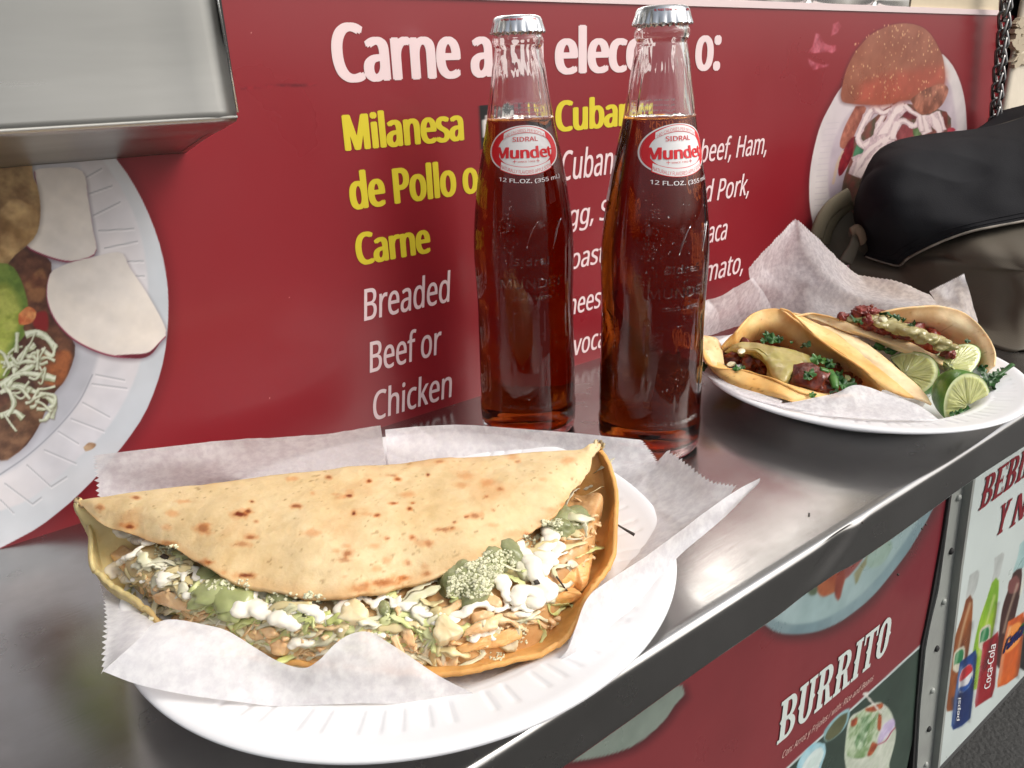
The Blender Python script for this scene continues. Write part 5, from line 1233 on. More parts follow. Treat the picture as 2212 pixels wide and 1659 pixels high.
def remeshed(o, vox=.0005, it=7):
    m1_ = o.modifiers.new("r", 'REMESH'); m1_.mode = 'VOXEL'; m1_.voxel_size = vox; m1_.use_smooth_shade = True
    m2_ = o.modifiers.new("s", 'SMOOTH'); m2_.iterations = it; m2_.factor = .6
    dg = bpy.context.evaluated_depsgraph_get(); me = bpy.data.meshes.new_from_object(o.evaluated_get(dg))
    o.modifiers.clear(); old = o.data; o.data = me; me.name = old.name; bpy.data.meshes.remove(old)
    me.polygons.foreach_set("use_smooth", np.ones(len(me.polygons), bool))
def cream(bv, F, pts, r, seed, mat=M_crema, name="cream_ribbon", parent=None, k=.82, flat=.6):
    H_ = [hit(bv, F(*q))[0] for q in pts]; P = cr(H_, len(pts) * 8); n_ = len(P)
    z = P[:, 2]; ker = np.ones(9) / 9; P[:, 2] = np.convolve(np.pad(z, 4, 'edge'), ker, 'valid')
    rr = np.interp(np.linspace(0, 1, n_), np.linspace(0, 1, len(r)), r) * k
    rr = rr * (1 + .22 * np.sin(np.arange(n_) * .33 + seed) * np.sin(np.arange(n_) * .13 + seed * 2))
    mb = MB(); V0, F0 = ico(2)
    for i in range(n_):
        mb.add(V0 * [rr[i], rr[i], rr[i] * flat] + P[i] + [.0009 * math.sin(i * .8 + seed), .0009 * math.cos(i * .63), rr[i] * .35 + .0016], F0)
    o = mb.build(name, mat, parent); remeshed(o); return o
for i, (F_, pts, r) in enumerate(CR):
    cream(bv1, F_, pts, r, i, parent=taco)
r5 = np.random.default_rng(15)
for i, (u0, v0, w_) in enumerate([(700, 620, 330), (900, 760, 300), (1500, 900, 420), (1850, 1000, 300)]):      # thin zigzag drizzles of cream
    cream(bv1, F6, [(u0 + w_ * t_ + r5.normal() * 14, v0 + 70 * (1 if k_ % 2 else -1) * r5.uniform(.5, 1.1) + 60 * t_) for k_, t_ in enumerate(np.linspace(0, 1, 7))], [.0008, .0014, .0011, .0016, .0012, .0015, .0008], i + 40, parent=taco, k=1.0)
for i, (u0, v0, w_) in enumerate([(60, 1090, 420), (480, 1200, 460), (1080, 1130, 380), (1290, 780, 330), (820, 1320, 330)]):
    cream(bv1, F8, [(u0 + w_ * t_ + r5.normal() * 14, v0 + 60 * (1 if k_ % 2 else -1) * r5.uniform(.5, 1.1)) for k_, t_ in enumerate(np.linspace(0, 1, 7))], [.0007, .0013, .0010, .0015, .0012, .0014, .0008], i + 50, parent=taco, k=1.0)
# guacamole
def place_blob(bv, F, u, v, rad_, mat, name, parent, dz=0, seed=0, amp=.22, sub=4, spin=0, nz=.5, freq=1.6):
    h, nn = hit(bv, F(u, v)); nn = nn * (1 - nz) + np.array([0, 0, nz])
    V, Fc = blob(h + nn * dz, rad_, nn, spin, sub, amp, seed, freq)
    return mesh(name, V, Fc, mat, parent)
for i, (F_, u, v, r, dz, m_) in enumerate([(F6, 1060, 650, (.010, .007, .004), .000, M_guac2), (F6, 1200, 740, (.014, .008, .0045), .000, M_guac2), (F6, 1240, 850, (.0065, .009, .0035), .001, M_guac2), (F6, 1250, 930, (.005, .005, .0025), .001, M_guac2), (F6, 1650, 820, (.012, .006, .005), 0, M_guac),
                                         (F8, 900, 930, (.010, .009, .0065), .001, M_guac), (F8, 1000, 990, (.009, .006, .006), .001, M_guac), (F8, 1080, 820, (.012, .008, .0065), .001, M_guac), (F8, 1200, 740, (.009, .007, .006), .001, M_guac), (F8, 1640, 500, (.008, .010, .0055), .001, M_guac), (F8, 1580, 560, (.008, .007, .005), .001, M_guac), (F8, 350, 1150, (.004, .002, .0015), .002, M_guac)]):
    place_blob(bv1, F_, u, v, r, m_, "guacamole", taco, dz, i + 3)
# chicken, onion, mushroom-like slices
def slab_piece(bv, F, poly, th, mat, name, parent, dz=.001, seed=0, dome=.001):
    P = [hit(bv, F(*q)) for q in poly]; H_ = np.array([a for a, b in P]); c = H_.mean(0); nn = np.mean([b for a, b in P], 0) * .6 + np.array([0, 0, .4]); nn /= np.linalg.norm(nn)
    # flatten onto the mean plane a little
    H_ = H_ - ((H_ - c) @ nn)[:, None] * nn * .6 + nn * dz
    n_ = len(poly) * 8
    R_ = lerp_lin(np.vstack([H_, H_[:1]]), n_ + 1)[:-1] * .55 + cr(np.vstack([H_, H_[:1]]), n_ + 1)[:-1] * .45; c = R_.mean(0)
    jj = fbm(np.arange(n_) * 1.0, np.zeros(n_), 2.5, seed, 2) * .16; R_ = c + (R_ - c) * (1 + jj)[:, None]; th = th * .72; dome = dome * .3
    rings = [1, .985, .93, .6, .3]; V = []; hh_ = [0, th * .75, th, th + dome * .5, th + dome]
    for k_, h_ in zip(rings, hh_):
        q = c + (R_ - c) * k_ + nn * h_; q = q + nn * (.0014 * fbm(q[:, 0] + q[:, 2], q[:, 1], .004, seed, 3))[:, None] * (1 if h_ else 0); V.append(q)
    V.append((c + nn * (th + dome))[None]); V = np.vstack([(R_ - nn * .002)[:]] + V)
    F = []
    for i in range(len(rings)):
        for j in range(n_): F.append((i * n_ + j, i * n_ + (j + 1) % n_, (i + 1) * n_ + (j + 1) % n_, (i + 1) * n_ + j))
    e_ = (len(rings)) * n_
    for j in range(n_): F.append((e_ + j, e_ + (j + 1) % n_, len(V) - 1))
    return mesh(name, V, F, mat, parent)
M_chl = pmat("chicken_breast", base=lin(226, 166, 98), var=lin(232, 188, 126), vscale=60, rough=.30, spec=.55, bump=.9, bscale=90, bdist=.0012, stretch=(1, 7, 2), sss=.25, sssr=(1, .55, .3), ssss=.003)
slab_piece(bv1, F8, [(1540, 780), (1620, 690), (1700, 670), (1780, 720), (1830, 800), (1820, 900), (1790, 1000), (1750, 1050), (1700, 1060), (1640, 980), (1560, 900), (1530, 850)], .0030, M_chl, "chicken_piece", taco, .001, 3, .001)
slab_piece(bv1, F8, [(1520, 930), (1600, 960), (1680, 1060), (1740, 1080), (1700, 1110), (1600, 1090), (1530, 1060), (1510, 990)], .0022, M_chl, "chicken_piece", taco, .0005, 5)
slab_piece(bv1, F8, [(1390, 700), (1460, 690), (1500, 720), (1470, 800), (1400, 780)], .0024, M_chick, "chicken_piece", taco, .0005, 8)
slab_piece(bv1, F8, [(1020, 1060), (1100, 1030), (1180, 1080), (1190, 1130), (1140, 1150), (1060, 1110)], .0026, M_chick, "chicken_piece", taco, .001, 11)
slab_piece(bv1, F8, [(910, 1290), (1000, 1230), (1100, 1200), (1155, 1210), (1150, 1270), (1060, 1300), (960, 1320), (905, 1330)], .0028, M_chick, "chicken_piece", taco, .001, 12)
slab_piece(bv1, F8, [(960, 1190), (1040, 1160), (1130, 1180), (1080, 1220), (980, 1240)], .0026, M_chick, "chicken_piece", taco, .002, 13)
slab_piece(bv1, F8, [(480, 1260), (530, 1240), (560, 1330), (570, 1400), (520, 1400), (480, 1340)], .003, M_chick, "chicken_piece", taco, .001, 14)
slab_piece(bv1, F8, [(390, 1330), (430, 1310), (500, 1450), (480, 1490), (420, 1400)], .003, M_chick, "chicken_piece", taco, .001, 15)
slab_piece(bv1, F8, [(850, 1400), (960, 1350), (1150, 1290), (1280, 1250), (1330, 1270), (1330, 1330), (1200, 1390), (1000, 1420), (900, 1440)], .0022, M_chl, "chicken_piece", taco, .0, 16)
slab_piece(bv1, F6, [(650, 830), (720, 780), (800, 800), (880, 860), (950, 910), (900, 940), (800, 920), (700, 880)], .0032, M_chick, "chicken_piece", taco, .001, 17)
slab_piece(bv1, F6, [(1540, 1190), (1620, 1150), (1690, 1200), (1660, 1280), (1580, 1270)], .003, M_chick, "chicken_piece", taco, .001, 18)
slab_piece(bv1, F6, [(1470, 1080), (1560, 1060), (1600, 1120), (1530, 1160)], .003, M_chick, "chicken_piece", taco, .001, 19)
slab_piece(bv1, F6, [(300, 560), (400, 490), (560, 480), (600, 540), (480, 660), (360, 640)], .0018, M_chick, "chicken_piece", taco, 0, 23)
slab_piece(bv1, F8, [(690, 1330), (730, 1200), (760, 1175), (820, 1220), (910, 1300), (880, 1340), (800, 1380), (740, 1400)], .0050, M_onion, "onion_cube", taco, .002, 30, .0005)
slab_piece(bv1, F8, [(20, 1240), (70, 1120), (150, 1100), (240, 1170), (230, 1240), (130, 1270)], .0040, M_onion, "onion_cube", taco, .002, 31, .001)
slab_piece(bv1, F8, [(1285, 800), (1340, 790), (1380, 850), (1390, 920), (1340, 940), (1290, 880)], .003, M_let2, "onion_cube", taco, .001, 32, .001)
# lettuce shreds: named ones first, then scattered along the mound
LT = [(F8, [(470, 1100), (560, 1030), (650, 970), (740, 930)], .0034, M_let2), (F8, [(430, 1030), (500, 970), (570, 940)], .003, M_let2), (F8, [(700, 915), (770, 920), (800, 980)], .0022, M_let), (F8, [(810, 1090), (870, 1100), (920, 1120)], .0032, M_let), (F8, [(1190, 880), (1250, 930), (1330, 970), (1370, 1000)], .0034, M_let),
      (F8, [(1440, 1110), (1560, 1130), (1680, 1130), (1740, 1160)], .0030, M_let), (F8, [(1420, 1150), (1450, 1240), (1490, 1330), (1450, 1410)], .0022, M_let), (F8, [(620, 1140), (660, 1250), (640, 1380), (580, 1490)], .0026, M_let3), (F8, [(600, 1440), (720, 1430), (800, 1480), (890, 1530)], .0022, M_let3), (F8, [(300, 1040), (400, 1050), (450, 1090)], .0034, M_let), (F8, [(130, 1000), (230, 1030), (330, 1040), (420, 1080)], .0032, M_let),
      (F8, [(300, 1250), (390, 1220), (450, 1240), (380, 1300)], .0034, M_let), (F8, [(10, 1290), (90, 1270), (180, 1290), (280, 1330)], .0024, M_let), (F8, [(1640, 640), (1730, 650), (1880, 660)], .0016, M_let2), (F8, [(1640, 400), (1680, 330), (1740, 280)], .0034, M_let2), (F8, [(1720, 290), (1800, 280), (1860, 220)], .0030, M_let2), (F8, [(1830, 180), (1920, 120), (1990, 60)], .0034, M_let2), (F8, [(1780, 330), (1860, 300), (1920, 270)], .0016, M_let3),
      (F8, [(1730, 480), (1780, 560), (1790, 630)], .0022, M_let2), (F8, [(930, 1370), (960, 1320), (990, 1420), (1060, 1490)], .0014, M_let3),
      (F6, [(480, 680), (560, 620), (650, 600), (760, 640)], .0050, M_let2), (F6, [(640, 660), (720, 600), (800, 560)], .0040, M_let2), (F6, [(380, 830), (440, 800), (560, 850), (620, 900)], .0048, M_let), (F6, [(800, 520), (860, 600), (960, 660)], .005, M_let2), (F6, [(760, 480), (820, 520), (900, 560)], .004, M_let), (F6, [(800, 680), (860, 720), (960, 760)], .0032, M_let3),
      (F6, [(900, 1000), (980, 930), (1050, 900)], .0036, M_let2), (F6, [(1020, 1020), (1100, 960), (1180, 940)], .0036, M_let), (F6, [(1100, 1000), (1180, 1010), (1220, 980)], .0022, M_let), (F6, [(1330, 1150), (1340, 1060), (1380, 1000)], .0016, M_let3), (F6, [(1460, 860), (1520, 930), (1580, 980)], .0020, M_let3), (F6, [(1660, 890), (1760, 900), (1900, 870)], .0014, M_let3), (F6, [(1620, 970), (1720, 960), (1830, 990), (1900, 1060)], .0028, M_let),
      (F6, [(2000, 860), (2060, 900), (2010, 1000)], .0034, M_let2), (F6, [(2060, 1040), (2120, 960), (2190, 900)], .005, M_let2), (F6, [(1900, 1090), (1980, 1060), (2080, 1060)], .003, M_let), (F6, [(1800, 1120), (1860, 1150), (1900, 1200)], .0024, M_let), (F6, [(1420, 1190), (1520, 1240), (1640, 1290), (1780, 1310)], .0034, M_let2)]
def shred(bv, F, pts, w, mat, parent, seed=0, lift=.0012, name="lettuce_shred"):
    P, U = [], []
    for i, q in enumerate(pts):
        h, nn = hit(bv, F(*q)); P.append(h + np.array([0, 0, lift])); U.append(nn)
    P = cr(P, 16); P[:, 2] += .0012 * np.sin(np.linspace(0, np.pi, 16)) ; U = np.mean(U, 0) * .5 + np.array([0, 0, .5])
    tw = np.linspace(-.5, .6, 16) * (1 if seed % 2 else -1)
    Uw = np.array([U + .6 * math.sin(a_ + seed) * np.array([math.cos(seed), math.sin(seed), 0]) for a_ in tw * 2])
    wv = w * .5 * (np.sin(np.linspace(.35, np.pi - .3, 16))) * (1 + .3 * np.sin(np.arange(16) * 1.9 + seed))
    V, Fc = tube(P, wv, 8, .16, up=Uw)
    return mesh(name, V, Fc, mat, parent)
for i, (F_, pts, w_, m_) in enumerate(LT): shred(bv1, F_, pts, w_, m_, taco, i)
r_ = np.random.default_rng(5)
ncount = 0
for i in range(330):
    a_ = r_.random(); iu = int(a_ * (BG.shape[1] - 30)) + 10; iv = int(8 + r_.random() ** 1.2 * 34)
    c0 = BG[iv, iu]
    if 0.62 < a_ and r_.random() < .72: continue
    L_ = r_.uniform(.009, .022); an = r_.random() * 6.3; dr_ = np.array([math.cos(an), math.sin(an) * .7, 0])
    bend = r_.normal() * .0055
    P = [c0 - dr_ * L_ / 2, c0 + np.array([-dr_[1], dr_[0], 0]) * bend, c0 + dr_ * L_ / 2]
    pp = []
    for q in P:
        lx, ly = to_px(q); h, nn = hit(bv1, (float(lx), float(ly))); pp.append(h + np.array([0, 0, r_.uniform(.0004, .0042)]))
    if np.linalg.norm(pp[0] - pp[2]) > .028: continue
    P = cr(pp, 14); U = np.array([r_.normal() * .35 - .3, r_.normal() * .35 - .5, 1])
    wv = r_.uniform(.0009, .0026) * np.sin(np.linspace(.4, np.pi - .35, 14)) * (1 + .25 * np.sin(np.arange(14) * 1.3 + i))
    V, Fc = tube(P, wv, 6, .22, up=U)
    mesh("lettuce_shred" if r_.random() < .8 else "chicken_shred", V, Fc, [M_let, M_let2, M_let3, M_let2, M_chick][int(r_.random() * 5)], taco); ncount += 1
# shredded meat fibres filling the gaps (uncountable)
mb = MB()
for i in range(170):
    iu = int(r_.random() * (BG.shape[1] - 12)) + 6; iv = int(3 + r_.random() * 44); c0 = BG[iv, iu] + np.array([0, 0, r_.uniform(0, .0008)])
    an = r_.random() * 6.3; L_ = r_.uniform(.0015, .006)
    P = np.array([c0 - [math.cos(an) * L_ / 2, math.sin(an) * L_ / 2, r_.normal() * .0006], c0 + [0, 0, .0006], c0 + [math.cos(an) * L_ / 2, math.sin(an) * L_ / 2, r_.normal() * .0006]])
    V, Fc = tube(P - [0, 0, .0004], r_.uniform(.0006, .0014), 6, .55, n=6); mb.add(V, Fc)
mb.build("shredded_chicken", M_chick, taco, kind="stuff")
# cheese crumbs
mb = MB()
def crumbs(F, n_, u0, u1, v0, v1, s0=.0002, s1=.00105, cond=None):
    k_ = 0
    while k_ < n_:
        u, v = r_.uniform(u0, u1), r_.uniform(v0, v1); k_ += 1
        if cond and not cond(u, v): continue
        h, nn = hit(bvc, F(u, v)); s_ = r_.uniform(s0, s1)
        V0_, Fc = ico(1); V = V0_ * r_.uniform(.45, 1.35, (len(V0_), 1)) * [s_, s_ * r_.uniform(.6, 1), s_ * .8] + h + nn * s_ * .2; mb.add(V, Fc)
dg = bpy.context.evaluated_depsgraph_get()
def bvh_objs(objs):
    V, F = [], []
    for o in objs:
        off = len(V); l = np.array(o.parent.location) if o.parent else np.zeros(3)
        V += [Vector(np.array(v.co[:]) + l) for v in o.data.vertices]; F += [tuple(i + off for i in p_.vertices) for p_ in o.data.polygons]
    return BVHTree.FromPolygons(V, F)
bvc = bvh_objs([bed, tz] + [o for o in taco.children if o.name.startswith("guacamole")])
crumbs(F8, 700, 800, 1270, 700, 1040, cond=lambda u, v: abs((v - 1000) + (u - 860) * .62) < 150 + 0 * u)
crumbs(F8, 120, 1470, 1620, 480, 600); crumbs(F8, 50, 1330, 1500, 590, 700)
crumbs(F6, 120, 620, 800, 420, 600); crumbs(F6, 50, 1000, 1350, 690, 760); crumbs(F6, 110, 1500, 1950, 780, 960); crumbs(F6, 60, 1250, 1700, 1020, 1200, .0003, .0007)
crumbs(F8, 40, 1270, 1360, 1210, 1370, .0003, .0008); crumbs(F8, 30, 1100, 1200, 1430, 1490, .0003, .0007); crumbs(F8, 50, 300, 900, 1050, 1400, .0002, .0006)
mb.build("cheese_crumbs", M_chs, taco, kind="stuff", smooth=False)
for F_, pts, r in ((F8, [(1560, 920), (1600, 970), (1650, 1030), (1680, 1060), (1720, 1075)], .0005), (F8, [(1410, 970), (1425, 990), (1430, 1000)], .0011), (F8, [(1300, 650), (1370, 610), (1400, 590)], .0010), (F6, [(600, 390), (640, 400)], .0008), (F6, [(690, 540), (740, 560)], .0010), (F6, [(1620, 930), (1650, 940)], .0008)):
    surf_tube(bv1, F_, pts, r, flat=.5, lift=1.2, mat=M_char, name="charred_fleck", parent=taco, dz=.0028 if r > .0009 and F_ is F8 and pts[0][0] > 1400 else .002)
V, Fc = tube([onz(F3(1212, 512), .030), onz(F3(1250, 535), .028), onz(F3(1293, 560), .026)], [.0003, .0005, .0007], 6, n=10); mesh("herb_stem", V, Fc, M_char, taco)
V, Fc = tube([onz(F3(5, 462), .047), onz(F3(30, 455), .0475), onz(F3(70, 462), .047)], [.0002, .0003, .0002], 5, n=8); mesh("herb_stem", V, Fc, M_char, taco)
# ---------------------------------------------------------------- paper under the small tacos
dp = MB()
patch(dp, [pz(F4, [(440, 440, .066), (520, 350, .074), (640, 230, .084), (735, 128, .092), (790, 160, .089), (880, 240, .083), (1000, 362, .075), (1130, 470, .067), (1200, 490, .065), (1400, 528, .060), (1600, 610, .054)]),
           pz(F4, [(455, 515, .054), (600, 430, .058), (760, 400, .058), (900, 430, .056), (1100, 560, .050), (1300, 610, .047), (1500, 640, .045), (1650, 660, .043)]),
           pz(F4, [(520, 620, .036), (640, 620, .034), (800, 620, .032), (1000, 680, .030), (1200, 690, .030), (1450, 700, .028), (1750, 780, .026)]),
           pz(F4, [(500, 800, .012), (700, 800, .008), (900, 800, .006), (1100, 800, .006), (1300, 820, .006), (1500, 840, .006), (1850, 900, .014)])], 130, 46, .0014, 61, ('v0',), teeth=.0007)
# left wing
patch(dp, [pz(F4, [(120, 690, .052), (165, 648, .054), (250, 622, .055), (350, 570, .058), (440, 515, .061), (470, 500, .060)]),
           pz(F4, [(130, 770, .043), (200, 740, .042), (290, 700, .042), (380, 660, .042), (470, 620, .042), (540, 600, .040)]),
           pz(F4, [(140, 880, .026), (230, 860, .018), (310, 830, .016), (420, 800, .016), (520, 780, .016), (620, 760, .016)])], 70, 34, .0014, 66, (), teeth=.0006)
# right corner standing up
patch(dp, [pz(F4, [(1605, 590, .057), (1660, 560, .060), (1740, 520, .063), (1800, 490, .066), (1830, 474, .067)]),
           pz(F4, [(1640, 650, .048), (1700, 640, .049), (1780, 620, .050), (1830, 610, .052), (1862, 600, .054)]),
           pz(F4, [(1680, 760, .030), (1740, 760, .030), (1800, 760, .031), (1860, 770, .033), (1916, 790, .036)])], 44, 34, .0010, 71, ('v0',), teeth=.0006)
# front flap folded up over the tortilla edges
patch(dp, [pz(F4, [(640, 1312, .020), (720, 1300, .022), (860, 1270, .024), (1000, 1240, .026), (1070, 1205, .029), (1130, 1188, .030), (1200, 1198, .029), (1300, 1232, .026), (1420, 1272, .024), (1530, 1315, .022), (1600, 1360, .020), (1665, 1412, .0190)]),
           pz(F4, [(560, 1290, .020), (700, 1330, .0215), (860, 1345, .0215), (1050, 1330, .022), (1200, 1330, .022), (1330, 1350, .0215), (1450, 1380, .0205), (1560, 1400, .020), (1640, 1412, .0190)]),
           pz(F4, [(420, 1262, .0215), (640, 1330, .0205), (840, 1372, .0200), (1000, 1392, .0200), (1180, 1405, .0200), (1300, 1412, .0200), (1400, 1416, .0200), (1520, 1418, .0195), (1620, 1416, .0190)])], 90, 30, .0006, 76)
# left rim with torn teeth hanging over the plate edge, and the part under the food
patch(dp, [pz(F4, [(160, 1040, .023), (260, 1130, .022), (400, 1200, .021), (560, 1250, .020), (660, 1290, .019)]),
           pz(F4, [(132, 1098, .0225), (200, 1150, .022), (300, 1205, .0215), (420, 1262, .0212), (640, 1325, .020)])], 120, 8, .0003, 81, ('v1',), teeth=.0006)
patch(dp, [pz(F4, [(160, 880, .012), (500, 860, .006), (1000, 840, .006), (1500, 880, .006), (1900, 1000, .015)]),
           pz(F4, [(150, 1040, .020), (500, 1040, .007), (900, 1020, .006), (1400, 1060, .006), (1700, 1130, .008)]),
           pz(F4, [(300, 1180, .0205), (620, 1250, .017), (900, 1230, .010), (1250, 1240, .010), (1560, 1330, .014)])], 80, 44, .0006, 86)
M_paper2 = M_paper.copy(); M_paper2.name = "wall_glow_deli_paper"      # same paper made more see-through, to imitate pink light from the wall
for nd in M_paper2.node_tree.nodes:
    if nd.type == 'MAP_RANGE' and abs(nd.inputs[3].default_value - .20) < 1e-4: nd.inputs[3].default_value = .34; nd.inputs[4].default_value = .16
o = dp.build("deli_paper", M_paper2, None); tag(o, "see-through white deli paper with a tall torn corner under the two small tacos", "deli paper", "sheets of deli paper")
# dark stain left on that paper
c0, nn = np.array(pz(F4, [(1232, 682, .0345)])[0]), None

# ---------------------------------------------------------------- small tacos
M_tc = pmat("warm_corn_tortilla", attr=True, var=(.90, .84, .74), vscale=110, rough=.5, bump=.5, bscale=260, bdist=.0006, sss=.3, sssr=(1, .6, .3), ssss=.0025)
def shell(rows, parent, cols, seed, nu=160, nv=50, th=.0014, spots=(), amp=.0022, name="tortilla"):
    G = loft(rows, nu, nv)
    G = G + normals(G) * (amp * fbm(G[..., 0], G[..., 1] + G[..., 2], .02, seed, 3))[..., None]
    r2 = np.random.default_rng(seed); px, py = to_px(G.reshape(-1, 3))
    sp = [(r2.uniform(px.min(), px.max()), r2.uniform(py.min(), py.max()), r2.uniform(1.5, 4), r2.uniform(1, 2.5), .25) for _ in range(9)] + list(spots)
    col = taste(G, cols, sp, seed, ns=.010).reshape(G.shape)
    e = np.minimum(np.linspace(0, 1, nv), 1 - np.linspace(0, 1, nv)); ee = np.clip(1 - e / .10, 0, 1)[:, None, None]
    col = col * (1 - .5 * ee) + np.array(lin(*cols[2])) * .5 * ee
    o = sheet(name, G[::-1], M_tc, parent, thick=th, col=col[::-1].reshape(-1, 3)); return G, o
YC = ((244, 216, 156), (238, 184, 106), (232, 178, 104))
PC = ((246, 224, 184), (240, 204, 154), (232, 190, 130))
tA = thing("small_taco", "small corn taco with dark red meat, green salsa and cilantro, nearer the bottles", "taco", (.42, .27, .008), "small tacos on the far plate")
# shell of taco A: back wall (orange crest), valley, front wall
GA, oA = shell([pz(F4, [(272, 945, .030), (330, 880, .037), (372, 842, .041), (450, 748, .046), (520, 708, .048), (600, 696, .049), (652, 708, .0485), (740, 775, .046), (850, 868, .042), (1000, 980, .036), (1150, 1080, .030), (1320, 1222, .021)]),
                pz(F4, [(276, 985, .024), (360, 930, .030), (450, 860, .034), (560, 830, .036), (660, 850, .035), (780, 920, .031), (900, 990, .027), (1060, 1080, .022), (1200, 1160, .018), (1300, 1222, .016)]),
                pz(F4, [(278, 1040, .015), (400, 1030, .011), (560, 1010, .010), (700, 1060, .010), (850, 1120, .010), (1000, 1170, .010), (1200, 1225, .011), (1290, 1236, .012)]),
                pz(F4, [(210, 1075, .017), (330, 1110, .012), (480, 1150, .011), (620, 1190, .011), (760, 1230, .012), (900, 1255, .012), (1100, 1250, .012), (1250, 1240, .013)]),
                pz(F4, [(142, 872, .036), (152, 1010, .032), (225, 1075, .029), (400, 1090, .0285), (520, 1122, .028), (640, 1172, .027), (760, 1228, .024), (866, 1270, .0185)])], tA, YC, 101, spots=[(*F4(720, 900), 5, 3, .2)])
# left lobe of the front tortilla
shell([pz(F4, [(140, 868, .037), (190, 872, .036), (238, 884, .034), (272, 945, .028)]), pz(F4, [(138, 950, .034), (190, 960, .032), (240, 980, .029), (276, 1010, .025)]), pz(F4, [(148, 1010, .031), (200, 1060, .029), (240, 1070, .027), (282, 1060, .022)])], tA, PC, 103, 40, 26)
# doubled front tortilla (outer layer below)
shell([pz(F4, [(150, 1012, .030), (225, 1078, .0285), (400, 1093, .028), (520, 1125, .0275), (640, 1175, .0265), (760, 1231, .0235), (868, 1272, .0182)]),
       pz(F4, [(160, 1045, .026), (230, 1110, .025), (380, 1160, .0245), (520, 1200, .024), (640, 1240, .0235), (760, 1270, .021), (860, 1278, .0176)]),
       pz(F4, [(172, 1068, .022), (240, 1130, .0215), (330, 1190, .021), (500, 1242, .0205), (640, 1276, .020), (740, 1296, .0192), (856, 1284, .0172)])], tA, YC, 105, 120, 30)
# outer layer of the back wall: second tortilla edge seen beside the crest
shell([pz(F4, [(640, 706, .0485), (700, 722, .0478), (745, 760, .0465), (830, 852, .0425), (980, 962, .0365), (1130, 1068, .0300), (1310, 1215, .0215)]),
       pz(F4, [(690, 730, .0450), (740, 752, .0440), (820, 800, .0420), (900, 850, .0400), (1040, 960, .0350), (1200, 1090, .0280), (1420, 1262, .0200)]),
       pz(F4, [(735, 745, .0440), (800, 765, .0430), (900, 812, .0415), (1000, 870, .0385), (1120, 965, .0340), (1280, 1100, .0270), (1500, 1275, .0190)])], tA, YC, 107, 120, 34)
shell([pz(F4, [(900, 815, .0410), (1000, 872, .0380), (1120, 968, .0335), (1280, 1103, .0265), (1480, 1272, .0188)]),
       pz(F4, [(960, 830, .0380), (1080, 900, .0360), (1220, 1010, .0315), (1380, 1130, .0250), (1560, 1292, .0180)]),
       pz(F4, [(1060, 862, .0350), (1160, 910, .0330), (1300, 1010, .0290), (1450, 1140, .0235), (1560, 1235, .0200), (1615, 1318, .0160)])], tA, PC, 109, 110, 30)
M_meat = pmat("adobo_meat", base=lin(126, 50, 28), var=lin(74, 26, 16), vscale=200, rough=.25, spec=.6, bump=.6, bscale=260, bdist=.001, sss=.1, sssr=(1, .3, .1), ssss=.001)
M_meat2 = pmat("red_adobo_meat", base=lin(140, 50, 38), var=lin(100, 30, 22), vscale=200, rough=.3, spec=.6, bump=.6, bscale=300, bdist=.001, sss=.1, sssr=(1, .3, .1), ssss=.001)
M_salsa = pmat("avocado_salsa", base=lin(168, 156, 92), var=lin(190, 170, 116), vscale=60, rough=.22, spec=.5, bump=.2, bscale=150, bdist=.001, sss=.25, sssr=(1, .9, .4), ssss=.002)
M_salsa2 = pmat("glossy_tomatillo_salsa", base=lin(150, 138, 88), var=lin(176, 166, 116), vscale=90, rough=.08, spec=.7, bump=.5, bscale=210, bdist=.0014, sss=.2, sssr=(1, .9, .5), ssss=.002)
M_cil = leafmat("cilantro_green", lin(30, 70, 26), lin(58, 106, 44), .15, .35)
M_cil2 = leafmat("light_cilantro", lin(60, 112, 44), lin(100, 146, 68), .2, .3)
bvA = bvh_of([GA])
def pz1(F, u, v, z): return np.array(onz(F(u, v), z))
def put(F, u, v, z, r, mat, name, parent, seed, amp=.25, spin=0, sub=4, nn=(0, 0, 1), freq=1.6):
    V, Fc = blob(pz1(F, u, v, z), r, nn, spin, sub, amp, seed, freq); return mesh(name, V, Fc, mat, parent)
for i, (u, v, z, r) in enumerate([(330, 970, .024, (.010, .006, .006)), (390, 905, .030, (.008, .005, .004)), (350, 1010, .0235, (.008, .006, .005)), (440, 1050, .0225, (.008, .006, .006)), (500, 1060, .021, (.007, .006, .006)), (560, 1100, .018, (.01, .007, .005)),
                                  (760, 1160, .0215, (.009, .007, .006)), (820, 1110, .0235, (.008, .006, .006)), (860, 1190, .0200, (.010, .006, .006)), (780, 1210, .0180, (.008, .006, .005)), (940, 1140, .0200, (.006, .009, .005)), (950, 1210, .0170, (.007, .006, .005)), (990, 1090, .020, (.006, .005, .005)), (900, 1240, .0150, (.008, .005, .004)), (1060, 1150, .018, (.007, .005, .004)), (1120, 1170, .017, (.006, .004, .003)), (640, 1150, .015, (.012, .008, .006)), (700, 1060, .017, (.012, .01, .008)), (600, 1000, .018, (.012, .01, .008)), (460, 960, .020, (.01, .01, .007))]):
    put(F4, u, v, z, r, M_meat, "meat_piece", tA, i + 60, .30, i * 1.3)
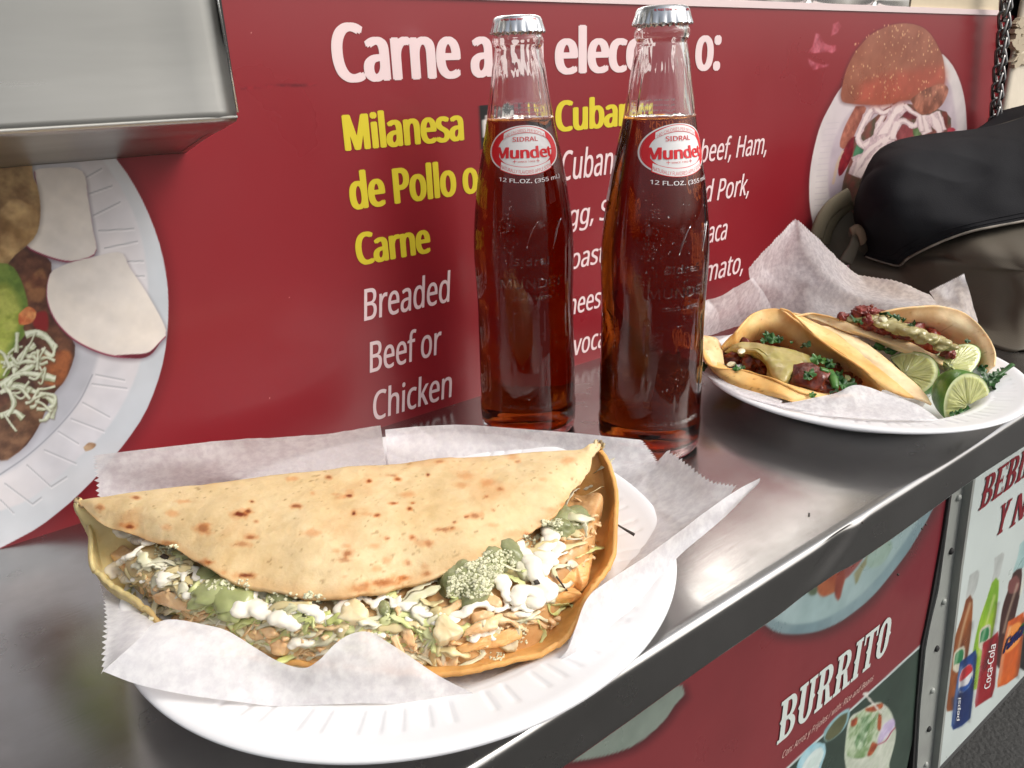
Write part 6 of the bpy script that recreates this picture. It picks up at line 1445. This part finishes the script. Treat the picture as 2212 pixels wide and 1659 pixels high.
# folded slice of meat in front
surfP = [pz1(F4, u, v, z) for u, v, z in [(720, 1060, .030), (820, 1045, .033), (900, 1070, .0325), (970, 1110, .030)]]
G = loft([surfP, [pz1(F4, u, v, z) for u, v, z in [(720, 1130, .026), (820, 1130, .0285), (900, 1150, .028), (950, 1150, .027)]], [pz1(F4, u, v, z) for u, v, z in [(700, 1190, .021), (800, 1200, .023), (890, 1215, .022), (940, 1170, .023)]], [pz1(F4, u, v, z) for u, v, z in [(720, 1210, .016), (800, 1235, .017), (890, 1258, .017), (905, 1250, .018)]]], 40, 30)
sheet("meat_piece", (G + normals(G) * (.0016 * fbm(G[..., 0], G[..., 1], .006, 3))[..., None])[::-1], M_meat, tA, thick=.002)
def salsa_sheet(F, rows, mat, parent, seed, amp, thick=.003, name="salsa", nu=80, nv=50, drop=.006, sc=.009):
    G = loft([pz(F, r) for r in rows], nu, nv)
    uu = np.linspace(-1, 1, nu)[None]; vv_ = np.linspace(-1, 1, nv)[:, None]
    ed = np.maximum(np.abs(uu), np.abs(vv_)); G[..., 2] -= drop * np.clip((ed - .72) / .28, 0, 1) ** 2
    G[..., 2] += amp * fbm(G[..., 0], G[..., 1], sc, seed, 3) * (1 - np.clip((ed - .8) / .2, 0, 1))
    e2 = 1 + .12 * fbm(np.broadcast_to(uu, ed.shape) + 3, np.broadcast_to(vv_, ed.shape), .5, seed + 1, 2) * (ed > .7)
    c = G.mean((0, 1)); G[..., :2] = c[:2] + (G[..., :2] - c[:2]) * e2[..., None]
    return sheet(name, G[::-1], mat, parent, thick=thick)
salsa_sheet(F4, [[(300, 930, .031), (400, 895, .034), (500, 895, .036), (640, 920, .036), (760, 950, .034), (860, 990, .030)],
                 [(300, 960, .029), (400, 950, .033), (540, 980, .034), (680, 1000, .033), (800, 1020, .031), (870, 1040, .029)],
                 [(420, 990, .027), (520, 1010, .030), (580, 1060, .030), (680, 1080, .030), (780, 1060, .029), (840, 1060, .028)],
                 [(545, 1030, .024), (570, 1100, .025), (620, 1140, .026), (680, 1150, .026), (730, 1110, .026), (760, 1080, .027)],
                 [(560, 1120, .022), (590, 1155, .0225), (630, 1180, .0225), (670, 1182, .0225), (700, 1160, .0235), (730, 1120, .025)]], M_salsa, tA, 6, .004, drop=.003)
put(F4, 395, 972, .0345, (.005, .0025, .0012), M_let2, "onion_bit", tA, 3, .15, .4); put(F4, 330, 1055, .023, (.004, .002, .0015), M_let2, "onion_bit", tA, 5, .15); put(F4, 1075, 1145, .021, (.0025, .0022, .0018), M_let, "onion_bit", tA, 7)
def leaf(F, u, v, z, size, mat, parent, seed, tilt=None, name="cilantro_leaf", lobes=5, ax=None):
    r2 = np.random.default_rng(seed); n_ = 44; a = np.linspace(-np.pi, np.pi, n_, endpoint=False)
    R = .55 + .30 * np.abs(np.cos(a * lobes / 2)) + .12 * np.abs(np.cos(a * lobes * 1.5 + 1)) + .06 * r2.random(n_)
    R *= size * .86 * (.75 + .35 * np.cos(a / 2))
    V = [[0, 0, 0]]; F_ = []
    for k_, q in enumerate((.5, 1)):
        for i in range(n_): V.append([R[i] * q * math.cos(a[i]), R[i] * q * math.sin(a[i]), size * .22 * math.sin(a[i] * 2 + seed) * q * q + size * .12 * math.cos(a[i] * 5) * q])
    for i in range(n_):
        j = (i + 1) % n_; F_ += [(0, 1 + i, 1 + j), (1 + i, 1 + n_ + i, 1 + n_ + j, 1 + j)]
    nrm = tilt if tilt is not None else (r2.normal() * .5 - .3, r2.normal() * .5 - .4, 1)
    V = np.array(V) @ rot_to(nrm, r2.random() * 6).T + pz1(F, u, v, z)
    lo = V - np.array(nrm) / np.linalg.norm(nrm) * .00025; n0 = len(V)
    return mesh(name, np.vstack([V, lo]), F_ + [tuple(i + n0 for i in f[::-1]) for f in F_], mat, parent)
for i, (u, v, z, s_, m_) in enumerate([(560, 870, .038, .0040, M_cil), (600, 895, .038, .0050, M_cil), (640, 890, .0375, .0038, M_cil), (540, 905, .037, .0030, M_cil), (805, 935, .036, .0048, M_cil), (715, 912, .0365, .0016, M_cil), (880, 1020, .0325, .0048, M_cil2), (930, 1035, .0310, .0055, M_cil2), (970, 1050, .0300, .0045, M_cil), (830, 1110, .0315, .0050, M_cil), (820, 1140, .0300, .0035, M_cil), (975, 1130, .0265, .0045, M_cil2), (1010, 1160, .0240, .0055, M_cil), (1050, 1190, .0220, .0065, M_cil), (1100, 1180, .0210, .0050, M_cil), (1020, 1120, .0260, .0045, M_cil), (370, 1080, .0295, .0035, M_cil2), (400, 1075, .0290, .0025, M_cil), (850, 1252, .0215, .0028, M_cil2), (1000, 1230, .0210, .0045, M_cil), (555, 852, .0385, .0022, M_cil)]):
    leaf(F4, u, v, z, s_, m_, tA, i + 3)
V, Fc = tube([pz1(F4, 900, 1085, .0315), pz1(F4, 950, 1100, .0300)], .0028, 8, .5, n=6); mesh("scallion_piece", V, Fc, M_cil2, tA)
V, Fc = tube([pz1(F4, 965, 1095, .0290), pz1(F4, 985, 1140, .0265), pz1(F4, 1000, 1210, .0225)], [.002, .0030, .0020], 8, .5, n=8); mesh("scallion_piece", V, Fc, M_cil2, tA)

tB = thing("small_taco", "small corn taco with bright red meat and shiny green salsa, behind the lime wedges", "taco", (.50, .25, .008), "small tacos on the far plate")
GB, oB = shell([pz(F4, [(1080, 800, .040), (1180, 760, .044), (1320, 718, .0500), (1420, 700, .0515), (1520, 688, .0525), (1650, 683, .0520), (1760, 698, .0500), (1850, 738, .0465), (1930, 812, .0410), (1990, 890, .0350), (2022, 980, .0290), (2020, 1060, .0235)]),
                pz(F4, [(1080, 830, .030), (1200, 800, .034), (1340, 800, .037), (1450, 800, .038), (1560, 800, .038), (1680, 820, .037), (1780, 850, .035), (1850, 900, .031), (1900, 960, .027), (1940, 1040, .022), (1950, 1110, .018)]),
                pz(F4, [(1060, 850, .022), (1200, 860, .018), (1350, 900, .015), (1500, 950, .013), (1620, 1000, .011), (1720, 1040, .010), (1800, 1080, .010), (1860, 1130, .010)]),
                pz(F4, [(900, 790, .032), (1050, 840, .027), (1200, 880, .024), (1350, 930, .021), (1500, 990, .017), (1620, 1040, .014), (1720, 1090, .012)]),
                pz(F4, [(730, 738, .046), (790, 728, .0465), (860, 724, .0465), (1000, 760, .0450), (1100, 795, .0430), (1200, 832, .0405), (1320, 862, .0375), (1420, 890, .0350), (1560, 952, .0300), (1660, 1002, .0260), (1700, 1030, .0240)])], tB, PC, 121, 150, 56)
shell([pz(F4, [(730, 740, .0455), (860, 728, .0460), (1000, 764, .0445), (1200, 836, .0400), (1420, 894, .0345), (1560, 956, .0297), (1698, 1034, .0238)]),
       pz(F4, [(760, 745, .0440), (900, 762, .0430), (1050, 815, .0410), (1230, 880, .0370), (1400, 935, .0325), (1550, 990, .0280), (1690, 1045, .0232)]),
       pz(F4, [(790, 750, .0430), (920, 785, .0415), (1060, 845, .0385), (1190, 880, .0350), (1300, 935, .0310), (1400, 972, .0285), (1600, 1030, .0240), (1690, 1060, .0225)])], tB, PC, 123, 120, 30)
for i, (u, v, z, r) in enumerate([(1050, 750, .046, (.004, .004, .003)), (1150, 725, .0490, (.006, .005, .004)), (1190, 715, .0495, (.005, .004, .004)), (1240, 722, .049, (.005, .004, .003)), (1200, 790, .0440, (.008, .005, .005)), (1260, 810, .0425, (.008, .005, .005)), (1320, 830, .0410, (.007, .004, .004)), (1380, 850, .0390, (.007, .004, .004)), (1440, 870, .037, (.006, .003, .003)), (1720, 985, .0285, (.005, .0035, .003)), (1740, 992, .0275, (.004, .003, .003)), (1300, 760, .040, (.012, .008, .006)), (1450, 830, .034, (.014, .01, .007)), (1600, 910, .028, (.014, .01, .007))]):
    put(F4, u, v, z, r, M_meat2, "meat_piece", tB, i + 80, .34, i, freq=3.0)
def paste(F, pts, r, mat, parent, seed, name="salsa", flat=.6, spread=.0035):
    P = cr(pz(F, pts), len(pts) * 7); n_ = len(P); rr = np.interp(np.linspace(0, 1, n_), np.linspace(0, 1, len(r)), r)
    r3 = np.random.default_rng(seed); mb = MB(); V0, F0 = ico(2)
    for i in range(n_):
        for k_ in range(3):
            q = rr[i] * r3.uniform(.55, 1.0)
            mb.add(V0 * [q, q, q * flat] + P[i] + [r3.normal() * spread, r3.normal() * spread, -abs(r3.normal()) * .001 + r3.normal() * .0006], F0)
    o = mb.build(name, mat, parent); remeshed(o, .0005, 3); return o
paste(F4, [(1090, 752, .0450), (1200, 752, .0465), (1320, 782, .0462), (1440, 822, .0445), (1550, 862, .0415), (1640, 905, .0380), (1730, 945, .0345)], [.0036, .005, .0058, .0060, .0058, .0055, .0042], M_salsa2, tB, 5, spread=.0026, flat=.5)
for i, (u, v, z, s_) in enumerate([(1310, 735, .0500, .0038), (1350, 745, .0495, .0045), (1400, 755, .0490, .0038), (1440, 768, .0480, .0022), (1490, 795, .0475, .0035), (1130, 765, .0480, .0045), (1150, 785, .0465, .0035), (1300, 950, .0300, .0060), (1250, 945, .0310, .0050), (1340, 975, .0285, .0055), (1360, 960, .0290, .0045), (1965, 1005, .0240, .0042), (1850, 905, .0345, .0025), (1950, 1085, .0200, .0045), (1980, 1070, .0200, .0030)]):
    leaf(F4, u, v, z, s_, M_cil, tB, i + 40)
put(F4, 1305, 770, .0480, (.0045, .003, .002), M_let2, "onion_bit", tB, 3, .15, .4)
V, Fc = ico(2); mesh("meat_crumb", V * [.0022, .0012, .0016] + pz1(F4, 1232, 682, .0500), Fc, M_meat, tB)
# loose cilantro sprig on the plate beside the limes
sp_ = thing("cilantro_sprig", "dark green cilantro sprig on the plate rim beyond the lime wedges", "herb", tuple(pz1(F4, 2000, 1150, .018)))
for i, (u, v, z, s_) in enumerate([(1965, 1110, .022, .0050), (1985, 1150, .0205, .0065), (2020, 1140, .021, .0050), (1975, 1190, .019, .0055), (2010, 1200, .018, .0050), (2060, 1110, .022, .0040), (2090, 1090, .0225, .0032)]):
    leaf(F4, u, v, z, s_, M_cil, sp_, i + 70)
V, Fc = tube([pz1(F4, 2000, 1160, .020), pz1(F4, 2070, 1110, .022), pz1(F4, 2120, 1070, .025), pz1(F4, 2142, 1058, .026)], [.0008, .0011, .0016, .0018], 8, .6, n=14); mesh("stem", V, Fc, M_cil, sp_)
s2 = thing("cilantro_sprig", "small green cilantro leaves lying in front of the nearest lime wedge", "herb", tuple(pz1(F4, 1800, 1375, .012)))
for i, (u, v, z, s_, m_) in enumerate([(1760, 1385, .0125, .0040, M_cil), (1800, 1370, .012, .0040, M_cil2), (1840, 1350, .012, .0040, M_cil), (1820, 1380, .0115, .0035, M_cil)]): leaf(F4, u, v, z, s_, m_, s2, i + 90)
s3 = thing("cilantro_sprig", "bit of dark cilantro poking out beside the right-hand bottle's base", "herb", tuple(pz1(F4, 150, 1060, .024)))
for i, (u, v, z, s_) in enumerate([(150, 1060, .0255, .004), (160, 1080, .0245, .003)]): leaf(F4, u, v, z, s_, M_cil, s3, i + 97)

# ---------------------------------------------------------------- lime wedges
M_rind = pmat("lime_rind", base=lin(52, 104, 24), var=lin(84, 140, 40), vscale=90, rough=.28, spec=.55, bump=.35, bscale=700, bdist=.0005, coat=.2)
M_pulp = pmat("lime_pulp", attr=True, rough=.16, spec=.7, bump=.35, bscale=300, bdist=.0008, sss=.5, sssr=(.9, 1, .4), ssss=.004)
def lime(A, B, Cc, label, seed, Phi=85, flip=1):
    A, B, Cc = map(np.array, (A, B, Cc)); Mid = (A + B) / 2; a = (B - A) / 2; c = Cc - Mid
    ah = a / np.linalg.norm(a); c = c - (c @ ah) * ah
    nrm = np.cross(ah, c / np.linalg.norm(c)); 
    if (Mid + nrm - CAMPOS) @ (Mid + nrm - CAMPOS) < (Mid - nrm - CAMPOS) @ (Mid - nrm - CAMPOS): nrm = -nrm
    nv_ = nrm * np.linalg.norm(c)
    t = thing("lime_wedge", label, "lime", tuple(Mid), "lime wedges on the small plate")
    n1, n2 = 40, 26
    th = np.linspace(0, np.pi, n1); ph = np.linspace(0, np.radians(Phi), n2)
    prof = np.sin(th); 
    def P(r, th_, ph_): return Mid + np.outer(-np.cos(th_) * r, a).reshape(-1, 3) + (np.sin(th_) * r)[:, None] * (c * np.cos(ph_)[:, None] + nv_ * np.sin(ph_)[:, None])
    T_, H_ = np.meshgrid(th, ph); V = P(np.ones(T_.size), T_.ravel(), H_.ravel())
    mesh("rind", V, gridf(n2, n1), M_rind, t)
    # cut faces: polar grid with segments, pith and pulp
    for k_, pa in enumerate((0.0, np.radians(Phi))):
        nr = 26; rr = np.linspace(0, 1, nr); n3 = 90; t3 = np.linspace(0, np.pi, n3)
        TT, RR = np.meshgrid(t3, rr); V = P(RR.ravel(), TT.ravel(), np.full(TT.size, pa))
        nn = nrm * (-1 if k_ == 0 else 1) if k_ == 0 else (np.cos(pa + np.pi / 2) * c / np.linalg.norm(c) + np.sin(pa + np.pi / 2) * nrm)
        seg = np.abs(((TT.ravel() / np.pi * 4.3 + .35 * seed + .5 * fbm(TT.ravel(), RR.ravel(), .8, seed, 2)) % 1) - .5) * 2
        pulp = np.clip((.90 - RR.ravel()) / .03, 0, 1) * np.clip((RR.ravel() - .05) / .05, 0, 1)
        mem = np.clip((seg - .90) / .08, 0, 1)
        fib = vnoise(TT.ravel() * 30, RR.ravel() * 3, 1.0, seed) 
        c_p = np.array(lin(222, 224, 150)) * (1 - .3 * fib[:, None]) ; c_p = c_p * (1 - (.25 * (vnoise(TT.ravel() * 9, RR.ravel() * 4, 1, seed + 3))[:, None])) 
        c_w = np.array(lin(226, 232, 180)); c_g = np.array(lin(130, 176, 60))
        col = c_w * (1 - pulp[:, None]) + c_p * pulp[:, None]; col = col * (1 - mem[:, None] * .35 * pulp[:, None]) + c_w * mem[:, None] * .35 * pulp[:, None]
        g_ = np.clip((RR.ravel() - .965) / .03, 0, 1)[:, None]; col = col * (1 - g_) + c_g * g_
        V = V + nn * (.0008 * pulp * (1 - mem) * (.5 + fib) - .0002 + .0008 * fbm(TT.ravel(), RR.ravel(), .4, seed, 3) * pulp)[:, None]
        mesh("cut_face", V, gridf(nr, n3) if k_ else gridf(nr, n3)[:, ::-1], M_pulp, t, col=col)
    return t
lime(pz1(F4, 1348, 1012, .0235), pz1(F4, 1550, 1248, .0125), pz1(F4, 1622, 1010, .0295), "lime wedge leaning on the left taco, cut face up and green rind to its right", 1)
lime(pz1(F4, 1640, 1000, .026), pz1(F4, 1830, 1145, .016), pz1(F4, 1905, 935, .0310), "palest lime wedge lying against the red meat taco, behind the other two", 2, Phi=60)
lime(pz1(F4, 1995, 1238, .0215), pz1(F4, 1704, 1405, .0075), pz1(F4, 1735, 1165, .0325), "lime wedge nearest the front with dark green rind on its left", 3, Phi=75)

# ---------------------------------------------------------------- bag at the right end of the counter
M_black = pmat("black_nylon", base=(.010, .010, .012), rough=.8, spec=.12, var=(.018, .018, .02), vscale=30, bump=.35, bscale=900, bdist=.0006, rvar=.08)
m, ntb, p = newmat("olive_weave"); L = ntb.links.new
tc = N_(ntb, "ShaderNodeTexCoord"); w1 = N_(ntb, "ShaderNodeTexWave"); w1.bands_direction = 'X'; w1.inputs["Scale"].default_value = 420; w1.inputs["Distortion"].default_value = .6
w2 = N_(ntb, "ShaderNodeTexWave"); w2.bands_direction = 'Z'; w2.inputs["Scale"].default_value = 420; L(tc.outputs["Object"], w1.inputs["Vector"]); L(tc.outputs["Object"], w2.inputs["Vector"])
ad = N_(ntb, "ShaderNodeMath", operation='ADD'); L(w1.outputs["Fac"], ad.inputs[0]); L(w2.outputs["Fac"], ad.inputs[1])
bu = N_(ntb, "ShaderNodeBump"); bu.inputs["Strength"].default_value = .18; bu.inputs["Distance"].default_value = .0004; L(ad.outputs[0], bu.inputs["Height"]); L(bu.outputs[0], p.inputs["Normal"])
no = N_(ntb, "ShaderNodeTexNoise"); no.inputs["Scale"].default_value = 14; L(tc.outputs["Object"], no.inputs["Vector"])
mx = N_(ntb, "ShaderNodeMix", data_type='RGBA'); L(no.outputs["Fac"], mx.inputs[0]); mx.inputs[6].default_value = (*lin(70, 66, 55), 1); mx.inputs[7].default_value = (*lin(98, 88, 74), 1); L(mx.outputs[2], p.inputs["Base Color"]); p.inputs["Roughness"].default_value = .75
M_olive = m
M_pipe = pmat("grey_piping", base=lin(150, 142, 130), rough=.6, var=lin(110, 104, 94), vscale=90)
bag = thing("shoulder_bag", "slumped olive fabric bag with a black flap at the right end of the counter", "bag", (.75, .32, .03))
r0 = py_(FC, [(1160, 1180, .392), (1225, 1030, .390), (1300, 952, .388), (1400, 900, .384), (1560, 868, .376), (1700, 850, .368), (1870, 832, .358), (2050, 800, .345), (2212, 750, .335), (2500, 640, .315)])
r1 = py_(FC, [(1115, 1300, .388), (1170, 1180, .372), (1260, 1080, .360), (1400, 1010, .350), (1560, 980, .342), (1700, 960, .335), (1870, 940, .328), (2050, 920, .315), (2212, 890, .305), (2500, 820, .285)])
r2 = py_(FC, [(1110, 1440, .384), (1170, 1380, .362), (1270, 1300, .345), (1400, 1230, .332), (1560, 1200, .322), (1700, 1190, .315), (1870, 1170, .305), (2050, 1130, .292), (2212, 1090, .282), (2500, 1020, .262)])
r3 = py_(FC, [(1165, 1560, .380), (1220, 1530, .362), (1290, 1480, .345), (1400, 1430, .328), (1560, 1400, .315), (1700, 1380, .305), (1870, 1340, .294), (2050, 1300, .280), (2212, 1270, .270), (2500, 1210, .250)])
r4 = py_(F4, [(1180, 360, .378), (1250, 385, .366), (1320, 405, .356), (1395, 418, .345), (1450, 372, .333), (1560, 312, .318), (1700, 250, .303), (1850, 200, .288), (2000, 168, .276), (2212, 128, .262), (2500, 60, .245)])
def close_end(*rows):      # the end of the bag turns back towards the wall
    for r in rows:
        q = np.array(r[-1]); r.append(q + np.array([.05, (.395 - q[1]) * .45, -.004])); r.append(np.array([q[0] + .06, .40, max(q[2] * .9, .002)]))
close_end(r0, r1, r2, r3, r4)
G = loft([r0, r1, r2, r3, r4], 150, 90)
rdg = 1 - np.abs(2 * vnoise(G[..., 0] * .35 + G[..., 2] * .9, G[..., 2] * 1.3 - G[..., 0] * .4, .045, 22) - 1)
fold_ = .007 * rdg ** 3 + .004 * np.sin((G[..., 0] * 40 + G[..., 2] * 60)) * .4 + .007 * fbm(G[..., 0] * .6, G[..., 2] * 1.6, .05, 91, 3)
G[..., 1] -= fold_ * np.clip(np.minimum(np.linspace(0, 1, 90), 1 - np.linspace(0, 1, 90)) * 8, 0, 1)[:, None]
sheet("flap", G, M_black, bag, thick=-.002)
for off_ in (5, 9):
    V, Fc = tube(G[-off_, 4:-4] + np.array([0, -.0006, 0]), .00045, 5); mesh('seam', V, Fc, M_black, bag)
V, Fc = tube(cr(r4, 120) + np.array([0, -.0025, 0]), .0011, 8); mesh("piping", V, Fc, M_pipe, bag)
# back panel giving the flap and the body their depth
bk0 = [q + np.array([.004, .004, -.001]) for q in cr(r0, 12)]; bk1 = [np.array([q[0] + .06, WALL - .022, max(.012, q[2] * .3)]) for q in cr(r0, 12)]
sheet("back_panel", loft([bk0, bk1], 40, 12), M_olive, bag, thick=.003)
s0 = py_(F4, [(1110, 300, .388), (1180, 350, .382), (1250, 382, .372), (1320, 402, .362), (1395, 412, .352), (1450, 366, .342), (1560, 305, .328), (1700, 243, .313), (1850, 193, .298), (2000, 160, .286), (2212, 120, .272), (2500, 50, .255)])
s1 = py_(F4, [(1060, 430, .384), (1180, 440, .372), (1300, 455, .356), (1400, 470, .343), (1500, 440, .326), (1620, 390, .308), (1750, 350, .292), (1900, 320, .275), (2050, 300, .262), (2212, 280, .248), (2500, 230, .228)])
s2_ = py_(F4, [(1080, 520, .384), (1200, 540, .368), (1320, 560, .350), (1420, 580, .336), (1540, 570, .318), (1660, 540, .300), (1800, 520, .282), (1950, 500, .264), (2080, 490, .250), (2212, 480, .236), (2500, 450, .214)])
def floor_row(pts):
    out = []
    for u, v, y in pts:
        q = ony(F4(u, v), y)
        if q[2] < .002: q = onz(F4(u, v), .002)
        out.append(q)
    return out
s3_ = floor_row([(1100, 600, .375), (1240, 620, .360), (1380, 650, .338), (1500, 680, .320), (1620, 700, .302), (1740, 720, .284), (1860, 750, .266), (1980, 760, .250), (2100, 740, .238), (2212, 720, .226), (2500, 660, .206)])
s4_ = floor_row([(1140, 640, .36), (1300, 660, .345), (1440, 690, .33), (1580, 730, .31), (1700, 770, .29), (1820, 820, .272), (1920, 880, .255), (2020, 930, .24), (2120, 960, .228), (2230, 960, .215), (2500, 900, .196)])
close_end(s0, s1, s2_, s3_, s4_)
G = loft([s0, s1, s2_, s3_, s4_], 200, 120)
vv_ = np.clip(np.minimum(np.linspace(0, 1, 120), 1 - np.linspace(0, 1, 120)) * 7, 0, 1)[:, None]
fo = .013 * fbm(G[..., 0] * .35 + G[..., 2] * .9, G[..., 2] * 1.9 - G[..., 0] * .3, .045, 95, 3) + .004 * np.sin(G[..., 2] * 210 + G[..., 0] * 30) * np.clip(fbm(G[..., 0], G[..., 2], .06, 97) * 3 + .3, 0, 1)
rd = 1 - np.abs(2 * vnoise(G[..., 0] * .45 + G[..., 2] * .8, G[..., 2] * 1.7 - G[..., 0] * .5, .034, 12) - 1)
fo = fo + .018 * rd ** 3
G[..., 1] -= fo * vv_
G[..., 2] = np.maximum(G[..., 2], .0015)
sheet("fabric_body", G, M_olive, bag, thick=-.003)
# loop and strap end at the flap corner
LP = py_(F4, [(1065, 400, .372), (1100, 330, .370), (1125, 270, .368), (1130, 220, .368), (1110, 195, .369), (1105, 215, .372)])
V, Fc = tube(LP, [.008, .0075, .006, .0055, .005, .004], 10, .35, up=(0.3, 1, 0), n=26); mesh("strap_loop", V, Fc, M_olive, bag)
LP = py_(F4, [(1100, 205, .366), (1135, 185, .364), (1165, 215, .362), (1180, 270, .364)])
V, Fc = tube(LP, .0042, 10, .45, up=(0.3, 1, 0), n=20); mesh("strap_loop", V, Fc, pmat("brown_strap", base=lin(110, 90, 72), rough=.7), bag)
LP = py_(F4, [(880, 235, .400), (905, 150, .400), (960, 60, .400), (1030, 20, .400), (1075, -10, .400)])
for k_, (du, c_) in enumerate(((0, lin(120, 110, 88)), (42, lin(100, 92, 72)))):
    LP = py_(F4, [(878 + du, 240 + du * .9, .404), (905 + du, 150 + du * .6, .403), (950 + du * 1.1, 75 + du * .5, .402), (1010 + du, 20 + du * .5, .400), (1085 + du * .4, -25 + du * .9, .396)])
    V, Fc = tube(LP, .0085, 12, .45, up=(.2, 1, 0), n=30); mesh("strap", V, Fc, pmat("strap_fabric", base=c_, rough=.75, bump=.3, bscale=500, bdist=.0005), bag)
G = loft([py_(F4, [(900, 260, .402), (960, 200, .400), (1040, 130, .398), (1110, 60, .394)]), py_(F4, [(950, 340, .400), (1020, 300, .396), (1080, 260, .390), (1180, 160, .385)]), py_(F4, [(1040, 440, .396), (1100, 420, .388), (1180, 400, .382), (1260, 380, .375)])], 40, 30)
G[..., 1] += .003; sheet("side_pocket", G, M_olive, bag, thick=-.002)
